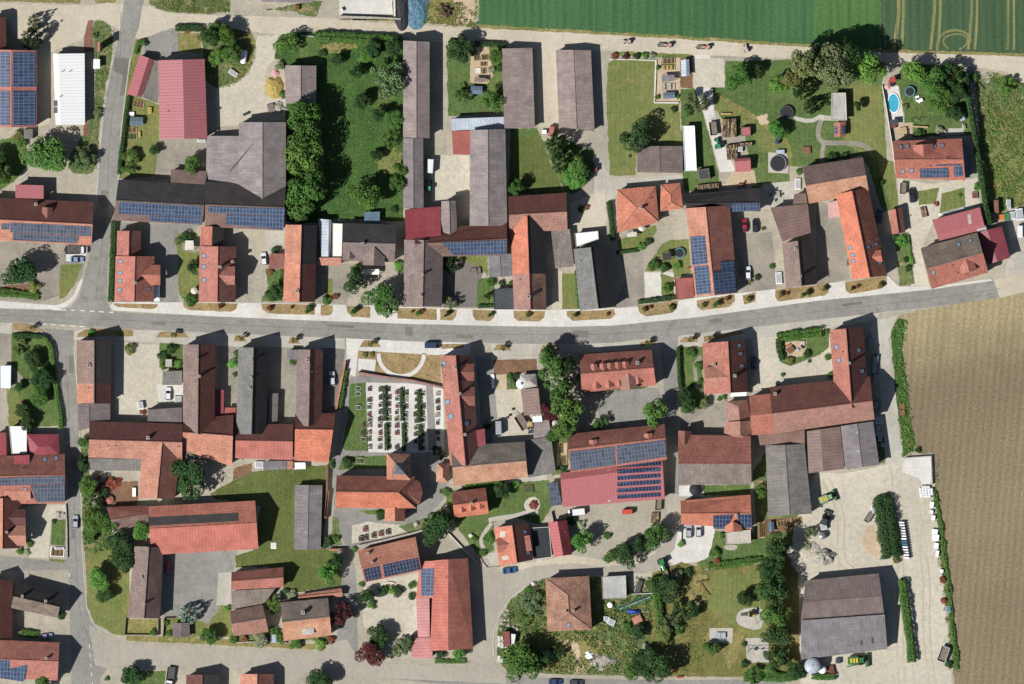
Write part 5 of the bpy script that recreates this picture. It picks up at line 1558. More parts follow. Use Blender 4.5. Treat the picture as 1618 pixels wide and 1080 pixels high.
bed('dark framed bed nearest the lawn below the greenhouse', [(784,826),(850,830),(848,866),(780,862)], mat='planting', rows=3)
crate('garden_chest', 'small grey shed box at the corner of the solar hall', 'shed', 176,830,2.9,3.0,2.2, 'wood_grey', lid='flat_grey')
crate('cabinet', 'white cabinet at the foot of the big red barn', 'cabinet', 1250,872,2.4,.9,1.2, 'white', lid='plastic_grey')
sheet(0,265)
flatroof('annex', 'small red flat annex behind the house with grey solar panels', [(95,103),(270,108),(270,192),(95,186)],5.4, 'metal_red')
Bld('farmhouse', 'long tiled farmhouse with grey solar panels at the side street corner', [(-60,183),(582,212),(568,482),(-60,448)], 'ew', 5,8.8, 'tile_dark', 'tile_orange', wins=2).solar(
	[(60,340),(566,362),(563,424),(62,398)],[(80,402),(490,425),(478,468),(78,448)],[(8,345),(54,346),(54,382),(8,380)], mat='solar_grey').chim((222,225), w=.8, h=2.2, mat='white').dorm((294,250), w=3, h=1.2, mat='tile_rust')
Bld('barn', 'dark brown barn with blue solar panels beside the side street', [(735,72),(1278,105),(1255,354),(703,325)], 'ew', 5,9, 'tile_slate', 'tile_brown').solar(
	[(742,212),(1254,240),(1252,306),(737,284)],[(930,297),(1252,309),(1248,348),(928,328)]).gate(.3).gate(.7)
Bld('lean_to', 'small brown lean-to behind the dark solar barns', [(1060,8),(1283,20),(1278,103),(1060,90)], 'ew', 3.5,4.8, 'tile_brown', r=1, cat='shed')
Bld('farmhouse', 'red tiled house on the street corner with a cross gable', [(718,548),(958,548),(955,828),(710,826)], 'ns', 5.2,9, 'tile_salmon', 'tile_red', wins=2).sky((748,580),(744,652),(744,700),(740,757),(922,752)).chim((838,712)).dorm((990,664), w=6, h=2.4, mat='tile_red')
Bld('wing', 'narrow red wing at the back of the corner house', [(727,390),(875,390),(872,546),(724,546)], 'ns', 4.2,7, 'tile_salmon', 'tile_rust', cat='house', wins=1)
canopy('terrace_roof', 'slim white terrace roof on the side of the corner house', [(955,730),(988,730),(990,828),(952,828)],2.6, 'metal_white')
sheet(320,265)
Bld('farmhouse', 'red tiled house with many skylights beside the yard with the white car', [(-18,486),(210,488),(205,832),(-22,832)], 'ns', 5.4,9.2, 'tile_salmon', 'tile_rust', wins=2).sky((8,545),(8,612),(10,695),(178,715)).chim((108,614),(185,580)).dorm((196,668), w=5.5, h=2.2, mat='tile_salmon')
Bld('wing', 'low red wing joining the skylight house to the barn', [(-10,360),(132,366),(128,484),(-14,484)], 'ns', 4.4,7, 'tile_red', 'tile_slate', r=.5, cat='house', wins=1)
# ---- second farm: grey barns
sheet(320,0)
Bld('shed', 'small brown sheet-roofed barn at the top of the orchard', [(513,405),(706,405),(706,645),(513,640)], 'ns', 4.6,6.8, 'sheet_brown').gate()
Bld('barn', 'big grey-brown barn running down to the dark solar barn', [(226,757),(517,757),(517,1240),(226,1240)], 'ns', 5.4,8.6, 'sheet_brown').gate(.2)
Bld('lean_to', 'wide grey-brown lean-to on the big barn with a long pole on it', [(26,842),(226,842),(226,1180),(20,1160)], 'ns', 3.4,5.35, 'sheet_brown', r=1, cat='shed')
o, x, y = root_at('ladder', 245,970, 'long pale ladder lying slantwise on the grey-brown lean-to roof', 'ladder')
for s in (-.18,.18):
	m = MB(); a = W(165,1065); b = W(322,880); m.tube((a[0] + s, a[1],5.1),(b[0] + s, b[1],7.5),.07, 'steel'); m.build('rail', o)
sheet(320,265)
Bld('barn', 'dark brown barn with blue solar panels above the yard with the white car', [(15,84),(517,100),(500,388),(14,366)], 'ew', 5.2,9.6, 'tile_slate', 'tile_brown').solar([(38,238),(512,252),(508,298),(36,276)],[(150,288),(508,300),(502,384),(146,350)]).gate(.4).gate(.75)
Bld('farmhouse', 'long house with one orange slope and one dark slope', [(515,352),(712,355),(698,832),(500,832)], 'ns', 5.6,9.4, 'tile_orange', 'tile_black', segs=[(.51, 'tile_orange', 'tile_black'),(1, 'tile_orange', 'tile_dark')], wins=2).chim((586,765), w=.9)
canopy('canopy', 'small brown lean-to roof behind the parked white car', [(420,532),(505,530),(505,628),(410,625)],2.6, 'tile_rust', .6, r=1)
Bld('shed', 'pale blue metal roof beside the white terrace roof', [(718,315),(800,322),(792,550),(736,550)], 'ns', 3.2,3.9, 'metal_pale', r=.8)
flatroof('annex', 'white flat terrace roof touching the dark house', [(805,342),(870,346),(864,552),(803,552)],3.1, 'metal_white', rim='stone')
Bld('lean_to', 'narrow orange tiled lean-to below the pale blue roof', [(716,556),(862,556),(860,606),(712,604)], 'ew', 3.1,4, 'tile_orange', r=0, cat='shed')
Bld('farmhouse', 'dark tiled house with a hipped gable behind two big trees', [(872,342),(1202,352),(1192,584),(868,576)], 'ew', 5,8.6, 'tile_slate', 'tile_mauve', wins=2).chim((994,470), w=.8).dorm((912,560), w=2.4, h=1.0, mat='tile_mauve').dorm((1062,600), w=6.6, h=2.3, mat='tile_mauve')
canopy('terrace_roof', 'white framed porch roof under the dark house gable', [(1000,628),(1096,628),(1096,662),(1000,660)],2.5, 'metal_white')
canopy('canopy', 'striped glass canopy behind the dark house', [(1003,275),(1100,270),(1100,346),(1003,341)],2.5, 'glass_roof', ridge='ew')
# ---- long sheet-roofed barns by the upper lane
sheet(640,0)
Bld('barn', 'long narrow grey-brown barn shaded by the silvery tree', [(-12,250),(152,258),(152,856),(-12,852)], 'ns', 5.6,7.6, 'sheet_brown').gate(.2).gate(.6)
Bld('barn', 'lower grey continuation of the long narrow barn', [(-12,857),(112,857),(115,1288),(-12,1292)], 'ns', 4.8,6.2, 'sheet_grey').gate(.3)
Bld('barn', 'plain brown single-pitch barn beside the vegetable garden', [(600,300),(790,295),(806,795),(615,795)], 'ns', 3.8,5.2, 'sheet_brown', r=0.02).gate(.4)
Bld('barn', 'free-standing brown barn with open yards on both sides', [(935,308),(1153,310),(1177,815),(955,785)], 'ns', 3.9,5.2, 'sheet_brown').gate(.3)
Bld('shed', 'pale metal lean-to across the head of the long barn', [(288,732),(612,720),(615,797),(290,808)], 'ew', 3.2,4, 'metal_pale', r=.05)
flatroof('shed', 'square red flat roof beside the pale metal lean-to', [(290,810),(405,809),(405,960),(298,957)],3.4, 'flat_red')
Bld('barn', 'long brown barn joining the solar-roofed cross barn', [(405,806),(622,799),(634,1400),(400,1400)], 'ns', 5.4,8, 'sheet_brown').gate(.3)
greenhouse('pale glass greenhouse on the lawn by the vegetable garden', [(408,530),(481,534),(480,586),(402,580)],2.2, ridge='ew')
canopy('canopy', 'small grey roofed shelter inside the vegetable garden', [(432,480),(502,482),(502,508),(430,506)],1.9, 'wood_grey', .1)
bed('empty cream bed next to the garden shelter', [(432,418),(470,418),(470,456),(432,456)], mat='stone_white', rows=0)
bed('narrow cream bed with the single crop row', [(476,418),(502,418),(502,456),(476,456)], mat='soil', rows=1)
bed('square planted bed at the centre of the vegetable garden', [(466,382),(508,382),(508,408),(466,408)], rows=2)
bed('planted bed at the top corner of the vegetable garden', [(425,345),(460,340),(470,372),(428,376)], rows=2)
bed('planted bed under the clipped hedge of the vegetable garden', [(470,338),(515,335),(518,370),(476,372)], rows=3)
crate('shed', 'tiny red brick-coloured hut at the lower end of the free-standing barn', 'hut', 908,812,1.6,3.2,2.0, 'brick', rz=-12, lid='tile_salmon')
crate('water_tank', 'pale water tank next to the tiny red hut', 'tank', 864,816,1.6,1.3,1.0, 'plastic_grey', lid='white')
crate('shed', 'small dark brown hut beside the driveway by the conifers', 'hut', 1180,1046,1.3,1.6,1.9, 'wood', lid='tile_rust')
sheet(640,265)
Bld('barn', 'crimson metal roof above the brown street house', [(-2,258),(222,238),(222,445),(4,445)], 'ew', 5,8, 'metal_crimson', 'tile_dark', r=.98)
Bld('annex', 'narrow pale brown ridge roof beside the crimson roof', [(225,206),(314,202),(327,440),(221,440)], 'ns', 6.2,7.6, 'sheet_brown', r=.55, cat='shed')
Bld('barn', 'dark red tiled cross barn with a blue solar strip', [(60,385),(632,335),(632,543),(60,552)], 'ew', 5.6,9, 'tile_dark', 'tile_brown').solar([(228,462),(626,448),(626,534),(300,540)]).gate(.6)
Bld('farmhouse', 'brown-roofed house with dark east slope at the street verge', [(-5,445),(238,450),(228,862),(-10,858)], 'ns', 5.6,9.4, 'tile_mauve', 'tile_mauve', wins=2).chim((108,660),(96,790), w=.6)
Bld('shed', 'grey ribbed shed roof under the solar strip', [(518,538),(660,532),(668,672),(522,678)], 'ns', 2.9,3.4, 'sheet_grey')
flatroof('garage', 'dark grey flat-roofed garage at the street verge', [(550,752),(674,745),(676,878),(552,878)],2.9, 'flat_dark', rim='steel_dark')
Bld('barn', 'dark red tiled barn behind the house with a black slope', [(640,178),(1000,153),(1008,386),(648,400)], 'ew', 5.4,9, 'tile_dark', 'tile_pink').gate(.3)
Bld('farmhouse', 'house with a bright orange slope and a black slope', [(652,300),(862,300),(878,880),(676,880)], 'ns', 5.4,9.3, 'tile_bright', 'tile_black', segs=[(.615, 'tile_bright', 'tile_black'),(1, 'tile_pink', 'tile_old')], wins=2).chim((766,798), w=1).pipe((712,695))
flatroof('shed', 'mottled grey flat roof behind the black-sloped house', [(905,384),(1022,380),(1048,610),(932,624)],3, 'sheet_mottled')
flatroof('building_shell', 'roofless white shell of a new building in shade', [(1052,405),(1198,390),(1202,442),(1060,492)],3.2, 'metal_white', rim='plaster_grey', cat='building')
Bld('farmhouse', 'charcoal house whose street gable meets the verge by the paved drive', [(1045,503),(1258,482),(1312,860),(1085,886)], 'ns', 5.6,9.6, 'tile_grey', 'tile_black', wins=2).pipe((1088,578),(1115,850))
# ---- hipped house and its neighbours
sheet(960,0)
Bld('shed', 'low grey-brown shed at the foot of the large mown lawn', [(178,905),(466,905),(468,1072),(184,1068)], 'ns', 3,3.8, 'sheet_dark')
flatroof('container', 'long narrow white flat-roofed container beside the lawn shed', [(466,781),(540,778),(553,1058),(480,1061)],2.8, 'metal_white', wall='white', rim='white')
Bld('shed', 'small grey shed by the beige gravel square', [(455,372),(505,365),(511,470),(458,472)], 'ns', 2.3,2.9, 'metal_pale', r=.6)
canopy('canopy', 'grey slatted roof inside the walled kitchen garden', [(336,466),(414,462),(416,500),(338,506)],2.2, 'sheet_grey')
greenhouse('small polytunnel with a green end in the walled kitchen garden', [(345,572),(418,568),(420,608),(345,612)],1.8, ridge='ew', name='polytunnel')
crate('shed', 'red-roofed garden hut alone on the grass', 'hut', 859,814,3.0,2.8,2.3, 'wood', lid='metal_red', rz=2)
Bld('shed', 'red-roofed wood store joined to the stacked firewood', [(785,985),(887,977),(890,1062),(794,1066)], 'ew', 2.6,3.4, 'metal_red', r=.2)
sheet(960,265)
Bld('house', 'square house with a bright red hipped roof', [(60,133),(298,112),(319,336),(60,402)], 'ew', 4.2,6.9, 'tile_bright', 'tile_bright', hip=(.5,.38), wins=1, m3='tile_bright').chim((208,247)).pipe((258,195))
Bld('garage', 'smaller red hipped garage beside the square hipped house', [(330,103),(450,92),(468,250),(326,270)], 'ns', 3.2,4.7, 'tile_bright', hip=(.42,.3), m3='tile_bright')
canopy('terrace_awning', 'white awning at the lower corner of the hipped house', [(120,402),(180,396),(182,424),(124,430)],2.4, 'canvas', ridge='ew', cat='awning')
umbrella('pale parasol on the terrace of the hipped house', 212,372,22)
Bld('barn', 'black tiled cross barn with a small solar strip', [(470,165),(946,124),(950,270),(490,252)], 'ew', 4.6,7, 'tile_black', 'tile_black', r=.62).solar([(765,222),(944,212),(946,264),(775,274)])
Bld('barn', 'orange barn with blue solar panels on both slopes', [(486,250),(758,232),(808,775),(545,800)], 'ns', 5.6,9.2, 'tile_orange', 'tile_rust', r=.45, wins=2).solar(
	[(512,428),(604,420),(620,594),(526,604)],[(536,612),(624,602),(642,778),(552,788)],[(698,580),(784,572),(788,630),(700,636)],[(656,642),(788,634),(802,770),(664,780)]).gate(.3,1)
flatroof('garage', 'small square red garage touching the orange solar barn', [(415,686),(530,680),(538,806),(430,816)],2.9, 'flat_red', rim='brick')
Bld('barn', 'wide mauve metal roof above the shaded house', [(1010,246),(1242,222),(1262,402),(1084,456)], 'ns', 4.2,5.4, 'metal_brown', r=.0)
Bld('annex', 'narrow metal extension above the wide mauve roof', [(1157,162),(1230,156),(1240,220),(1150,229)], 'ns', 3.6,4.2, 'metal_brown', r=.0, cat='shed')
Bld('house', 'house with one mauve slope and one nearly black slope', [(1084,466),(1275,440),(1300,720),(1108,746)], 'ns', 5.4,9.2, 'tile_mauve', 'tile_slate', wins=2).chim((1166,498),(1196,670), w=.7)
woodpile('long low stack of split firewood above the black cross barn', [(556,106),(690,92),(692,140),(560,146)],1.4)
crate('shed', 'dark square hut on the grass near the firewood', 'hut', 598,40,3.6,3.4,2.2, 'wood_grey', rz=8, lid='flat_dark')
canopy('pavilion', 'dark-roofed garden gazebo beside a round trampoline', [(338,530),(392,522),(398,566),(346,576)],2.6, 'tile_black', .3, cat='gazebo')
# ---- right end of the main street
sheet(1288,265)
Bld('barn', 'brown and orange barn tilted across the end of the garden', [(-80,-8),(296,-66),(334,150),(-38,222)], 'ew', 5.4,8.6, 'tile_brown', 'tile_pale').gate(.4)
Bld('farmhouse', 'long bright orange house with a small wall dormer', [(128,165),(328,120),(447,668),(232,692)], 'ns', 5.6,9.4, 'tile_bright', 'tile_rust', wins=2).sky((217,495),(232,540),(235,578),(378,472),(402,590),(330,490)).pipe((335,452)).dorm((408,545), w=3.4, h=1.3, mat='tile_bright')
canopy('canopy', 'translucent pink canopy on the side of the long orange house', [(75,218),(160,195),(178,300),(85,312)],2.7, 'pink_sheet')
Bld('shed', 'small tiled garage hut at the head of the flower strip', [(455,264),(540,245),(560,400),(478,412)], 'ns', 2.8,4.2, 'tile_red', 'tile_rust').pipe((538,328))
Bld('hall', 'crimson metal hall with a pale panel behind the two-coloured house', [(725,322),(1022,244),(1056,380),(770,452)], 'ew', 4.6,5.6, 'metal_red', r=.7).patch('translucent_strip', 'flat_pale', [(944,290),(964,285),(972,345),(952,350)])
Bld('hall', 'crimson metal hall nearest the parked containers', [(1008,400),(1158,362),(1212,556),(1076,598)], 'ns', 4.4,5.4, 'metal_crimson', r=.4)
flatroof('annex', 'pale flat roof squeezed between two crimson halls', [(1002,358),(1050,346),(1066,380),(1006,394)],4.9, 'flat_pale')
Bld('farmhouse', 'big house, brown upper slope and red lower slope, by the brown field', [(655,497),(1005,400),(1075,650),(722,752)], 'ew', 5.8,10, 'tile_weathered', 'tile_red', wins=2).sky((890,475),(962,452),(733,648)).dorm((955,640), w=4.6, h=2.2, mat='tile_salmon').pipe((880,655),(850,605))
sheet(1288,0)
Bld('house', 'red tiled house with blue panels below the oval pool', [(480,873),(910,858),(932,1118),(500,1104)], 'ew', 5,8.6, 'tile_red', 'tile_red', wins=2).sky((530,910),(572,905),(738,903),(788,900),(598,1058),(543,1062)).solar(
	[(650,1048),(824,1040),(828,1098),(652,1102)],[(860,1030),(912,1028),(918,1092),(864,1096)],[(748,1022),(905,1016),(905,1024),(748,1030)]).dorm((668,900), w=6, h=1.4, mat='tile_red').pipe((812,985),(710,1030))
Bld('lean_to', 'bluish glass lean-to on the end wall of the house with blue panels', [(914,920),(940,916),(962,1098),(934,1102)], 'ns', 2.6,3.4, 'glass_roof', r=0, cat='conservatory')
flatroof('pavilion', 'pale grey flat-roofed pavilion on the garden terrace', [(102,575),(190,574),(197,745),(98,746)],2.8, 'flat_pale', rim='stone_white')
Bld('shed', 'tiny orange-roofed hut carrying two little solar panels', [(118,762),(190,752),(191,846),(118,849)], 'ns', 2.3,3.2, 'tile_red').solar([(119,784),(136,782),(136,826),(119,828)],[(165,782),(188,780),(189,828),(166,829)])
canopy('canopy', 'dark slanted shelter by the tall garden hedge', [(888,700),(916,692),(932,740),(900,752)],2.2, 'metal_pale', .5)
canopy('awning', 'faded red awning at the head of the pool terrace', [(462,484),(496,474),(500,508),(450,514)],2.2, 'red_paint', .2)
flatroof('shed', 'little grey pool house at the foot of the pool terrace', [(466,742),(514,738),(516,774),(468,776)],2.1, 'flat_dark')
crate('storage_box', 'low red garden chest beside the little pool house', 'box', 484,782,2.0,.9,.9, 'red_paint', lid='rust')
# ---- south of the main street, left
sheet(0,510)
flatroof('shed', 'white flat roof beside the hedged corner garden', [(3,265),(68,264),(66,404),(4,404)],2.8, 'metal_white')
Bld('farmhouse', 'street-corner house, mauve roof with an orange rear end', [(476,108),(692,108),(688,498),(478,498)], 'ns', 5.6,9.4, 'tile_mauve', 'tile_slate', segs=[(.69, 'tile_mauve', 'tile_slate'),(1, 'tile_orange', 'tile_dark')], wins=2).chim((550,264), w=1).pipe((548,405))
Bld('shed', 'grey-brown ribbed shed behind the mauve corner house', [(480,500),(684,500),(684,612),(484,672)], 'ns', 3.6,4.8, 'sheet_dark', r=.35)
Bld('barn', 'orange and dark red cross barn with two roof hatches', [(556,608),(1132,625),(1130,852),(548,834)], 'ew', 5.2,8.8, 'tile_dark', 'tile_orange').chim((918,712), w=.9).pipe((668,765),(712,765),(1108,766)).gate(.5)
Bld('lean_to', 'mottled grey lean-to above the cluttered scrap yard', [(548,838),(886,846),(884,918),(548,914)], 'ew', 3.2,5, 'sheet_mottled', r=0, cat='shed')
Bld('wing', 'orange wing reaching from the cross barn to the round-crowned tree', [(884,742),(1128,742),(1085,1090),(862,1086)], 'ns', 5.2,8.7, 'tile_orange', 'tile_rust', cat='barn')
Bld('shed', 'dark grey ribbed shed beside the yard with the small white car', [(918,526),(1128,512),(1128,652),(912,645)], 'ew', 3.6,4.6, 'sheet_dark', r=.1)
Bld('farmhouse', 'mauve-brown house with white chimneys beside the small white car', [(1138,134),(1336,134),(1332,690),(1134,690)], 'ns', 5.8,9.6, 'tile_mauve', 'tile_dark', r=.47, wins=2).chim((1224,222),(1236,330), w=.7, mat='white')
flatroof('shed', 'grey shingle flat roof beside the cottage garden', [(1012,300),(1130,296),(1130,384),(1006,384)],2.6, 'sheet_mottled')
crate('garden_hut', 'tiny pale hut in the cottage garden', 'hut', 1047,248,2.1,2.4,2.0, 'wood_pale', lid='flat_pale')
Bld('barn', 'orange barn behind the mauve-brown house', [(1134,600),(1448,570),(1440,890),(1134,788)], 'ew', 5.2,8.6, 'tile_dark', 'tile_orange', r=.4)
Bld('lean_to', 'grey weathered lean-to below the orange barn', [(1134,792),(1340,800),(1336,850),(1130,850)], 'ew', 3.2,4.6, 'sheet_mottled', r=0, cat='shed')
Bld('farmhouse', 'red-brown tiled house with grey solar panels and orange gables', [(-40,826),(402,812),(404,1120),(-40,1124)], 'ew', 5,8.8, 'tile_rust', 'tile_red', r=.42, wins=2).solar([(-30,962),(398,948),(400,1000),(-30,1010)],[(190,1010),(400,1002),(402,1108),(225,1112)], mat='solar_grey').sky((278,846),(348,838),(155,1035)).dorm((108,1095), w=8, h=1.6, mat='tile_orange', flat=True).pipe((138,905))
Bld('house', 'red hipped roof above the lower left side street', [(165,690),(365,690),(372,826),(192,832)], 'ew', 4.4,6, 'metal_crimson', hip=(.3,.3), r=.55, m3='metal_crimson')
flatroof('annex', 'bright white flat roof between two crimson roofs', [(55,640),(166,640),(166,808),(72,812)],4.2, 'metal_white', rim='stone_white')
flatroof('annex', 'crimson roof cut by the picture edge beside the white flat roof', [(-30,680),(38,680),(42,836),(-30,836)],4.4, 'metal_crimson')
flatroof('annex', 'small crimson link roof under the bright white flat roof', [(88,822),(182,818),(184,884),(90,888)],6.8, 'metal_crimson')
sheet(320,510)
flatroof('shed', 'narrow crimson flat roof along the mauve-brown house', [(76,415),(133,415),(130,578),(72,590)],3, 'metal_crimson')
flatroof('shed', 'little dull red roof tucked behind the grey slate house', [(140,525),(206,525),(206,574),(134,572)],3, 'flat_red')
Bld('farmhouse', 'long grey slate house between two yards', [(222,150),(410,155),(398,690),(208,690)], 'ns', 5.8,9.8, 'tile_grey', 'tile_black', wins=2).chim((306,232),(300,338),(292,404), w=.6, mat='stone')
Bld('barn', 'salmon metal and dark tile barn behind the grey slate house', [(205,628),(562,628),(558,850),(203,838)], 'ew', 5,8.4, 'tile_dark', 'metal_coral', r=.47)
Bld('lean_to', 'mottled stone-grey lean-to on the grey slate house', [(414,438),(470,436),(465,632),(408,640)], 'ns', 2.8,3.8, 'sheet_mottled', r=0, cat='shed')
Bld('farmhouse', 'house with one grey-brown slope and one red slope', [(585,165),(748,165),(738,640),(578,640)], 'ns', 5.6,9.2, 'tile_mauve', 'tile_rust', wins=2).chim((650,232), w=1.1).pipe((680,300))
flatroof('annex', 'grey roofed porch at the street end of the red-sloped house', [(524,165),(584,166),(583,228),(522,224)],3, 'sheet_grey')
Bld('barn', 'bright orange barn beside the church path', [(575,560),(826,560),(782,866),(570,852)], 'ew', 5.2,8.4, 'tile_dark', 'tile_bright', r=.33)
flatroof('shed', 'pale grey ribbed shed roof behind the salmon barn', [(380,856),(520,856),(520,906),(378,916)],2.8, 'sheet_grey')
canopy('canopy', 'white tarpaulin roof under the bright orange barn', [(565,866),(638,866),(640,906),(566,908)],2.4, 'metal_white')
flatroof('shed', 'small orange roof between the ribbed shed and the white tarpaulin', [(524,856),(562,858),(562,908),(526,908)],3.2, 'tile_orange')
crate('storage_box', 'white chest beside the vegetable rows behind the salmon barn', 'box', 350,880,2.6,2.0,1.2, 'white', lid='plastic_grey')
Bld('shed', 'long grey ribbed shed on the mown meadow', [(573,1006),(744,1006),(733,1406),(569,1406)], 'ns', 3,4.2, 'sheet_grey')
# ---- church
nave = Bld('church', 'church with an orange nave roof and a square tower', [(832,946),(1316,952),(1326,1150),(824,1146)], 'ew', 7.2,11.2, 'tile_rust', 'tile_bright', hip=(0,.22), m3='tile_rust')
CH = nave.root
sheet(0,0,1)
tq = [W(*p) for p in ((612,717),(648,718),(648,757),(612,756))]
tc = (sum(p[0] for p in tq) / 4, sum(p[1] for p in tq) / 4)
def scaled(P, c, k): return [(c[0] + (p[0] - c[0]) * k, c[1] + (p[1] - c[1]) * k) for p in P]
m = MB(); m.prism(scaled(tq, tc, .93),0,16, 'plaster'); m.prism(scaled(tq, tc, .99),16.003,16.4, 'stone', bottom=True); tower = m.build('tower', CH)
m = MB()
c3 = [p + (16.4,) for p in scaled(tq, tc, 1.06)]
mid = [p + (18.6,) for p in scaled(tq, tc, .62)]
up = [p + (20.0,) for p in scaled(tq, tc, .3)]
for i in range(4):
	j = (i + 1) % 4
	mt = ('tile_old', 'tile_old', 'tile_orange', 'tile_orange')[i]
	m.poly([c3[i], c3[j], mid[j], mid[i]], mt, (0,0,1)); m.poly([mid[i], mid[j], up[j], up[i]], 'lead' if i in (1,2) else 'tile_old', (0,0,1))
	m.poly([up[i], up[j], tc + (22.6,)], 'lead', (0,0,1))
m.build('spire', tower)
m = MB(); m.tube(tc + (22.4,), tc + (24.2,),.06, 'gold'); m.box(tc + (23.7,),(.9,.08,.08), 'gold'); m.lathe(tc + (22.4,),((.05,0),(.25,.25),(.05,.5)), 'gold', 10); m.build('cross', tower)
for k, (dx, dy, rz) in enumerate(((0,-3.42,0),(3.3,0,90),(-3.3,0,90),(0,3.75,0))):
	m = MB()
	m.box((tc[0] + dx, tc[1] + dy, 13.2),(1.8,.16,1.8), 'stone_white', R(rz)); m.build('clock_face', tower)
m = MB()
ang = 0
porch = [W(*p) for p in ((608,798),(640,798),(640,823),(608,823))]
px_ = (porch[0][0] + porch[1][0]) / 2
e1, t1 = 5.0,7.6
for i, sgn in ((0,-1),(1,1)):
	a, b = porch[i], porch[3 - i]
	m.poly([(a[0], a[1], e1),(px_, a[1], t1),(px_, b[1], t1),(b[0], b[1], e1)], 'tile_orange' if i == 0 else 'tile_rust', (0,0,1))
	m.poly([(a[0] - sgn * .4, a[1],0),(a[0] - sgn * .4, a[1], e1 + .1),(b[0] - sgn * .4, b[1] + .3, e1 + .1),(b[0] - sgn * .4, b[1] + .3,0)], 'plaster')
m.poly([(porch[3][0] + .4, porch[3][1] + .3,0),(porch[2][0] - .4, porch[2][1] + .3,0),(porch[2][0] - .4, porch[2][1] + .3, e1 + .1),(px_, porch[2][1] + .3, t1 - .15),(porch[3][0] + .4, porch[3][1] + .3, e1 + .1)], 'plaster')
m.build('porch', CH)
ap = [W(*p) for p in ((655,756),(664,762),(668,777),(664,793),(657,800))]
m = MB()
for a, b in zip(ap, ap[1:]):
	m.poly([a + (6.4,), b + (6.4,), W(640,777) + (9.8,)], 'tile_rust', (0,0,1)); m.poly([a + (0,), b + (0,), b + (6.4,), a + (6.4,)], 'plaster')
m.build('apse', CH)
for i in range(5):
	X = 545 + i * 15
	if 606 < X < 642: continue
	x, y = W(X, 801.6 - (605 - X) * .0)
	m = MB(); m.box((x, y + .3,4),(1.2,.12,3.4), 'glass'); m.lathe((x, y + .3,5.6),((.6,0),(.45,.4),(.05,.6)), 'stone', 8); m.build('window', CH)
# ---- farms right of the church
sheet(640,510)
Bld('farmhouse', 'long red house between the churchyard and the paved lane', [(218,202),(408,200),(470,885),(280,885)], 'ns', 6,9.8, 'tile_red', 'tile_rust', segs=[(.23, 'tile_red', 'tile_dark'),(.6, 'tile_salmon', 'tile_rust'),(1, 'tile_salmon', 'tile_rust')], wins=2).sky((238,253),(262,490),(283,580),(384,622),(398,460), w=1.4, l=1.6).chim((310,276),(340,438),(372,692), w=.7, mat='stone').pipe((245,328)).dorm((424,305), w=5, h=2, mat='tile_rust').dorm((428,455), w=5.5, h=2, mat='tile_rust')
Bld('barn', 'tan tiled barn forming the foot of the L with the long red house', [(285,765),(742,736),(762,958),(300,1010)], 'ew', 5.4,9, 'tile_weathered', 'tile_pale', r=.53).gate(.6)
flatroof('annex', 'small red roofed annex in the inner corner of the L-shaped farm', [(440,668),(494,655),(500,758),(452,768)],6.6, 'metal_crimson')
flatroof('shed', 'dark grey shed in the shade beside the tan barn', [(745,730),(905,702),(936,930),(764,960)],3, 'sheet_mottled')
flatroof('shed', 'dull brown flat roof below the maroon tree', [(800,606),(892,600),(908,700),(798,716)],3.3, 'sheet_brown')
Bld('barn', 'small purple-brown roof below the white dome', [(718,412),(838,402),(856,566),(738,574)], 'ns', 3.6,4.6, 'metal_brown', r=.9)
Bld('gazebo', 'faceted pale roof joined to the white dome', [(712,322),(812,316),(822,396),(722,410)], 'ew', 3,4.6, 'flat_pale', hip=(.4,.4), m3='flat_pale')
o, x, y = root_at('dome', 722,376, 'white round dome beside the faceted pale roof', 'dome')
m = MB(); r_ = L(33); m.lathe((x, y, 0),((r_, 0),(r_, 2.2)), 'white', 28, False); m.build('wall', o)
m = MB(); m.lathe((x, y, 2.2),[(r_ * math.cos(a), r_ * .95 * math.sin(a)) for a in (0,.25,.5,.75,1.0,1.25,1.5)], 'white', 28, False); m.build('shell', o)
m = MB(); m.lathe((x, y, 2.2 + r_ * .94),((.5,0),(.4,.3),(.05,.4)), 'steel', 12); m.build('vent', o)
canopy('canopy', 'small white canopy above the dull brown flat roof', [(790,580),(848,576),(852,612),(792,616)],4.6, 'metal_white')
Bld('gatehouse', 'little hipped tan building at the churchyard corner', [(198,870),(276,870),(270,992),(193,986)], 'ns', 3,4.8, 'tile_pale', 'tile_rust', hip=(.3,.3), cat='building')
Bld('house', 'red tiled house with five roof dormers facing the street', [(1083,196),(1529,165),(1558,387),(1096,432)], 'ew', 5.2,9.2, 'tile_rust', 'tile_salmon', wins=2).dorm((1172,260),(1228,256),(1272,252),(1320,248),(1366,244), w=1.7, h=1.4, mat='tile_red').dorm((1186,402),(1266,394),(1330,388),(1448,372), w=2.0, h=1.2, mat='tile_salmon').dorm((1394,406), w=5, h=2.4, mat='tile_pink').chim((1442,246), w=.9, mat='stone')
sheet(960,510)
Bld('house', 'orange and dark red house with a cross gable behind a garden hedge', [(588,126),(852,105),(872,428),(600,442)], 'ns', 5.4,9.2, 'tile_red', 'tile_dark', r=.6, wins=2).sky((818,140),(825,190),(832,265),(690,372)).chim((662,260),(790,328), w=.8, mat='white').dorm((612,342), w=6.5, h=2.4, mat='tile_orange')
canopy('terrace_roof', 'white balcony roof at the lower end of the cross-gabled house', [(770,432),(860,424),(862,452),(758,458)],2.6, 'metal_white')
Bld('shed', 'small hipped tile building between yard and big red barn', [(736,486),(868,478),(888,600),(738,606)], 'ns', 3.6,5.4, 'tile_pink', 'tile_rust', hip=(.3,0), r=.55, m3='tile_pink')
Bld('shed', 'small pointed tile roof running into the two-tone barn', [(724,614),(889,606),(889,736),(722,720)], 'ns', 4.2,6.6, 'tile_pink', hip=(0,.3), r=.6, m3='tile_pink')
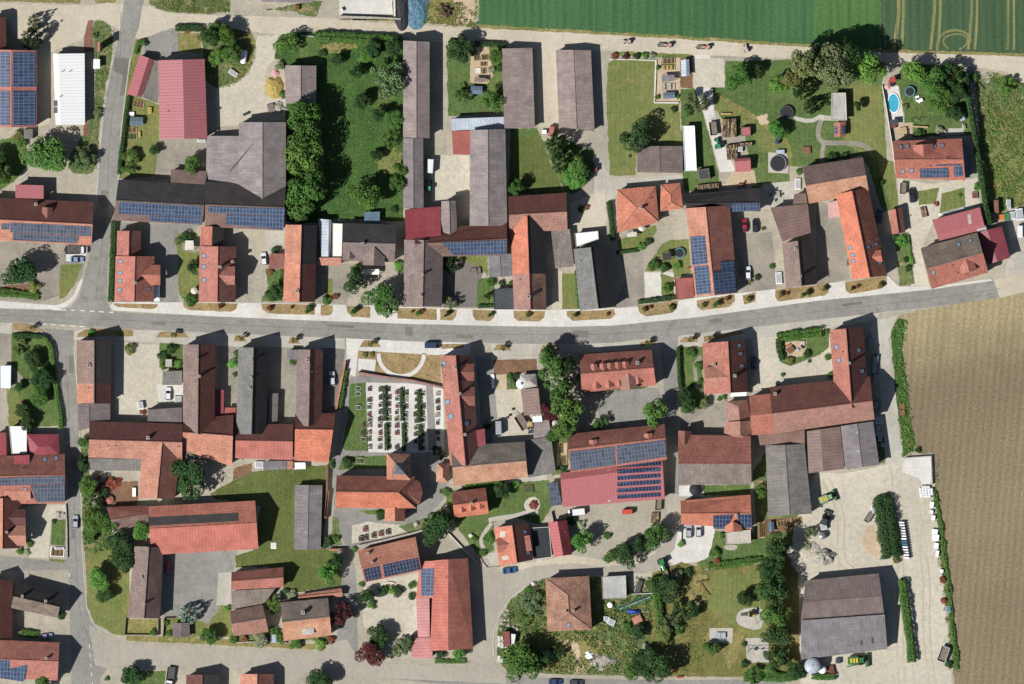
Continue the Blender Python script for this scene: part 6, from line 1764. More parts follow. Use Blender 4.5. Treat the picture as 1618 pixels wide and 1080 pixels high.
Bld('barn', 'two-tone barn, red upper slope and grey-pink lower slope', [(437,694),(888,700),(893,1002),(440,1004)], 'ew', 5.4,9, 'tile_rust', 'sheet_mottled', r=.57)
Bld('annex', 'short red roof stub on the corner of the two-tone barn', [(438,668),(520,672),(518,756),(438,752)], 'ns', 5.6,7.2, 'tile_rust', cat='shed')
Bld('barn', 'long red tiled barn across the gravel farmyard', [(1010,396),(1628,332),(1656,598),(1030,688)], 'ew', 5.8,10, 'tile_dark', 'tile_pink', r=.56).chim((1040,440), w=.8).gate(.3)
Bld('barn', 'orange-red end block of the long red barn', [(878,452),(1010,438),(1030,688),(894,696)], 'ew', 5.4,9, 'tile_red', 'tile_red')
Bld('barn', 'grey mottled barn reaching down to the vegetable plot', [(980,760),(1222,752),(1268,1184),(996,1198)], 'ns', 4.6,6.4, 'sheet_mottled').gate(.4)
flatroof('shed', 'brown flat roof between the long red barn and the mottled barn', [(932,692),(1222,664),(1224,750),(946,758)],4.4, 'metal_brown')
Bld('farmhouse', 'red house at the end of the long barn beside the concrete lane', [(1378,44),(1588,24),(1624,520),(1416,530)], 'ns', 6,10, 'tile_red', 'tile_dark', r=.48, wins=2).sky((1420,150),(1434,232),(1560,170),(1580,298), w=1.2).pipe((1456,180)).chim((1500,248), w=.7)
sheet(1288,510)
Bld('hall', 'flat brown hall below the long red barn', [(-52,672),(154,642),(184,905),(-40,932)], 'ns', 5,5.9, 'metal_brown', r=.4)
Bld('barn', 'grey sheet barn at the corner of the concrete lane', [(158,640),(360,610),(398,880),(188,906)], 'ns', 5,6.4, 'sheet_grey').sky((266,795),(262,680)).gate(.5)
# ---- solar farm in the middle
sheet(640,510)
Bld('barn', 'red tiled barn with dense grey solar panels below the lime courtyard tree', [(1003,690),(1612,626),(1626,848),(1026,928)], 'ew', 5.8,9, 'tile_rust', 'tile_red', r=.39).solar([(1022,798),(1300,766),(1306,880),(1032,918)],[(1312,762),(1614,724),(1622,830),(1318,876)], mat='solar_grey').dorm((1166,730),(1508,690), w=2.2, h=1.6, mat='tile_red').gate(.5)
Bld('hall', 'wide crimson hall with rows of dark solar panels', [(962,932),(1596,838),(1612,1092),(978,1142)], 'ew', 4.2,5.6, 'metal_red', r=.2).patch('translucent_strip', 'flat_pale', [(1256,912),(1272,910),(1276,1108),(1258,1110)]).solar(
	*[[(1316,872 + k * 39),(1584,856 + k * 39),(1585,881 + k * 39),(1317,897 + k * 39)] for k in range(6)], mat='solar_dark')
flatroof('carport', 'carport roof covered in grey solar panels beside the crimson hall', [(884,992),(946,984),(975,1128),(905,1136)],3, 'flat_dark').solar([(887,995),(945,987),(973,1125),(907,1132)], mat='solar_grey', dz=.06)
Bld('house', 'small orange house with three triangular dormers beside the church lane', [(288,1048),(500,1022),(520,1182),(306,1210)], 'ew', 4.4,7.4, 'tile_rust', 'tile_bright', wins=1).chim((412,1118), w=.6, mat='white').dorm((352,1170),(410,1160),(465,1150), w=1.8, h=1.0, mat='tile_bright')
# ---- lower left
sheet(0,775,3.542)
Bld('house', 'orange house with a dark slope and cross gable at the picture edge', [(-40,42),(118,42),(112,322),(-40,326)], 'ns', 5,8.4, 'tile_orange', 'tile_dark', r=.35, wins=2).sky((95,135)).chim((38,232), w=.6, mat='white').dorm((140,250), w=6, h=2.2, mat='tile_orange').dorm((140,150), w=5, h=2, mat='tile_dark')
Bld('house', 'black and beige roofed house in a small cobbled yard', [(96,506),(350,572),(322,712),(60,656)], 'ew', 5.2,8.6, 'tile_black', 'tile_weathered', r=.55, wins=2).chim((124,590),(255,618), w=.7, mat='stone')
Bld('house', 'dark red roof at the picture edge beside the black and beige house', [(-60,490),(70,506),(70,822),(-60,830)], 'ns', 5.2,8.4, 'tile_red', 'tile_dark', r=.3)
Bld('house', 'red house with a square blue solar field below the parked silver car', [(-60,832),(333,850),(322,1062),(-60,1050)], 'ew', 5.4,9, 'tile_red', 'tile_salmon', wins=2).solar([(-50,945),(166,945),(132,1070),(-50,1040)]).chim((258,938), w=.6, mat='white')
Bld('barn', 'brown-purple house beside the shaded red car', [(752,310),(914,318),(896,716),(715,712)], 'ns', 5.6,9.2, 'tile_mauve', 'tile_brown', wins=2, cat='house').chim((792,486),(806,632), w=.6)
Bld('shed', 'low red-brown shed attached to the big coral barn', [(596,92),(826,82),(832,180),(640,232)], 'ew', 4,6.2, 'tile_rust', 'tile_brown')
Bld('barn', 'big barn with a wide coral lower slope and dark upper stripe', [(829,88),(1428,55),(1446,325),(845,360)], 'ew', 5.6,9.4, 'tile_red', 'metal_coral', r=.46).patch('dark_tile_strip', 'tile_slate', [(832,148),(1335,122),(1335,170),(836,196)]).gate(.4).gate(.7)
Bld('shed', 'small grey shed below the blue spruce', [(965,742),(1060,738),(1064,820),(966,822)], 'ns', 2.4,3, 'sheet_dark')
Bld('shed', 'dark roof cut off by the lower picture edge beside the white truck', [(1042,1030),(1225,1030),(1222,1200),(1040,1200)], 'ns', 4.6,7.2, 'tile_dark', 'tile_slate')
o, x, y = root_at('well', 612,50, 'round brick-red well cover among the garden trees', 'well')
m = MB(); m.lathe((x, y, 0),((1.35,0),(1.35,1.0),(1.15,1.0),(1.1,.8)), 'brick', 22); m.build('rim', o)
m = MB(); m.lathe((x, y, .95),((1.4,0),(.1,.7)), 'tile_salmon', 22); m.build('lid', o)
sheet(320,775,3.542)
Bld('house', 'orange roof cut off by the lower picture edge', [(212,1026),(400,1026),(400,1240),(205,1240)], 'ns', 4.8,8, 'tile_orange', 'tile_rust')
Bld('shed', 'red tiled shed with a grey lean-to on the mown meadow', [(162,455),(452,428),(454,540),(160,556)], 'ew', 4.2,6.4, 'tile_rust', 'tile_salmon')
Bld('lean_to', 'grey mottled lean-to below the red tiled shed', [(160,560),(408,546),(345,632),(165,664)], 'ew', 3,4.2, 'sheet_mottled', r=0, cat='shed')
Bld('shed', 'small brown tiled barn on the corner of the bottom street', [(152,672),(336,638),(370,790),(172,814)], 'ew', 4.4,7, 'tile_brown', 'tile_pink').gate(.4)
Bld('house', 'house with a lichened grey slope and a pale orange slope', [(436,626),(702,600),(722,808),(454,842)], 'ew', 5.2,8.6, 'tile_weathered', 'tile_pale', wins=2).chim((562,682), w=1.0, h=2).dorm((592,800), w=3.4, h=1.2, mat='flat_pale', flat=True)
Bld('lean_to', 'narrow orange tiled roof over the garden wall', [(540,580),(778,545),(786,592),(532,612)], 'ew', 2.6,3.4, 'tile_orange', r=.5, cat='shed')
Bld('farmhouse', 'orange house with dark blue panels below the churchyard', [(868,336),(1192,258),(1226,446),(908,514)], 'ew', 5,8.4, 'tile_orange', 'tile_salmon', r=.56, wins=2).solar([(902,440),(992,420),(1000,490),(914,508)],[(1008,414),(1206,374),(1220,440),(1018,484)], mat='solar_dark').chim((925,320 + 30),(948,400), w=.7)
sheet(640,775,3.542)
Bld('barn', 'very large red barn beside the curving lane', [(160,390),(352,377),(382,885),(140,897)], 'ns', 5.8,9.8, 'metal_coral', 'tile_red', r=.42).gate(.5).pipe((226,484))
Bld('lean_to', 'red lean-to with a blue solar field on the very large barn', [(82,396),(163,392),(158,600),(62,604)], 'ns', 4.4,5.7, 'metal_coral', r=1, cat='shed').solar([(88,438),(160,432),(158,588),(92,590)])
Bld('lean_to', 'pink metal lean-to below the blue solar field', [(62,606),(136,600),(138,820),(72,822)], 'ns', 4.2,5.5, 'metal_pink', r=1, cat='shed')
Bld('lean_to', 'pink metal garage roof at the bottom corner of the very large barn', [(35,826),(150,822),(154,936),(40,936)], 'ns', 3.2,4.2, 'metal_pink', r=1, cat='garage')
Bld('house', 'orange house with two skylight strips beside the black flat roof', [(498,206),(690,182),(718,386),(527,422)], 'ns', 5,8.6, 'tile_bright', 'tile_dark', r=.52, wins=2).patch('skylight_strip', 'flat_pale', [(530,230),(562,226),(562,258),(532,262)],[(540,368),(578,362),(580,384),(544,390)]).dorm((520,308), w=4, h=1.4, mat='tile_red').dorm((700,292), w=4.5, h=1.4, mat='tile_red', flat=True).sky((672,230),(690,348))
flatroof('garage', 'black flat roof between the orange house and the crimson roof', [(702,208),(806,202),(822,372),(718,386)],3.2, 'flat_black', rim='stone_white')
Bld('house', 'narrow crimson ridge roof beside the black flat roof', [(800,178),(905,164),(936,356),(834,372)], 'ns', 4.6,7, 'metal_red', 'metal_crimson', r=.5).pipe((898,228))
Bld('villa', 'old square house with a worn hipped roof on the overgrown plot', [(785,490),(1030,477),(1046,778),(798,788)], 'ns', 5.8,9.4, 'tile_old', hip=(.34,.34), wins=2, m3='tile_old', cat='house').chim((898,676),(942,672), w=.6).sky((915,752))
flatroof('garage', 'pale grey flat garage beside the old hipped house', [(1100,482),(1236,474),(1240,602),(1106,606)],3, 'flat_pale', rim='stone')
sheet(960,775,3.542)
Bld('house', 'red house with dark panels and a conservatory, two cars parked in front', [(408,56),(800,22),(808,214),(412,188)], 'ew', 5,8, 'tile_bright', 'tile_bright', r=.55, wins=2).solar([(592,140),(706,132),(664,214),(592,212)],[(722,130),(804,126),(806,208),(738,208)], mat='solar_dark').dorm((704,226), w=5, h=2.2, mat='tile_bright').chim((722,138), w=.6)
flatroof('conservatory', 'beige roofed conservatory in front of the house with dark panels', [(660,238),(800,218),(802,292),(665,300)],2.6, 'flat_pale', wall='glass_roof', rim='stone_white')
Bld('hall', 'large mauve-brown farm hall with corrugated roof at the lower right', [(1108,502),(1518,462),(1548,690),(1082,724)], 'ew', 5.6,8, 'sheet_dark', r=.55).gate(.5)
Bld('hall', 'grey lower half of the large farm hall with a row of roof lights', [(1082,726),(1550,692),(1566,886),(1084,945)], 'ew', 4.2,6.8, 'sheet_grey', r=0).patch('roof_light', 'flat_dark', *[[(x, y),(x + 13, y - 1),(x + 14, y + 36),(x + 1, y + 37)] for x, y in ((1168,852),(1228,848),(1290,842),(1352,834),(1414,828),(1476,820))])
# ================================================================ TREES, SHRUBS, HEDGES
def trees(*rows, **kw):
	for r in rows: tree(*r[:4], **{**kw, **(r[4] if len(r) > 4 else {})})
def bushes(*rows, **kw):
	for r in rows: bush(*r[:4], **{**kw, **(r[4] if len(r) > 4 else {})})
D = dict(col='d'); B_ = dict(col='b'); Y = dict(col='y'); Lm = dict(col='l')
sheet(0,0)
trees(('dark conifer by the top corner of the solar hall', 200,240,66, dict(kind='conifer', col='d', h=12, sy=1.1)),('smaller yellowing conifer above the dark one at the solar hall', 212,140,46, dict(kind='conifer', col='o', h=9)),
	  ('wide round tree below the white hall', 285,952,126, dict(h=9, kind='round')),('loose green tree between the white hall and the side street', 520,985,84, dict(h=6, kind='loose', col='y')),
	  ('small tree shading the paved yard below the red barn', 1192,1018,56, dict(h=6)),('low spreading tree at the corner of the vegetable plot', 815,1005,74, dict(h=4, kind='loose')),
	  ('little dark tree on the lawn strip beside the red barn', 960,928,34, dict(h=3, col='d')),('dark street tree at the picture edge left of the wide round tree', -15,990,60, dict(col='d')))
bushes(('dark clipped shrub at the top of the slanting red shed', 898,262,22, dict(col='d')),('shrub with reddish leaves in the short upper hedge', 1160,190,20, dict(col='r')),('olive shrub beside the little grey shed box', 110,838,34, dict(col='o')),
	   ('green shrub at the lower end of the little grey shed box', 140,885,32),('bright bush at the edge of the vegetable plot', 858,985,22, B_),('shrub next to the slim brick tower', 590,215,20),('shrub on the grass below the white flat-roofed box', 612,700,30, dict(col='y')))
hedge('short hedge above the dry lawn at the upper lane corner', [(1088,172),(1180,170),(1258,174)],2.2,1.8, 'd', seed=1)
hedge('tall clipped hedge between side street and vegetable plot', [(800,596),(780,720),(765,850),(750,960),(740,1080)],1.4,1.8, 'd', seed=2)
hedge('short hedge running up from the slanting red shed', [(895,255),(860,262),(838,330)],1.6,1.5, 'g', seed=3)
sheet(0,265)
hedge('long dark hedge between side street and corner house', [(708,330),(700,500),(694,660),(688,830)],1.9,2.2, 'd', seed=4)
trees(('big tree shading the paved yard of the grey solar farmhouse', 122,642,100, dict(h=10, kind='round', col='d')),('round ball tree on the lawn between two red houses', 1192,612,46, dict(kind='round', h=4.5, col='d')),
	  ('large tree at the picture edge beside the red flat annex', 10,40,62, dict(h=8)))
hedge('low hedge along the pavement below the big yard tree', [(-10,770),(90,778),(190,790),(240,800)],2.6,1.4, seed=5)
bushes(('bush at the pavement end of the lawn between two red houses', 1180,815,40),('dark bush behind the white garden pavilion', 1160,425,40, dict(col='d')),('small bush at the top of the white garden pavilion', 1105,455,24, dict(col='y')),('brownish shrub beside the big yard tree', 215,735,40, dict(col='o')))
umbrella('white round parasol on the lawn between two red houses', 1205,762,22)
canopy('pavilion', 'small white garden pavilion on the paved round corner', [(1150,450),(1200,450),(1204,508),(1146,508)],2.5, 'canvas', .3)
sheet(320,0)
trees(('dark green tree left of the group above the red barn yard', 40,235,66, dict(col='d', h=7)),('round tree at the middle of the group by the gas tank', 150,215,66, dict(h=7)),('tree in the group nearest the white gas tank', 190,330,58, dict(h=6)),('low tree of the group closest to the two white boxes', 100,360,60, dict(col='b', h=5)),('small tree at the upper lane end of the group by the gas tank', 75,165,40, dict(h=5)),
	  ('oval clipped tree at the yard gate of the upper lane', 530,280,66, dict(kind='round', h=6, sy=1.35)),
	  ('topmost of the big chestnut row beside the grey-brown barn', 622,690,100, dict(h=12, kind='round', var=0)),('second crown of the big chestnut row', 640,830,112, dict(h=13, kind='round', var=1)),('third crown of the big chestnut row', 620,985,120, dict(h=13, kind='round', var=2)),('fourth crown of the big chestnut row', 645,1130,135, dict(h=13, kind='round', var=3)),('lowest crown of the big chestnut row', 610,1265,96, dict(h=10, kind='round', var=1)),
	  ('dark little fruit tree below the oval clipped tree', 835,370,40, dict(col='d', h=4)),('fruit tree near the hedge with the pale path', 1060,300,48, dict(col='d', h=5)),('leaning dark fruit tree in the upper orchard', 970,440,52, dict(col='d', h=5.5, kind='loose')),
	  ('large silvery tree beside the long narrow barn', 1165,480,128, dict(col='y', h=12, kind='loose', var=0)),('light fruit tree under the silvery tree', 1010,350,42, dict(col='b', h=4)),('dark round fruit tree alone in the open orchard grass', 998,630,50, dict(col='d', h=5.5)),('dark fruit tree lower right of the lone round one', 1100,705,46, dict(col='d', h=5)),
	  ('bushy tree on the barn side of the orchard below the silvery tree', 1195,740,62, dict(h=6)),('second bushy tree along the long narrow barn', 1175,860,66, dict(h=6, kind='loose')),('small shrubby tree by the dry orchard patch', 1080,960,38, dict(col='d', h=4)),('tree at the dark corner under the long hedge', 1195,290,52, dict(col='d', h=6)),('shrubby tree at the foot of the barn side of the orchard', 1235,1050,52, dict(h=6)))
hedge('broad long hedge between orchard and upper lane', [(700,222),(860,226),(1000,236),(1130,244),(1240,252)],3.6,2.6, 'g', dens=10, seed=6)
bushes(('bush at the corner of the small brown barn', 500,588,24),('grey-leaved round bush by the yard gate', 482,402,30, Y),('bush at the orchard end of the pale path', 745,330,26, D))
heap('hay_heap', 'yellow straw heap in front of the small brown barn', 'straw heap', 445,540,66,74,1.6, 'hay', seed=3)
lying_tank('white gas tank on the dry grass beside the tree group', 256,352,4.4,.95,82)
crate('crate', 'first of two white boxes lying on the yard grass', 'box', 180,444,1.6,1.5,.8, 'white', rz=-30, lid='plastic_grey')
crate('crate', 'second white box, nearer to the sandy yard', 'box', 202,460,1.5,1.5,.8, 'white', rz=-30, lid='plastic_grey')
heap('rubble_heap', 'pale rubble heap at the corner of the big grey-brown barn', 'heap', 470,665,44,34,1.0, 'stone', seed=8, rough=.7)
heap('rubble_heap', 'pinkish stone heap beside the straw heap', 'heap', 455,455,26,30,.8, 'pink_sheet', seed=9, rough=.7)
crate('pallet_stack', 'grey pallets stacked beside the pale rubble heap', 'pallets', 425,668,2.0,2.6,.9, 'wood_grey', rz=15)
crate('trough', 'small dark trough in the sandy yard', 'trough', 270,705,2.0,.9,.6, 'steel_dark', rz=25)
sheet(320,265)
trees(('big round tree alone behind the dark hipped-gable house', 1010,160,94, dict(h=10, kind='round')),('slim tree between orchard and crimson roof', 1210,90,48, dict(h=7)),
	  ('dark tree in front of the dark house, by the paved drive', 955,715,72, dict(h=8, col='d', kind='round')),('big round tree overhanging the street verge', 1125,808,112, dict(h=10, kind='round')),('slender tree touching the dark house corner', 955,622,36, dict(h=5)),
	  ('small dark tree in the bed beside the bright orange long house', 445,765,56, dict(h=5, col='d')),('tree in the shade at the lowest chestnut', 600,290,60, dict(col='d', h=6)))
hedge('narrow hedge along the orange wall of the long house', [(488,630),(486,745)],1.4,1.6, seed=7)
bushes(('shrub in the front bed of the long house, nearest the pavement', 400,800,32, dict(col='y')),('small shrub under the brown lean-to roof', 420,642,20, dict(col='r')),('green shrub at the gate of the long house yard', 772,815,32),('bare brown shrub by the paved drive', 825,795,20, dict(col='r')),('row of flowers shrub by the pale yard slabs', 460,515,30, dict(col='d')),
	   ('bright shrub beside the dark house on the shady side', 1215,610,34, B_),('dark shrub below the striped glass canopy', 1185,255,24, dict(col='d')))
sheet(640,0)
trees(('dark tree at the lane corner of the vegetable garden', 340,300,80, dict(col='d', h=7)),('bush-like tree between garden hedge and single-pitch barn', 575,345,46, dict(h=5)),('loose small tree at the lower left of the garden lawn', 362,590,52, dict(h=5, kind='loose')),('round tree at the wall of the single-pitch barn', 540,622,72, dict(h=7, kind='round')),
	  ('dark tall conifer at the end of the free-standing barn', 945,890,70, dict(kind='conifer', h=13, col='d')),('wide dark conifer below the tall one', 975,1000,78, dict(kind='conifer', h=11, col='d')),('bright leafy tree beside the two conifers', 1055,1020,54, dict(h=6, col='b')),('small tree at the driveway bend under the conifers', 1110,1060,46, dict(h=5, col='d')))
hedge('clipped hedge closing the vegetable garden to the lane', [(430,268),(530,272),(622,276)],1.8,1.8, 'd', seed=8)
bushes(('shrub row plant at the top of the vegetable garden', 420,320,24),('dark shrub beside the single-pitch barn corner', 590,420,28, D),('flowering shrub along the vegetable garden path', 535,430,22, dict(col='w')),('small shrub by the pale glass greenhouse', 360,530,20, Y))
sheet(640,265)
trees(('round tree on the lawn beside the dark red barn', 690,125,50, dict(h=6, kind='round')),('tree hanging over the drive under the conifers', 1055,60,70, dict(h=6, col='b')),('ragged dark tree in the corner of the solar strip yard', 290,590,60, dict(h=6, col='d', kind='conifer')),('grey-leaved small tree by the dark garage yard', 282,832,46, dict(h=5, col='y', kind='loose')),('small ball tree on the lawn beside the dark grey garage', 514,796,24, dict(h=3, kind='round', col='d')))
bushes(('left of three shrubs above the dark grey garage', 530,705,30),('middle shrub above the dark grey garage', 600,715,20, D),('right shrub above the dark grey garage', 660,722,20),('shrub at the gravel drive of the black-sloped house', 1095,255,22),('dry shrub on the gravel drive', 1130,245,16, dict(col='r')))
hedge('tiny hedge closing the lawn beside the dark grey garage', [(455,858),(545,856)],1.2,1.2, 'd', seed=9)
hedge('slim hedge at the wall of the charcoal house', [(1060,640),(1078,870)],1.0,1.3, seed=10)
hedge('dark hedge between the drive and the hipped house', [(1265,210),(1278,330),(1290,450)],1.6,1.9, 'd', seed=11)
sheet(960,0)
trees(('round dark tree on the large mown lawn', 180,852,98, dict(h=8, kind='round', col='d')),('silver tree between container and white drive', 548,645,82, dict(h=7, kind='loose', col='y')),('tree beside the beige gravel square', 808,480,82, dict(h=7)),('small round tree right of the tree by the gravel square', 940,430,34, dict(h=4, col='d')),('bright green tree before the giant grey trees', 1065,520,62, dict(h=6, col='b')),('yellow-green tree at the edge of the giant grey trees', 1140,480,62, dict(h=8, col='o')),
	  ('giant grey tree nearest the upper lane', 1240,370,104, dict(h=15, col='y', var=1)),('dark tall conifer under the giant grey trees', 1205,560,58, dict(h=11, col='d', kind='conifer')),('second dark conifer near the round garden pool', 1260,660,46, dict(h=9, col='d', kind='conifer')),('green tree beside the dark round trampoline', 1060,800,60, dict(h=5, col='b')))
bushes(('tiny dark shrub on the large mown lawn', 410,678,20, D),('small dark plant near the lawn shed', 138,965,10, D),('shrub at the foot of the silver tree', 500,690,34), *[(f'{n} clump in the flower border along the lane verge', x, 345,22, dict(col=c)) for n, x, c in (('first reddish', 45, 'r'),('maroon', 110, 'm'),('dark green', 182, 'd'),('bright', 232, 'b'),('pale', 275, 'w'))],
	   ('green clump at the wall corner of the kitchen garden', 312,420,16),('leafy clump low in the kitchen garden', 308,600,16),('clump at the inner edge of the kitchen garden', 430,600,16, B_))
run('garden_wall', 'low cream wall framing the kitchen garden', 'wall', [(300,372),(296,500),(291,636),(440,636)],.5,.5, 'stone_white')
run('garden_wall', 'pale edging wall above the large mown lawn', 'wall', [(10,365),(150,368),(298,374)],.35,.4, 'stone_white')
bed('kitchen garden bed with yellow-green rows', [(340,404),(420,402),(420,432),(342,434)], mat='hay', rows=3)
bed('kitchen garden bed at the top under the verge', [(338,360),(420,356),(420,392),(340,394)], rows=3)
bed('grey earth kitchen garden bed below the slatted roof', [(336,512),(420,510),(420,556),(338,558)], mat='stone', rows=2)
sheet(1288,0)
trees(('giant silvery tree over the garden terrace', 112,410,140, dict(h=14, col='y', var=2)),('bright lime-green tree beside the giant silvery one', 350,425,108, dict(h=10, col='l', kind='round')),('dark tree behind the giant silvery and lime trees', 215,320,80, dict(h=12, col='d')),('grey tree at the upper lane edge of the giants', 40,330,60, dict(h=12, col='d')),
	  ('lonely small tree on the lawn by the pavilion', 265,655,28, dict(h=4, col='d')),('light tree at the lane corner of the pool garden', 622,450,78, dict(h=7, col='b')),('round tree in the middle of the pool garden trees', 735,500,84, dict(h=7)),('dark maroon-tinged tree at the lane edge of the pool garden', 850,460,78, dict(h=8, col='d', kind='loose')),('tree over the lawn in the pool garden', 775,610,72, dict(h=6)),('tree touching the tall hedge in the pool garden', 885,580,62, dict(h=6, col='d')),('low shrubby tree by the slanted shelter', 865,700,52, dict(h=4.5, col='d')),
	  ('bush-like tree on the sandy corner of the rough meadow', 1190,520,56, dict(h=4, kind='loose', col='b')))
hedge('very tall clipped hedge between pool garden and rough meadow', [(930,440),(950,600),(975,740),(998,880),(1018,1010),(1030,1080),(1060,1270),(1085,1390)],2.0,4.2, 'd', dens=8, seed=12)
bushes(('shrub by the wooden beam below the oval pool', 640,820,28),('dark round plant near the garden wall of the pool garden', 668,826,18, D),('flowering bush at the end of the stone terrace', 770,805,24, dict(col='w')),('bush beside the swing frame', 560,660,18, Y),('bush at the lane end of the tall hedge', 985,480,30),('shrub behind the pale pavilion', 80,640,16, D),('shrub at the path below the tiny orange hut', 110,975,34, D),('second shrub at the path below the tiny orange hut', 185,970,26, D))
run('garden_wall', 'long pale garden wall beside the oval pool', 'wall', [(415,528),(440,660),(462,800),(478,900),(500,1080)],.3,1.4, 'stone_white')
sheet(960,265)
bushes(('leftmost bush in the planted strip below the gazebo', 290,605,38),('dark bush in the middle of the planted strip below the gazebo', 355,625,32, D),('bush at the right end of the strip below the gazebo', 430,605,26, B_),('bush by the terrace of the hipped house', 215,486,26, B_),('dark ball bush at the edge of the terrace', 250,458,26, D),('small bush on the grass above the red garage', 365,745,30),('dark plant at the wall of the square red garage', 398,728,18, D),('potted plant by the nearly black house', 1020,612,18),('small plant beside the white parked car', 880,705,18, dict(col='o')),('thin dark shrub in the paved yard by the white car', 928,680,20, D),('plant by the dark blue car', 965,375,14, dict(col='o')),('bush at the slab corner behind the orange barn', 1190,25,22))
hedge('clipped hedge above the verge beside the square red garage', [(190,832),(300,818),(420,802)],1.6,1.4, 'd', seed=13)
hedge('short hedge below the hipped house terrace', [(55,525),(120,518),(190,508)],1.2,1.2, 'd', seed=14)
hedge('hedge at the wall side of the hipped house', [(12,210),(25,330),(40,440)],1.5,1.8, 'd', seed=15)
sheet(1288,265)
bushes(('bright bush in the flower strip by the tiled garage hut', 540,450,40, B_),('small tree-like bush in the middle of the flower strip', 565,568,18, D),('dark bush low in the flower strip', 580,622,22, D),('dark bush under the tiled garage hut', 492,425,22, D),('bush by the side path of the blue panel house', 415,90,18, D),('flower clump by the crimson hall path', 750,225,16, dict(col='r')),('yellow flower clump on the small front lawn', 893,170,14, dict(col='l')),('dark shrub at the gravel yard post', 1010,120,26, B_))
hedge('narrow bright hedge along the flower strip', [(570,420),(585,520),(605,600)],1.2,1.0, 'b', seed=16)
sheet(0,510)
trees(('dark fruit tree in the corner garden, nearest the white flat roof', 200,235,58, dict(h=5, col='d')),('wide fruit tree in the middle of the corner garden', 262,345,62, dict(h=6, col='d')),('fruit tree at the hedge of the corner garden', 245,455,62, dict(h=5)),('yellowish tree at the street end of the corner garden', 110,150,52, dict(h=4, col='o', kind='loose')),('small round tree in the lower corner garden', 140,545,48, dict(h=4, col='d')),('dark tree shading the bright white flat roof', 175,625,50, dict(h=5, col='d')),('tiny dark tree at the paved corner path', 118,395,26, dict(h=3, col='d')),
	  ('roadside shrub tree at the orange cross barn', 520,735,38, dict(h=4)),('taller roadside tree lower on the street side of the barn', 522,880,40, dict(h=5, col='d')),('roadside tree beside the scrap yard', 545,1010,58, dict(h=6)),('big dark round tree beside the orange wing', 1192,960,118, dict(h=10, col='d', kind='round')))
hedge('long hedge of the corner garden along the lower street', [(275,85),(315,150),(335,290),(352,440),(370,560),(378,655)],1.6,2.0, 'g', seed=17)
hedge('hedge in the corner garden facing the main street', [(80,82),(180,78),(275,85)],1.8,1.8, 'd', seed=18)
bushes(('bush in the street verge by the mauve corner house', 570,62,24, dict(col='b')),('bush in the street verge by the house corner gable', 740,62,20, dict(col='b')),('vine-covered bush on the gable yard of the corner house', 805,165,36, dict(col='o')),('dark shrub in the cottage garden', 1010,210,34, D),('green shrub in the cottage garden', 1100,255,26, B_),('upper shrub of the cottage garden', 1060,165,34, D),('shrub behind the tiny pale hut', 1015,270,24),('red flower bush in the corner garden', 145,490,14, dict(col='r')),('dark bush in the scrap yard', 650,1060,36, D))
heap('scrap_heap', 'cluttered heap of metal and planks in the scrap yard', 'scrap heap', 690,985,60,40,.9, 'rust', seed=11, rough=.9)
heap('scrap_heap', 'pale rubble scatter at the wall of the scrap yard', 'scrap heap', 640,950,40,24,.6, 'stone', seed=12, rough=.9)
crate('cabinet', 'red cabinet standing among the scrap', 'cabinet', 612,962,1.2,.9,1.2, 'red_paint', rz=20, lid='rust')
crate('table', 'white workbench at the wall of the orange wing', 'bench', 832,1050,1.2,3.0,.9, 'wood_pale', lid='white')
crate('container_box', 'white crate in the gravel yard by the ribbed shed', 'box', 872,512,1.7,2.2,1.4, 'white', rz=8, lid='plastic_grey')
heap('machine_parts', 'rusty machine parts beside the white crate', 'machine parts', 890,552,24,18,1.0, 'rust', seed=14, rough=.8)
crate('pallet_stack', 'pale pallets at the wall by the small white car', 'pallets', 1104,480,2.2,2.6,.8, 'stone_white', lid='plastic_grey')
sheet(320,510)
bushes(('bright shrub at the wall of the grey slate house', 195,250,36, dict(col='b')),('tall thin shrub at the slate house wall', 210,190,20),('shrub by the paved yard beside the slate house', 200,320,18, D),('shrub at the porch of the red-sloped house', 560,240,24),('dark oval shrub at the church lawn', 895,862,36, D),('left clipped shrub in the square bed', 1006,196,18, dict(col='o')),('right clipped shrub in the square bed', 1050,196,18, dict(col='o')))
hedge('dark hedge along the brick wall of the churchyard lane', [(885,290),(872,380),(855,470),(845,535)],2.0,1.6, seed=19)
hedge('small hedge at the orange barn corner by the church lane', [(792,850),(800,905)],1.4,1.5, seed=20)
run('churchyard_wall', 'tile-topped brick wall between square and churchyard', 'wall', [(965,308),(1120,335),(1300,358),(1420,385),(1492,402)],.55,1.5, 'brick', 'tile_pink')
run('boundary_wall', 'slanting tile-topped wall beside the parked estate car', 'wall', [(885,240),(868,330),(848,430),(826,548)],.5,1.8, 'plaster', 'tile_orange')
run('boundary_wall', 'long tile-topped wall between meadow and church lane', 'wall', [(776,880),(772,1000),(770,1100),(762,1200)],.5,1.8, 'plaster', 'tile_rust')
sheet(640,510)
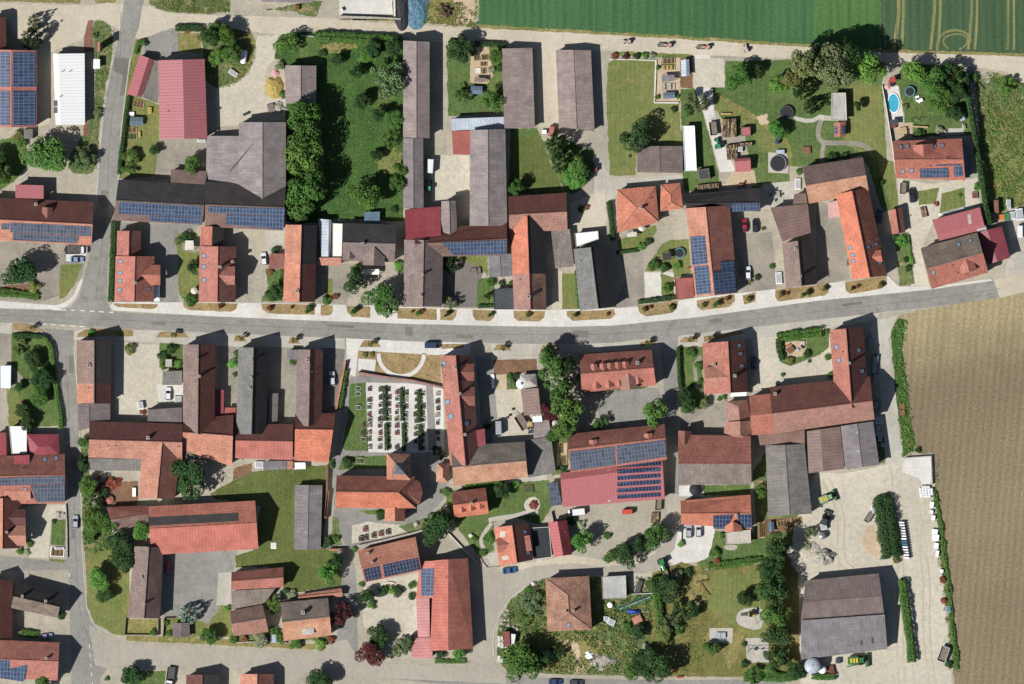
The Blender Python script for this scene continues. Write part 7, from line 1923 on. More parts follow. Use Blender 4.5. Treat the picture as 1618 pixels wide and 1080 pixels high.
trees(('upper crown of the tall green row beside the dome', 905,270,92, dict(h=11, kind='round')),('tree of the tall green row nearest the street', 900,195,62, dict(h=9, col='d')),('middle crown of the tall green row', 950,400,98, dict(h=12, kind='round')),('lower crown of the tall green row', 1020,530,96, dict(h=12, kind='round')),('lowest crown of the tall green row above the solar barn', 985,632,78, dict(h=9)),('maroon tree beside the dull brown flat roof', 890,552,54, dict(h=6, col='m')),
	  ('narrow dark tree in the shade of the tall green row', 1010,260,52, dict(h=10, col='d')),('small light tree above the red tiled solar barn', 1212,612,56, dict(h=4, kind='loose')),('shrubby tree behind the dark grey shed', 925,700,46, dict(h=5)),('green tree on the lawn below the tan barn', 600,1035,50, dict(h=4.5, col='d')),('bush tree near the gatehouse', 215,800,46, dict(h=4, col='d', kind='loose')))
umbrella('white parasol in the garden by the tall green row', 930,625,22)
bushes(('bush by the pale garden patch next to the dome', 690,330,22, D),('round bush in the dome garden', 660,370,30, dict(col='y')),('bush in the courtyard beside the dome garden', 645,330,20),('shrub left of the carport', 980,905,24, D),('dark clump by the shaded trailer', 510,640,22, D),('bush along the tan barn garden wall', 690,1000,26, B_),('ivy bush at the dormer house wall', 1078,340,20, B_),('bush at the gatehouse garden', 255,1045,26))
hedge('ivy strip along the lower side of the dormer house', [(1105,425),(1300,410),(1490,395)],.9,.9, seed=21)
sheet(960,510)
trees(('lime-bright round tree in the courtyard of the dormer house', 285,542,88, dict(h=9, kind='round', col='b')),('dark round tree at the lane in the hedge garden', 512,510,52, dict(h=5, col='d')),('smaller round shrub tree by the paved court', 602,496,32, dict(h=3, col='y')),('tree at the foot of the hedge garden lane', 480,440,40, dict(h=5, col='d')),('tree at the lower end of the mottled barn lawn', 950,1045,44, dict(h=5)))
hedge('clipped hedge of the garden beside the courtyard lane', [(438,150),(442,250),(446,350),(452,410)],1.3,1.8, 'd', seed=22)
hedge('dark hedge round the playhouse garden, street side', [(1052,90),(1150,75),(1250,60),(1330,52)],3.4,2.0, seed=23)
hedge('dark hedge round the playhouse garden, yard side', [(1060,100),(1066,165),(1085,230)],2.0,1.8, 'd', seed=24)
bushes(('bush in the hedge garden by the street', 515,185,34),('bush against the cross-gabled house wall', 560,265,28),('low bush against the cross-gabled house', 578,365,20),('small red-brown bush in the hedge garden', 530,385,16, D),('first of two bushes below the cross-gabled house', 690,470,16),('second bush below the cross-gabled house', 725,460,18),('dark bush by the playhouse gravel', 1235,190,26, D),('pale bush by the playhouse gravel', 1130,235,26, dict(col='o')),('little bush at the gravel court of the long barn', 1086,320,14),('green clump in the wall corner of the long barn', 1055,376,14, D))
sheet(1288,510)
bushes(('oval bush at the house wall in the gravel court', 78,210,22),('bush at the barn corner in the gravel court', 98,322,20),('bush at the house end by the street hedge', 75,55,18),('dark shrub at the grass strip end by the white slab', 640,790,20, D))
sheet(0,775,3.542)
trees(('tall loose tree at the street above the garden belt', 512,60,60, dict(h=6, kind='loose')),('street tree at the top of the garden belt', 520,180,66, dict(h=6)),('tree in the garden belt next to the red-brown shed', 605,190,56, dict(h=6, kind='round')),('bright round tree between shed and coral barn', 790,222,52, dict(h=6, kind='round', col='b')),('dark tree in the middle of the garden belt', 672,290,72, dict(h=7, col='d')),('dark tree at the lower end of the garden belt', 678,390,72, dict(h=7, col='d')),('bright tree alone on the street lawn', 552,492,62, dict(h=6, col='b')),('dark small tree below the bright one on the street lawn', 590,585,46, dict(h=4, col='d')),
	  ('blue spruce beside the asphalt yard', 1060,690,56, dict(h=9, col='s', kind='conifer')),('tree on the corner lawn below the bottom street', 738,1035,54, dict(h=6, col='d')),('tree at the lower picture edge beside the square solar field', 245,1078,50, dict(h=6)),('tree at the street edge opposite the parked street car', 490,255,44, dict(h=5, kind='loose')))
bushes(('white-flowering bush near the coral barn', 740,265,22, dict(col='w')),('small bush at the dry front garden', 858,795,22),('bush at the fence by the small grey shed', 930,740,16),('second bush at the fence by the small grey shed', 945,800,18),('bush at the front of the orange edge house', 110,335,22),('flowering bush at the front of the orange edge house', 150,345,18, dict(col='w')),('round bush at the lower end of the cobbled yard', 345,700,22, D),('tiny bush by the corner kerb', 598,1050,14),('bush at the gable of the orange edge house', 165,300,20),('dark bush by the small lawn', 300,170,14, D))
hedge('hedge between cobbled yard and square solar field house', [(110,790),(160,798),(210,806)],2.4,1.6, seed=25)
sheet(320,775,3.542)
trees(('bright round tree on the mown meadow corner', 695,455,62, dict(h=7, col='b', kind='round')),('dark tree beside the bright meadow tree', 745,400,44, dict(h=6, col='d')),('olive bushy tree between two small barns', 395,630,58, dict(h=5, kind='loose')),('very dark copper tree at the lichened house', 765,690,72, dict(h=9, col='m', kind='loose')),('round maroon tree on the bottom street', 942,905,74, dict(h=7, col='m', kind='round')),('green tree behind the round maroon tree', 985,815,62, dict(h=6, col='d')),('grey-green tree beside the pink garage roof', 1115,870,58, dict(h=5, col='y', kind='loose')),('street garden tree below the blue spruce', 38,812,46, dict(h=5)),('white-blossoming tree at the bottom street', 325,838,42, dict(h=4, col='w')),('dark tree on the gravel court of the panel house', 918,598,44, dict(h=5, col='d')),('tree at the bottom picture edge in the middle', 655,1060,62, dict(h=7, col='d')))
bushes(('bush at the bottom street wall, nearest the small brown barn', 170,832,24),('pink-flowering bush at the bottom street wall', 232,830,20, dict(col='r')),('tall bush at the grey gate in the wall', 430,825,32),('bush in front of the lichened house', 520,860,40),('yellow bush at the corner of the lichened house', 655,858,34, dict(col='l')),('reddish bush at the corner kerb of the lichened house', 715,832,24, dict(col='r')),('silver bush behind the lichened house', 502,585,28, dict(col='w')),('dark bush in the wall corner behind the lichened house', 470,570,24, D),('bush in the half-round bed of the gravel court', 1010,560,32, D),('yellow bush in the half-round bed', 1050,555,24, dict(col='l')),('right-hand bush of the half-round bed', 1090,560,32, D),('bush at the church lane below the gravel court', 950,640,26),('dark bush along the long ribbed shed end', 690,290,34, D),('round bush beside the church porch', 990,138,28, D),('bush near the small grass plot of the church lane', 745,265,22),('bush at the upper wall end of the orange panel house', 852,330,18),('bush at the lower wall end of the orange panel house', 890,525,16),('green bush in the little corner by the small barns', 140,655,18, B_),('bush behind the lean-to, under the olive tree', 400,780,28))
sheet(640,775,3.542)
trees(('big round tree between church and crimson barn lane', 165,205,88, dict(h=8, kind='round', col='d')),('second tree at the church lane bend', 215,150,46, dict(h=6, col='d')),('bright round tree beside the crimson ridge roof', 985,272,62, dict(h=7, kind='round', col='b')),('huge round tree at the lower corner of the overgrown plot', 640,950,108, dict(h=10, kind='round', var=2)),('shrub tree in the shadow beside the huge round tree', 745,940,62, dict(h=6, col='d')),('tree at the corner of the very large barn by the court', 15,850,40, dict(h=5, col='y')),('low tree at the foot of the very large barn', 305,915,34, dict(h=3.5, col='b')),('grey shrub tree covering the overgrown plot', 690,640,82, dict(h=3.4, col='y', kind='loose')),('second grey shrub tree on the overgrown plot', 660,700,62, dict(h=3, kind='loose')),('young tree behind the old hipped house', 850,895,44, dict(h=4, col='d', kind='loose')),('upper grey shrub tree on the overgrown plot', 720,575,52, dict(h=3, kind='loose')))
bushes(('bush in the path garden of the orange house', 470,270,32),('bush in the ring path lawn', 385,265,18),('bush beside the slab corner of the orange house', 435,350,22),('shrub before the carport', 930,165,28, D),('white-flowering shrub near the parked van', 985,185,26, dict(col='w')),('bush at the lane bend below the farm court', 1130,250,22),('bush on the farm court island', 1140,370,34),('upper shrub by the gravel court wall', 40,530,22),('lower shrub by the gravel court wall', 40,590,22, D),('dark bush in the front bed of the very large barn', 200,915,26, D),('teal-edged bush on the overgrown plot', 815,915,24, dict(col='s')))
hedge('low hedge at the lower kerb of the very large barn', [(165,950),(260,955),(340,950)],1.6,.8, seed=26)
hedge('garden strip hedge below the tan barn', [(330,-30),(450,-38),(560,-52)],1.6,1.2, seed=27)
sheet(960,775,3.542)
trees(('round tree at the yard corner above the lane bend', 275,248,74, dict(h=8, kind='round')),('round dark tree left of the lane bend', 92,362,70, dict(h=7, kind='round', col='d')),('dark tree squeezed between the two lane-bend trees', 178,300,46, dict(h=6, col='d')),('big bush tree below the green and yellow machine', 325,545,82, dict(h=6, kind='round', col='d')),('dark open tree at the centre of the playground meadow', 430,680,78, dict(h=6, col='d', kind='loose')),('grey-green tree at the edge of the overgrown garden', 345,740,62, dict(h=5, kind='loose', col='y')),('tree above the climbing tower', 775,600,48, dict(h=5, col='d')),
	  ('topmost tree of the dark belt beside the farm hall', 955,320,72, dict(h=10, col='d', kind='round')),('second tree of the dark belt, by the vegetable plot', 910,440,72, dict(h=8, col='d')),('third tree of the dark belt', 930,560,84, dict(h=10, kind='round', col='d')),('wide fourth tree of the dark belt', 950,680,84, dict(h=10, kind='round')),('fifth tree of the dark belt', 950,800,76, dict(h=9, kind='round', col='d')),('sixth tree of the dark belt, near the swing pad', 965,935,76, dict(h=7, kind='loose', col='d')),('inner tree of the dark belt, at the meadow side', 880,560,52, dict(h=7)),
	  ('large tree at the lower edge of the playground meadow', 275,985,92, dict(h=9, kind='round', col='d')),('tree left of the large lower meadow tree', 190,960,62, dict(h=7, col='d')),('small tree over the table tennis pad', 582,880,48, dict(h=4)),('olive tree in the overgrown garden hedge', 310,800,52, dict(h=4, col='o')),('round dark tree by the red-roofed stack', 178,790,42, dict(h=4, col='d')),('low tree by the red picnic bench', 150,1010,52, dict(h=5)),('tree at the bottom of the dark belt by the silo', 1060,1010,52, dict(h=5, col='d')),('tree between vegetable plot and gravel yard', 1140,240,36, dict(h=4, col='y', kind='loose')),('shrubby tree on the bottom lane behind the swing', 820,1030,52, dict(h=3.5, kind='loose')))
hedge('hedge between overgrown garden and playground meadow', [(268,480),(275,580),(290,690),(300,780)],3.0,2.4, seed=28)
hedge('flowering hedge of the garden facing the meadow', [(560,425),(650,415),(760,400),(860,385)],2.6,1.5, seed=29)
hedge('bottom hedge of the playground meadow', [(760,1045),(880,1040),(1000,1045),(1090,1020)],3.2,1.8, seed=30)
bushes(('yellow bush at the driveway wall by the two cars', 410,296,20, dict(col='l')),('bush at the garden corner of the two-car house', 600,350,30),('pink bush in the flowering hedge', 615,400,24, dict(col='r')),('pale silver bush by the lane bend machine', 395,470,34, dict(col='w')),('dark bush on the driveway bend', 455,455,26, D),('bush beside the conservatory', 640,250,18),('small dark bush by the swing pad', 762,860,16, D),('round dark bush below the swing pad', 766,972,24, D),('bush between swing pad and dark belt', 915,1000,36),('white bush in the overgrown garden', 215,870,26, dict(col='w')),('bush at the meadow edge under the open tree', 400,770,34),('bush by the gravel pit of the overgrown garden', 100,760,30),('bush in front of the gravel yard at the vegetable plot', 1110,310,26, dict(col='w')),('lower bush at the gravel yard edge', 1060,350,24, dict(col='w')))
sheet(1288,775,3.542)
hedge('wide overgrown shrub belt on the gravel yard', [(368,25),(386,90),(402,190),(415,290),(432,375)],6.6,3.4, 'd', dens=7, seed=31, leaf=.26, uneven=.3)
hedge('straight clipped hedge on the gravel yard beside the farm hall', [(488,495),(500,600),(518,740),(534,860),(542,960)],2.9,2.6, 'g', dens=9, seed=32)
hedge('short clipped hedge at the lower picture edge by the white tank', [(-20,1040),(50,1042),(112,1040)],2.0,1.8, 'g', seed=33)
hedge('weedy hedge along the brown field edge', [(668,0),(685,90),(705,200),(720,310),(728,400),(745,480),(755,600),(766,740),(785,880),(795,1000)],1.5,.7, 'g', dens=9, seed=34, uneven=.4)
bushes(('rusty red bush by the field edge boulders', 712,500,20, dict(col='r')),('dark weeds under the tipping trailer', 752,975,24, D),('dry bush at the lower corner of the shrub belt', 455,385,22, dict(col='o')))
# young shrubs on the dry verges of the main street
sheet(0,0,1)
for i, (x, y, r, c) in enumerate(((348,484,4, 'r'),(425,487,4.5, 'r'),(461,485,2.5, 'r'),(490,487,6, 'd'),(484,492,3, 'b'),(564,488,5, 'd'),(557,493,3.4, 'b'),(661,495,4.5, 'b'),(668,491,3, 'r'),(651,492,2, 'r'),(708,494,4, 'd'),(703,499,2.4, 'b'),(778,495,3.5, 'd'),(772,498,2.6, 'l'),(833,497,5, 'o'),(909,497,4, 'o'),(960,496,3, 'r'),
								  (1018,489,4, 'o'),(1028,485,3, 'r'),(1060,486,5, 'o'),(1112,481,4.4, 'o'),(1136,478,5.5, 'd'),(1129,482,3.6, 'b'),(1148,472,4, 'r'),(1183,473,4.6, 'o'),(1234,466,5, 'o'),(1244,463,3, 'r'),(1277,461,5.5, 'd'),(1268,467,3.4, 'b'),(1303,455,4.6, 'o'),(1347,455,3.4, 'd'),(1355,452,2.8, 'r'),(1391,450,5, 'o'),(288 + 14,482,3, 'b'))):
	place = ('by the red houses', 'before the bright orange long house', 'before the dark house', 'by the brown street house and garages', 'by the charcoal house', 'before the orange solar barn', 'before the nearly black house', 'before the long orange house')[0 if x < 400 else 1 if x < 530 else 2 if x < 620 else 3 if x < 880 else 4 if x < 1000 else 5 if x < 1200 else 6 if x < 1320 else 7]
	look = {'r': 'reddish', 'd': 'dark', 'b': 'bright green', 'o': 'olive', 'l': 'yellow-green'}[c]
	bush(f'{look} young shrub on the dry verge {place}', x, y, r, 1.4 if r < 4 else 2.2, c, group='young shrubs on the street verges')
trees(*[('young olive street tree on the verge ' + w, x, y, 5.2, dict(h=4.2, kind='loose', col='o')) for w, x, y in (('at the lower street corner', 52,517),('before the pale gravel yard', 275,529),('before the slate house yard', 380,534),('before the red-sloped house yard', 465,537),('at the churchyard square', 586,543),('before the brown farm plots', 794,549),('before the tall green row', 870,549),('at the courtyard lane mouth', 1024,541),('before the hedge garden', 1092,535),('before the cross-gabled house', 1124,533))], group='young shrubs on the street verges')
sheet(0,0,1)
weeds([(788,1000),(806,950),(835,925),(860,916),(1028,912),(1026,1066),(900,1064),(800,1058)],5200, 'hogd', .32,.7,1)
weeds([(1540,115),(1575,116),(1618,132),(1618,322),(1575,336),(1552,270)],3200, 'oghb', .3,.5,2)
weeds([(1410,520),(1422,504),(1432,506),(1430,580),(1438,660),(1446,714),(1426,722),(1416,610)],1500, 'gbo', .3,.5,3)
weeds([(1032,906),(1110,896),(1116,960),(1112,1066),(1032,1066)],1500, 'hog', .22,.3,4)
weeds([(130,700),(142,692),(144,800),(200,868),(150,875),(132,870)],1300, 'ogd', .3,.6,5)
weeds([(320,40),(384,46),(402,66),(398,100),(374,130),(346,138),(324,120)],1100, 'ogh', .25,.4,6)
weeds([(455,110),(505,56),(634,66),(636,345),(530,342),(505,300)],3400, 'gob', .22,.3,7)
weeds([(670,5),(752,5),(752,42),(668,36)],900, 'hog', .3,.6,8)
weeds([(148,34),(178,50),(176,100),(158,195),(150,275),(112,270),(140,190),(150,170)],1100, 'ogh', .25,.4,9)
weeds([(236,0),(364,0),(362,18),(276,18)],700, 'hog', .25,.4,10)
weeds([(1478,720),(1486,800),(1498,960),(1514,1060),(1504,1062),(1484,900),(1472,770)],900, 'goh', .28,.5,11)
# ================================================================ VEHICLES AND YARD THINGS
WHT, SIL, BLK, BLU, RED, DBL = (245,245,245),(180,184,190),(40,42,48),(60,96,150),(170,44,52),(52,64,96)
sheet(0,265)
vehicle('pickup', 'flatbed truck with a white cab by the grey solar farmhouse', 475,508,0, WHT, s=1.3)
vehicle('car', 'silver-blue car parked beside the flatbed truck', 478,568,0,(150,170,200))
sheet(320,265)
vehicle('estate', 'white car in the yard of the skylight house', 380,566,95, WHT)
sheet(640,265)
vehicle('box_trailer', 'white box trailer beside the lower grey barn', 156,-12,86, WHT, cat='trailer', s=1.15)
vehicle('tractor', 'green tractor parked in the sandy yard by the crimson roof', 146,108,85,(90,160,130))
vehicle('trailer', 'pale green garden trailer in the solar strip yard', 422,634,5,(180,205,160), cat='trailer', s=.55)
vehicle('trailer', 'red garden cart next to the pale green trailer', 458,638,95,(200,80,70), cat='cart', name='garden_cart', s=.55)
sheet(960,0)
for lb, x, y, rz, c, k in (('pale red tractor alone at the head of the lane convoy', 122,256,182,(196,176,168), 'tractor'),('green trailer ahead of the second lane tractor', 334,277,180,(130,175,140), 'trailer'),('pink tractor pushing the green trailer', 374,277,180,(206,160,156), 'tractor'),('pale green trailer ahead of the third lane tractor', 574,292,180,(150,195,150), 'trailer'),('rosy tractor by the white path mouth', 612,290,180,(206,160,150), 'tractor'),('white and pink tractor last in the lane convoy', 860,298,100,(225,190,180), 'tractor')):
	vehicle(k, lb, x, y, rz, c, group='tractors driving along the upper lane', s=.72 if k == 'tractor' else .6)
vehicle('trailer', 'long dark trailer parked on the white drive', 656,796,98,(96,96,84), s=1.15)
vehicle('tractor', 'bright green tractor below the dark trailer', 684,888,100,(52,140,100))
woodpile('large square block of stacked firewood beside the white drive', [(710,738),(800,732),(802,848),(712,852)],1.8)
woodpile('firewood row at the side of the red wood store', [(734,900),(806,892),(808,985),(742,992)],1.6)
woodpile('narrow firewood row above the red wood store', [(810,888),(898,880),(900,902),(812,910)],1.5)
crate('crate', 'white box among the firewood rows', 'box', 823,924,1.5,1.5,1.2, 'white', lid='plastic_grey')
trampoline('dark round trampoline under the garden trees', 1112,696,43)
pool('round dark covered pool on the concrete slab', 1058,1012,52,52, rim='steel', h=.8, fill='black_net', name='covered_pool')
crate('storage_box', 'grey storage box above the round covered pool', 'box', 1073,940,2.6,1.3,1.0, 'plastic_grey', lid='metal_pale')
crate('play_house', 'small blue-grey play tower on the grass path', 'play tower', 1052,868,1.2,2.4,1.8, 'blue_paint', rz=-10, lid='steel_dark')
bench('low yellow bench beside the grass path', 735,706,3.2,0, 'wood_pale')
crate('compost_box', 'brown planted box garden beside the round covered pool', 'planter', 1235,930,2.6,2.2,.6, 'wood', lid='earth')
sheet(1288,0)
pool('oval blue swimming pool on the pale terrace', 487,638,37,62, rz=R(3))
trampoline('round trampoline with a turquoise rim on the pool lawn', 588,566,33, 'rim_blue', net=False)
chair('white sun lounger below the turquoise trampoline', 632,600,20, 'white', lounger=True)
chair('white sun lounger on the lawn beside the oval pool', 640,628,-30, 'white', lounger=True)
table_set('white table on the pool lawn', 656,620,1.2,1.0,20, 'white')
umbrella('pale pink parasol at the head of the oval pool', 450,535,22, 'pink_sheet')
bench('long pale wooden beam bench at the edge of the pool lawn', 650,786,5.0,-3, 'wood_pale')
table_set('wooden terrace table at the foot of the pool garden', 545,805,2.4,1.6,10, 'wood_pale')
bench('timber bench at the end of the terrace table', 575,820,1.8,90, 'wood_grey')
heap('stone_heap', 'pale stone rockery beside the planted end terrace', 'rockery', 800,812,24,18,.7, 'stone', seed=5, rough=.8)
heap('stone_heap', 'stone and plant heap at the tall hedge below the slanted shelter', 'rockery', 925,780,20,28,.8, 'stone', seed=6, rough=.8)
o, x, y = root_at('swing', 628,742, 'metal swing frame on the pool lawn', 'swing')
for s in (-1,1):
	for t in (-1,1):
		m = MB(); m.tube((x + s * 1.4, y + t * .8,0),(x + s * 1.2, y, 2.1),.05, 'steel_dark'); m.build('leg', o)
m = MB(); m.tube((x - 1.3, y, 2.1),(x + 1.3, y, 2.1),.05, 'steel_dark'); m.build('crossbar', o)
m = MB(); m.box((x, y, .5),(.9,.4,.05), 'wood_pale'); m.tube((x - .4, y, .5),(x - .4, y, 2.1),.015, 'steel'); m.tube((x + .4, y, .5),(x + .4, y, 2.1),.015, 'steel'); m.build('seat', o)
for k, (x, y, rz, l) in enumerate(((1015,515,40,3.4),(1030,535,-50,3.0))):
	m = MB(); a = W(x, y); c, s = math.cos(R(rz)) * l / 2, math.sin(R(rz)) * l / 2
	m.tube((a[0] - c, a[1] - s, .2 + k * .4),(a[0] + c, a[1] + s, .2 + k * .4),.18, 'bark', 8,.12)
	bake('log', m, ('lower log lying crossed on the sandy corner', 'upper log lying crossed on the sandy corner')[k], 'log')
sheet(960,265)
vehicle('car', 'dark red car parked below the black cross barn', 850,357,92, RED)
vehicle('car', 'black car parked next to the dark red one', 917,358,91, BLK)
vehicle('estate', 'white car at the street end of the paved farmyard', 872,652,92, WHT)
trampoline('blue-rimmed trampoline on the lawn beside the solar barn', 447,527,33, 'rim_blue', net=False)
crate('bath_tub', 'white tub trailer at the wall of the nearly black house', 'tub', 1062,684,1.9,3.6,.8, 'white', rz=4, lid='plastic_grey')
crate('bath_tub', 'white tub on the concrete slab behind the orange barn', 'tub', 1180,100,1.7,3.4,.8, 'white', rz=0, lid='plastic_grey')
table_set('grey patio table on the concrete terrace', 1044,165,2.6,2.2,0, 'stone')
for i, (x, y, rz) in enumerate(((1018,165,0),(1072,165,180),(1044,138,-90),(1044,196,90))):
	chair(('patio chair on the hedge side of the grey table', 'patio chair on the barn side of the grey table', 'patio chair above the grey table', 'patio chair below the grey table')[i], x, y, rz, 'steel_dark', 'chairs round the grey patio table')
chair('red garden chair at the wall of the solar barn', 510,616,0, 'red_paint')
bench('dark bench among firewood scraps on the sandy yard', 850,100,2.0,80, 'wood')
crate('crate', 'brown crate beside the dark bench on the sandy yard', 'box', 825,108,1.4,1.2,.8, 'wood')
sheet(1288,265)
vehicle('car', 'black car parked at the tiled house with blue panels', 602,170,95, BLK, s=1.08)
vehicle('trailer', 'wooden cart with a yellow load beside the black car', 546,126,88,(150,110,80), cat='cart', name='cart', s=.95)
woodpile('small pile of pale logs at the garden path', [(650,245),(684,240),(700,300),(664,308)],.8)
for lb, x, y, w, l, mt, rz in (('orange bin at the end of the container row', 1158,306,1.6,1.8, 'orange_paint', 10),('green bin between the orange and white ones', 1193,302,2.0,2.4, 'green_paint', 8),('white bin beside the green one', 1224,296,1.8,2.4, 'white', 8),('large white container at the end of the row by the picture edge', 1268,288,2.2,3.6, 'white', 8),('tall white bin standing apart on the meadow', 1200,214,1.4,1.8, 'white', 0),('second white bin standing apart on the meadow', 1204,242,1.2,1.4, 'white', 5)):
	crate('bin', lb, 'bin', x, y, w, l, 1.3, mt, rz, group='bins and containers by the crimson halls', lid='plastic_grey' if mt == 'white' else None)
crate('shed', 'narrow brown hut on the meadow next to the bins', 'hut', 1125,240,1.5,4.2,2.3, 'wood', rz=3, lid='tile_rust')
vehicle('box_trailer', 'white trailer at the right picture edge by the street end', 1272,395,90, WHT, cat='trailer', s=1.0)
bench('white bench at the wall of the long orange house', 202,588,2.2,82, 'wood_pale')
vehicle('car', 'dark blue car hidden in shade beside the long orange house', 398,300,82, DBL)
crate('raised_bed', 'planter box on the small front lawn terrace', 'planter', 990,170,1.8,2.0,.7, 'stone', lid='flowers_red')
run('garden_wall', 'white edging wall behind the crimson hall', 'wall', [(765,290),(850,272),(925,250)],.5,.6, 'white')
sheet(0,510)
vehicle('estate', 'small white car on the pale slab by the mauve-brown house', 1044,440,88, WHT)
sheet(320,510)
vehicle('estate', 'white and dark car in the shade of the red-sloped house', 804,345,93,(215,218,224), s=1.1)
sheet(640,510)
vehicle('van', 'dark blue van parked on the street by the square', 170,138,0, DBL, s=1.0)
vehicle('box_trailer', 'grey-topped box trailer in the farm court', 580,650,92,(170,174,180), cat='trailer', s=1.1)
vehicle('trailer', 'dark red farm trailer parked slantwise in the court', 724,615,122,(150,56,52), s=1.35)
vehicle('loader', 'tan loader next to the dark red trailer', 776,632,-80,(205,180,120), s=1.1)
crate('pallet_stack', 'white stacked boards at the edge of the farm court', 'boards', 545,362,1.0,4.4,.7, 'white', rz=4)
for i, (x, y) in enumerate(((632,588),(670,535),(650,572))):
	crate('bucket', ('pale bucket in the farm court', 'dark drum near the purple-brown roof', 'dark bucket in the middle of the court')[i], 'bucket', x, y, .7,.6,.6,('white', 'steel_dark', 'rust')[i], lid='rubber')
bed('long framed bed beside the tall green row garden', [(956,740),(978,738),(980,812),(958,814)], rows=2)
bed('lower framed bed in the tall green row garden', [(966,822),(996,820),(998,878),(970,880)], rows=2)
bed('small framed bed at the gatehouse garden', [(212,1030),(242,1030),(242,1060),(212,1060)], mat='planting', rows=2)
crate('cold_bed', 'square wooden planter on the lawn below the tan barn', 'planter', 765,1030,3.2,2.4,.5, 'wood', rz=5, lid='planting')
sheet(960,510)
vehicle('car', 'dark blue car in the shade of the cross-gabled house', 907,247,92,(48,58,98))
tank('round dark water tank on the white slab', 545,1032, L(38),1.4, 'steel_dark', 'black_net', 'water_tank')
umbrella('blue-white parasol on the playhouse gravel', 1184,164,15, 'plastic_grey')
table_set('play table with benches on the playhouse gravel', 1135,165,2.4,2.0,40, 'wood')
crate('sandpit', 'cream sandpit on the playhouse gravel', 'sandpit', 1205,128,2.0,1.6,.4, 'wood_pale', lid='sand')
bench('little pink bench on the playhouse gravel', 1122,138,1.6,30, 'red_paint')
crate('planter', 'small stone trough in the gravel court', 'planter', 1250,238,.9,.9,.6, 'stone_dark', lid='planting')
sheet(1288,510)
for i, (x, y, w, l, mt) in enumerate(((395,605,2.0,2.2, 'white'),(390,670,1.0,2.8, 'white'),(402,710,1.2,2.4, 'white'),(425,757,1.6,1.2, 'white'),(345,120,1.4,2.6, 'plastic_grey'),(372,260,1.8,6.4, 'steel_dark'),(378,345,1.6,3.0, 'plastic_grey'),(380,510,2.2,2.6, 'steel_dark'),(365,430,1.6,1.4, 'plastic_grey'))):
	crate('crate', ('square white crate at the corner of the grey sheet barn', 'slim white crate along the grey sheet barn', 'second slim white crate along the grey sheet barn', 'small white crate at the end of the grey sheet barn', 'grey machine box in the gable shade of the red end house', 'long dark machine frame along the red end house', 'grey crate below the long dark machine frame', 'dark square box in the barn shade', 'little grey box in the barn shade')[i], 'box', x, y, w, l, 1.0, mt, rz=-6 if i > 3 else 0, group='crates along the concrete lane', lid='plastic_grey' if i < 4 else 'steel')
for i, (x, y) in enumerate(((540,515),(542,555))):
	crate('compost_heap', ('upper square compost heap in the grass strip', 'lower square compost heap in the grass strip')[i], 'compost heap', x, y, 1.7,1.8,.6, 'wood', lid='earth')
run('yard_wall', 'low pale wall round the white slab at the field edge', 'wall', [(560,838),(720,826),(726,1000)],.4,1.2, 'stone')
# piles of white bales and containers on the gravel yard
rnd = random.Random(4)
k = 0
for r_ in range(5):
	for c_ in range(5):
		if (r_, c_) in ((0,0),(4,4),(0,4)): continue
		bale('white wrapped silage bale in the heap on the white slab', 652 + c_ * 17 + r_ * 2,1018 + r_ * 14, 'silage bales heaped on the white slab', .55,.95, rnd.choice((0,90,80)))
sheet(1288,775,3.542)
for i in range(14):
	bl = i in (7,8)
	crate('liquid_container', 'blue caged container in the row beside the shrub belt' if bl else ('white caged container in the upper run of the row beside the shrub belt' if i < 7 else 'white caged container in the lower run of the row beside the shrub belt'), 'container', 484 + i * 2.2,178 + i * 15.2,1.7,.5,1.6, 'blue_paint' if bl else 'white_wrap', rz=-3, group='caged containers beside the shrub belt', lid='rim_blue' if bl else 'white')
for i, (x, y, w, l, lb) in enumerate(((654,78,1.2,1.9, 'topmost white sack at the field edge'),(652,118,1.0,1.0, 'small pale stone block under the topmost sack'),(662,150,1.2,1.4, 'pale block above the big white pair'),(670,230,1.9,1.7, 'upper one of the big white pair at the field edge'),(674,262,2.2,2.0, 'lower one of the big white pair at the field edge'),(678,308,1.5,1.8, 'white block below the big white pair'),(684,352,1.0,2.0, 'slim white block at the field edge'),(708,450,1.1,1.1, 'small square white block near the weeds'))):
	crate('block', lb, 'block', x, y, w, l, 1.0, 'white_wrap', rz=-8, group='white blocks along the field edge', lid='white')
crate('crate', 'pale blue and white crate at the field edge', 'box', 746,664,1.3,2.0,.9, 'plastic_grey', rz=8, lid='rim_blue')
heap('rust_heap', 'rust-red heap at the field edge', 'heap', 724,614,22,19,1.0, 'rust', seed=2)
vehicle('trailer', 'white tipping trailer standing slantwise by the field', 718,915,70, WHT, s=1.35)
vehicle('harvester', 'green combine harvester with yellow tank lids below the hall', 232,950,2,(66,116,58), s=1.0)
vehicle('harvester', 'pale green harvester at the edge of the gravel yard', 62,42,20,(150,176,140), s=.85)
vehicle('loader', 'dark wheel loader beside the gravel heap', 55,165,70,(70,72,78), s=1.3)
crate('crate', 'white cabin box under the wheel loader', 'box', 48,202,1.9,1.8,1.6, 'white', rz=10, lid='plastic_grey')
tank('grey round drum beside the gravel heap', 40,252,1.2,1.8, 'stone', 'steel', 'drum', 'drum')
heap('gravel_heap', 'grey gravel heap on the farmyard', 'gravel heap', 50,370,60,48,2.2, 'stone', seed=4, rough=.5)
heap('gravel_heap', 'large pale sand heap spreading over the farmyard', 'sand heap', -60,340,100,62,1.1, 'sand', seed=7, rough=.25)
vehicle('trailer', 'small grey trailer at the tip of the reddish earth heap', 298,150,58,(176,180,184), s=.85)
crate('crate', 'white chest at the side of the shrub belt', 'box', 328,108,1.3,2.4,1.0, 'white', rz=3, lid='plastic_grey')
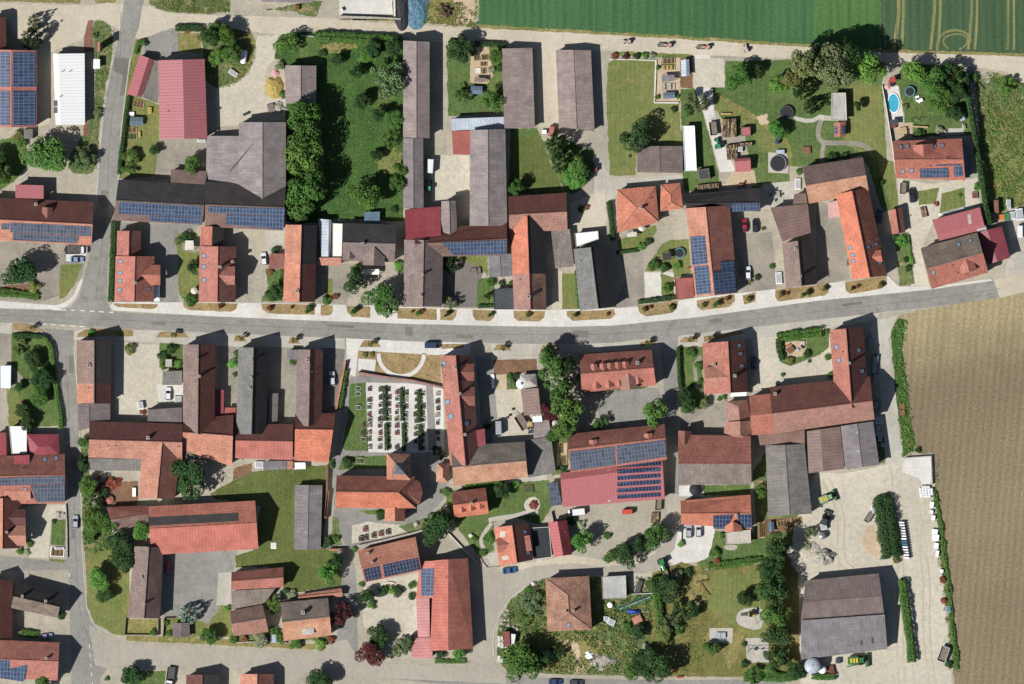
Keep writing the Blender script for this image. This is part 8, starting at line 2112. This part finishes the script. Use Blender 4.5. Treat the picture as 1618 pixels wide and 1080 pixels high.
crate('crate', 'white box at the lower side of the shrub belt', 'box', 376,318,1.2,1.3,.9, 'white', rz=20, lid='plastic_grey')
tank('white round tank at the lower picture edge', 40,1002,1.25,2.4, 'white', 'white', 'liquid_tank')
crate('barrel', 'blue barrel crate beside the white round tank', 'barrel', 128,952,1.5,1.6,1.2, 'blue_paint', lid='steel_dark')
crate('machine', 'dark farm implement beside the white round tank', 'implement', 90,1005,2.0,3.0,1.0, 'steel_dark', rz=15, lid='rust')
vehicle('trailer', 'silver trailer at the foot of the white round tank', 5,985,80,(200,204,210), s=1.0)
crate('crate', 'upper white bin on the hall wall in shade', 'box', 394,700,.9,1.0,1.0, 'white', lid='plastic_grey')
crate('crate', 'lower white bin on the hall wall in shade', 'box', 404,722,.9,1.0,1.0, 'white', lid='plastic_grey')
sheet(960,775,3.542)
tank('pale blue silo with a ribbed cone roof', 1146,980, L(44),5.0, 'metal_pale', 'metal_pale', 'silo', 'silo')
vehicle('estate', 'silver car parked at the driveway wall', 456,226,88,(176,184,196), s=1.02)
vehicle('estate', 'grey-white car beside the silver one on the driveway', 510,222,90,(214,216,220), s=1.02)
vehicle('tractor', 'green tractor with yellow hitch at the lane bend', 308,415,-70,(56,130,78), s=1.15)
vehicle('trailer', 'yellow-trimmed trailer hitched to the lane-bend tractor', 326,462,110,(222,200,80), s=.7)
crate('crate', 'pale blue box in the shade of the lane-bend trees', 'box', 172,280,1.3,1.2,1.0, 'metal_pale', lid='rim_blue')
o = vehicle('box_trailer', 'round red and orange cart on the farm court', 110,118,0,(214,84,62), cat='cart', name='cart', s=.85)
vehicle('trailer', 'wooden trailer at the corner of the crimson hall', 284,78,88,(170,130,80), s=.95)
woodpile('stack of logs and boulders at the farm court edge', [(245,122),(290,122),(286,180),(240,182)],.9)
m = MB(); a = W(143,676)
m.mound((a[0], a[1],0), L(52), L(18),1.4, 'blue_tarp', 18,6,.25,3, R(-2)); bake('tarpaulin', m, 'bright blue tarpaulin over a stack on the overgrown plot', 'tarpaulin')
for i in range(4):
	m = MB(); a, b = W(40 + i * 9,660 + i * 3), W(228 + i * 6,580 + i * 7)
	m.tube((a[0], a[1],.3 + .1 * (i % 2)),(b[0], b[1],.35 + .1 * (i % 2)),.22,('green_paint', 'steel_dark', 'plastic_grey', 'green_paint')[i],8)
	bake('pipe', m, ('green pipe nearest the grey garage', 'dark pipe of the slanting bundle', 'grey pipe of the slanting bundle', 'outermost green pipe above the blue tarpaulin')[i], 'pipe', 'slanting pipes on the overgrown plot')
crate('cover_roof', 'orange-red board roof over a stack by the blue tarpaulin', 'stack', 166,722,3.2,2.6,1.2, 'wood', rz=25, lid='tile_orange')
crate('skip', 'dark metal skip on the gravel corner by the garage', 'skip', 176,535,1.6,4.0,1.1, 'steel_dark', rz=-18, lid='stone_dark')
crate('crate', 'white box left on the overgrown plot', 'box', 20,735,2.4,1.8,1.0, 'white', rz=-25, lid='plastic_grey')
tank('white round water butt by the old house', 14,640,.9,1.2, 'white', 'white', 'water_butt', 'water butt')
run('garden_wall', 'pale wall between flowering garden and meadow', 'wall', [(548,440),(700,422),(870,404)],.4,1.0, 'stone')
run('garden_fence', 'white fence round the gravel corner by the garage', 'fence', [(112,580),(252,574),(254,492)],.12,1.2, 'white')
run('driveway_wall', 'low cream wall at the driveway of the two cars', 'wall', [(412,200),(410,280)],.35,.7, 'stone_white')
for i in range(2):
	bed(('framed bed left of the mini glasshouse', 'earth bed in the vegetable plot beside the mottled barn')[i],([(845,175),(882,172),(884,262),(848,266)],[(945,170),(1000,160),(1004,195),(950,205)])[i], rows=3, frame='wood_pale')
bed('last earth bed at the gravel yard end of the vegetable plot', [(1020,155),(1085,145),(1088,180),(1024,190)], rows=3)
greenhouse('mini glasshouse in the vegetable plot', [(900,175),(930,173),(934,228),(904,230)],1.9)
# playground
o, x, y = root_at('climbing_tower', 806,690, 'dark climbing tower with a yellow deck on the gravel pad', 'play tower')
for a in (-1,1):
	for b in (-1,1):
		m = MB(); m.box((x + a * .9, y + b * .7,1.5),(.16,.16,3.0), 'wood'); m.build('post', o)
m = MB(); m.box((x, y, 1.6),(2.0,1.6,.12), 'yellow'); m.build('deck', o)
m = MB(); m.box((x - .2, y, 2.9),(1.2,1.8,.1), 'black_net', 0, R(25)); m.build('roof', o)
m = MB(); m.box((x - 2.2, y - .2,.95),(2.8,.8,.08), 'steel_dark', 0, R(-28)); m.build('slide', o)
m = MB(); m.tube((x + .9, y - .7,2.2),(x + 1.9, y - 2.6,2.2),.07, 'wood'); m.tube((x + 1.9, y - 2.6,2.2),(x + 1.5, y - 3.2,0),.06, 'wood'); m.build('climbing_beam', o)
o, x, y = root_at('swing_set', 845,885, 'double swing frame on the lower gravel pad', 'swing')
m = MB(); m.tube((x - 3.2, y, 2.4),(x + 3.2, y + .2,2.4),.08, 'steel_dark'); m.build('crossbar', o)
for s in (-1,1):
	for t in (-1,1):
		m = MB(); m.tube((x + s * 3.4, y + t * 1.2,0),(x + s * 3.1, y + .05,2.4),.08, 'wood'); m.build('leg', o)
for s in (-.9,1.2):
	m = MB(); m.lathe((x + s, y, .5),((.55 if s < 0 else .3,0),(.55 if s < 0 else .3,.06)), 'steel_dark', 14)
	for q in (-.3,.3): m.tube((x + s + q, y, .5),(x + s + q * .7, y, 2.4),.02, 'steel')
	m.build('seat', o)
o, x, y = root_at('table_tennis_table', 632,810, 'pale blue table tennis table on its concrete pad', 'table')
m = MB(); m.box((x, y, .76),(3.2,1.9,.08), 'metal_pale', 0); m.build('tabletop', o)
m = MB(); m.box((x, y, .88),(.05,2.0,.16), 'steel_dark'); m.build('net', o)
for s in (-1,1):
	m = MB(); m.box((x + s * 1.1, y, .36),(.18,1.3,.72), 'stone'); m.build('leg', o)
o, x, y = root_at('balance_trail', 540,545, 'zigzag of wooden climbing beams on the meadow', 'climbing beams')
pts = [(504,512),(560,500),(520,520),(545,560),(568,584)]
for a, b in zip(pts, pts[1:]):
	A, B = W(*a), W(*b)
	m = MB(); m.tube(A + (.7,), B + (.7,),.13, 'wood'); m.build('beam', o)
for a in pts:
	A = W(*a); m = MB(); m.tube(A + (0,), A + (.9,),.12, 'wood'); m.build('post', o)
bench('red bench at the lower meadow edge', 404,1044,2.0,3, 'red_paint')
bench('second red bench under the meadow tree', 372,1000,2.0,5, 'red_paint')
sheet(0,775,3.542)
vehicle('car', 'red car in the deep shade of the brown-purple house', 942,430,90,(190,50,70))
vehicle('estate', 'silver car driving on the lower left street', 422,175,88,(186,192,202))
vehicle('car', 'silver-blue car parked at the cobbled yard hedge', 258,815,8,(150,164,186))
vehicle('pickup', 'white flatbed truck on the drive below the bottom street', 952,1042,-98, WHT, s=1.15)
run('kerb_wall', 'low pale wall along the small lawn by the lower left street', 'wall', [(368,75),(374,200),(376,375)],.3,.8, 'stone')
run('garden_fence', 'grey wooden fence round the dry front garden', 'fence', [(705,715),(698,805),(885,808),(885,720)],.12,1.1, 'wood_grey')
run('garden_fence', 'brown fence round the plot of the small grey shed', 'fence', [(975,712),(920,712),(912,818)],.12,1.1, 'wood')
bed('tiny white-framed plot at the lower left crossing', [(285,312),(362,318),(358,370),(280,366)], rows=3, frame='white', mat='soil')
crate('play_board', 'small white board at the tiny framed plot', 'board', 332,322,3.0,.8,.6, 'white', lid='plastic_grey')
heap('stone_heap', 'pale rockery at the head of the small lawn', 'rockery', 335,135,34,26,.6, 'stone', seed=21, rough=.9)
sheet(320,775,3.542)
crate('gate_box', 'pale grey gate in the bottom street wall', 'gate', 396,828,2.0,2.6,1.4, 'plastic_grey', lid='metal_pale')
crate('slab', 'white concrete slab step beside the coral barn', 'slab', 398,308,1.7,1.9,.25, 'white', lid='stone_white')
run('garden_wall', 'pale curved wall of the half-round bed', 'wall', [(975,580),(985,545),(1010,520),(1045,512),(1075,518)],.35,.6, 'stone_white', soft=2)
run('boundary_wall', 'brick gate wall at the end of the church lane', 'wall', [(708,330),(750,330),(785,328)],.5,1.8, 'brick', 'tile_orange')
run('boundary_wall', 'tile-topped wall along the lower church lane', 'wall', [(705,0),(695,80),(688,155)],.5,1.8, 'plaster', 'tile_rust')
run('churchyard_wall', 'grey lower churchyard wall above the orange panel house', 'wall', [(868,312),(1000,282),(1169,240),(1230,222)],.5,1.3, 'stone', 'stone')
run('street_wall', 'pale wall along the bottom street gardens', 'wall', [(190,850),(300,846),(470,850)],.35,1.0, 'stone')
sheet(640,775,3.542)
vehicle('van', 'white van backed up to the crimson hall', 960,120,-174, WHT, s=1.08)
vehicle('car', 'blue car parked on the curving lane', 585,446,7,(58,104,160), s=1.06)
vehicle('car', 'dark blue car at the lower picture edge', 842,1070,0,(54,70,120))
vehicle('estate', 'grey-black car behind the dark blue one at the picture edge', 960,1076,0,(74,76,82))
vehicle('box_trailer', 'brown-topped box trailer on the grass of the overgrown plot', 570,826,92,(150,86,84), cat='trailer', s=1.15)
vehicle('box_trailer', 'white box trailer leaning beside the brown-topped one', 602,832,80, WHT, cat='trailer', s=.9)
for i, (x, y) in enumerate(((578,668),(558,690),(572,694),(545,722),(562,722),(578,722),(546,742),(560,744),(582,752),(538,774),(612,768),(628,770),(566,705))):
	boulder('pale boulder on the grass edge of the overgrown plot', x, y, random.uniform(.55,1.05), 'pale boulders on the overgrown plot')
for i, (x, y) in enumerate(((526,830),(540,832),(528,858),(542,864),(526,940),(540,945),(556,944),(566,890))):
	crate('slab_stack', 'pale stone slab on the kerb grass by the trailers', 'slab', x, y, 1.1,2.0,.4, 'stone', rz=random.uniform(-10,10), group='stone slabs by the trailers', lid='stone_white')
boulder('big cream boulder at the plot corner', 720,525,1.4, None, 'stone_white')
boulder('second cream boulder at the plot corner', 736,545,1.2, None, 'pink_sheet')
boulder('pale boulder in the gravel by the church lane', 65,185,1.0, None)
heap('bush_ring', 'brown planted ring at the middle of the round gravel', 'planter', 724,78,26,24,.7, 'flowers_red', seed=31, rough=.8)
heap('rubble_heap', 'white tarpaulin heap at the path of the old house', 'heap', 1030,920,26,22,.8, 'white', seed=32, rough=.35)
heap('rubble_heap', 'broad white stone heap at the plot edge', 'rubble heap', 1112,952,70,48,.8, 'rubble_grey', seed=33, rough=.4)
crate('crate', 'white box in the garden of the old house', 'box', 1128,718,1.9,1.5,.9, 'white', rz=-8, lid='plastic_grey')
crate('play_ring', 'stone bird bath in the ring path garden', 'bird bath', 366,252,1.2,1.2,.8, 'stone', rz=45, lid='stone_white')
run('garden_fence', 'brown slatted fence beside the carport', 'fence', [(820,118),(832,170),(882,160)],.12,1.2, 'wood')
run('garden_wall', 'pale wall on the inner side of the church lane garden', 'wall', [(245,240),(330,330),(400,400)],.3,.9, 'stone_white')
run('garden_wall', 'kerb wall of the path garden at the lane', 'wall', [(408,350),(432,400),(460,432),(525,425)],.3,.5, 'stone')
# churchyard graves
sheet(320,510)
rows = (('row nearest the grass strip', 1037,(410,478,520,567,600,635,680,720,770)),('second row, left of the first hedge', 1103,(412,462,510,553,597,637,682,722,770)),('row right of the first hedge', 1156,(412,462,505,550,595,637,680,725,768)),
		('row left of the second hedge', 1207,(430,470,515,555,597,638,682,770)),('row right of the second hedge', 1262,(435,477,520,568,597,640,685,725)),('row left of the third hedge', 1326,(435,475,520,567,607,650,690,735)),('row right of the third hedge', 1367,(440,518,560,600,645,690,730,775)),('row along the red farmhouse', 1461,(440,487,530,573,620,680,718)),('pair column on the grass edge', 998,(635,682,722)))
rg = random.Random(9)
mats = (('dark earth', 'grave_soil'),('green', 'planting'),('reddish', 'flowers_red'),('pale', 'flowers_pale'),('dark earth', 'grave_soil'),('dark earth', 'grave_soil'),('green', 'planting'),('dark earth', 'grave_soil'))
for rn, X, ys in rows:
	for yv in ys:
		nm, mt = rg.choice(mats)
		grave(f'stone-edged grave with {nm} planting in the {rn}', X + rg.uniform(-3,3), yv, rg.uniform(1.2,1.6), rg.uniform(1.2,1.5), mt, 'graves in the churchyard', rg.choice(STONE_VARIANTS))
for lb, x, y in (('upper lone grave on the churchyard grass', 965,405),('second lone grave on the churchyard grass', 965,440),('third lone grave on the churchyard grass', 968,525)):
	grave(lb, x, y, 1.7,1.3, 'planting', 'lone graves on the grass', 'plastic_grey')
grave('wide family grave on the lawn below the asphalt path', 978,855,2.8,1.7, 'planting', None, 'stone')
for lb, pts in (('first clipped hedge between the grave rows, upper half', [(1129,395),(1132,608)]),('first clipped hedge between the grave rows, lower half', [(1138,622),(1142,790)]),('second clipped hedge between the grave rows, upper half', [(1234,402),(1240,608)]),('second clipped hedge between the grave rows, lower half', [(1246,622),(1250,795)]),('third clipped hedge between the grave rows, upper half', [(1342,415),(1346,618)]),('third clipped hedge between the grave rows, lower half', [(1350,630),(1354,790)])):
	hedge(lb, pts, 1.3,1.2, 'd', leaf=.18, dens=12, seed=len(lb), uneven=.06)
sheet(320,775,3.542)
for lb, x, y in (('lone grave above the lower churchyard row', 912,215),('left grave of the lower churchyard row', 960,250),('middle grave of the lower churchyard row', 1000,240),('right grave of the lower churchyard row', 1040,230),('grave at the wall below the church porch', 888,268),('second grave at the wall below the church porch', 915,262)):
	grave(lb, x, y, 1.7,1.6, rg.choice(mats)[1], 'graves below the church', 'stone_dark')
# silage clamp at the upper lane
sheet(320,0)
run('clamp_wall', 'concrete wall round the white silage slab', 'wall', [(852,100),(1040,106),(1230,116)],.5,1.6, 'stone')
run('clamp_wall', 'concrete end wall between white slab and black cover', 'wall', [(1188,-60),(1192,100)],.6,1.4, 'stone_white')
m = MB(); a = W(1238,20); m.mound((a[0], a[1],0),3.4,9.0,1.5, 'black_net', 22,7,.2,3); bake('silage_cover', m, 'black silage cover strewn with tyres', 'silage cover')
m = MB(); a = W(1322,10); m.mound((a[0], a[1],0),4.4,9.0,1.4, 'teal_tarp', 22,7,.2,5); bake('silage_cover', m, 'blue silage cover beside the black one', 'silage cover')
tw, _ = wheel_mesh(.42,.24)
for i in range(26):
	x, y = random.uniform(1212,1262), random.uniform(-4,104)
	o = link('tyre', tw, None, W(x, y) + (1.25 - abs(x - 1238) * .03,)); o.rotation_euler = (R(90),0, random.random())
	tag(o, 'old tyre weighing down the black silage cover', 'tyre', 'tyres on the black silage cover')
heap('brushwood_heap', 'brown brushwood heap beside the blue silage cover', 'brushwood', 1512,70,48,44,1.6, 'bark', seed=17, rough=.7)
crate('crate', 'round pale bale stub at the corner of the white silage slab', 'bale', 860,62,1.2,1.2,1.2, 'stone_white', rz=30)
Bld('shed', 'grey sheet roof cut off by the upper picture edge', [(366,-80),(700,-80),(680,16),(364,10)], 'ew', 3.2,4, 'sheet_grey')
run('garden_fence', 'pale garden fence between orchard gate and lane', 'fence', [(610,220),(690,224)],.12,1.2, 'white')
crate('crate', 'dark post box on the rough grass at the lane', 'box', 590,44,1.2,1.6,1.0, 'wood', lid='rust')
for lb, x, y in (('manhole cover in the lower left street', 111,668),('manhole cover at the lower street crossing', 119,868),('manhole cover at the bottom street corner', 151,1024),('manhole cover before the churchyard square', 590,522),('manhole cover before the orange solar barn', 1150,508),('manhole cover in the side street', 178,260),('manhole cover in the curving lane', 790,915)):
	m = MB(); a = W(x, y); m.lathe((a[0], a[1],.02),((.42,0),(.42,.05),(.36,.06)), 'steel_dark', 16); m.lathe((a[0], a[1],.08),((.3,0),(.28,.015)), 'stone_dark', 16); bake('manhole_cover', m, lb, 'manhole cover')
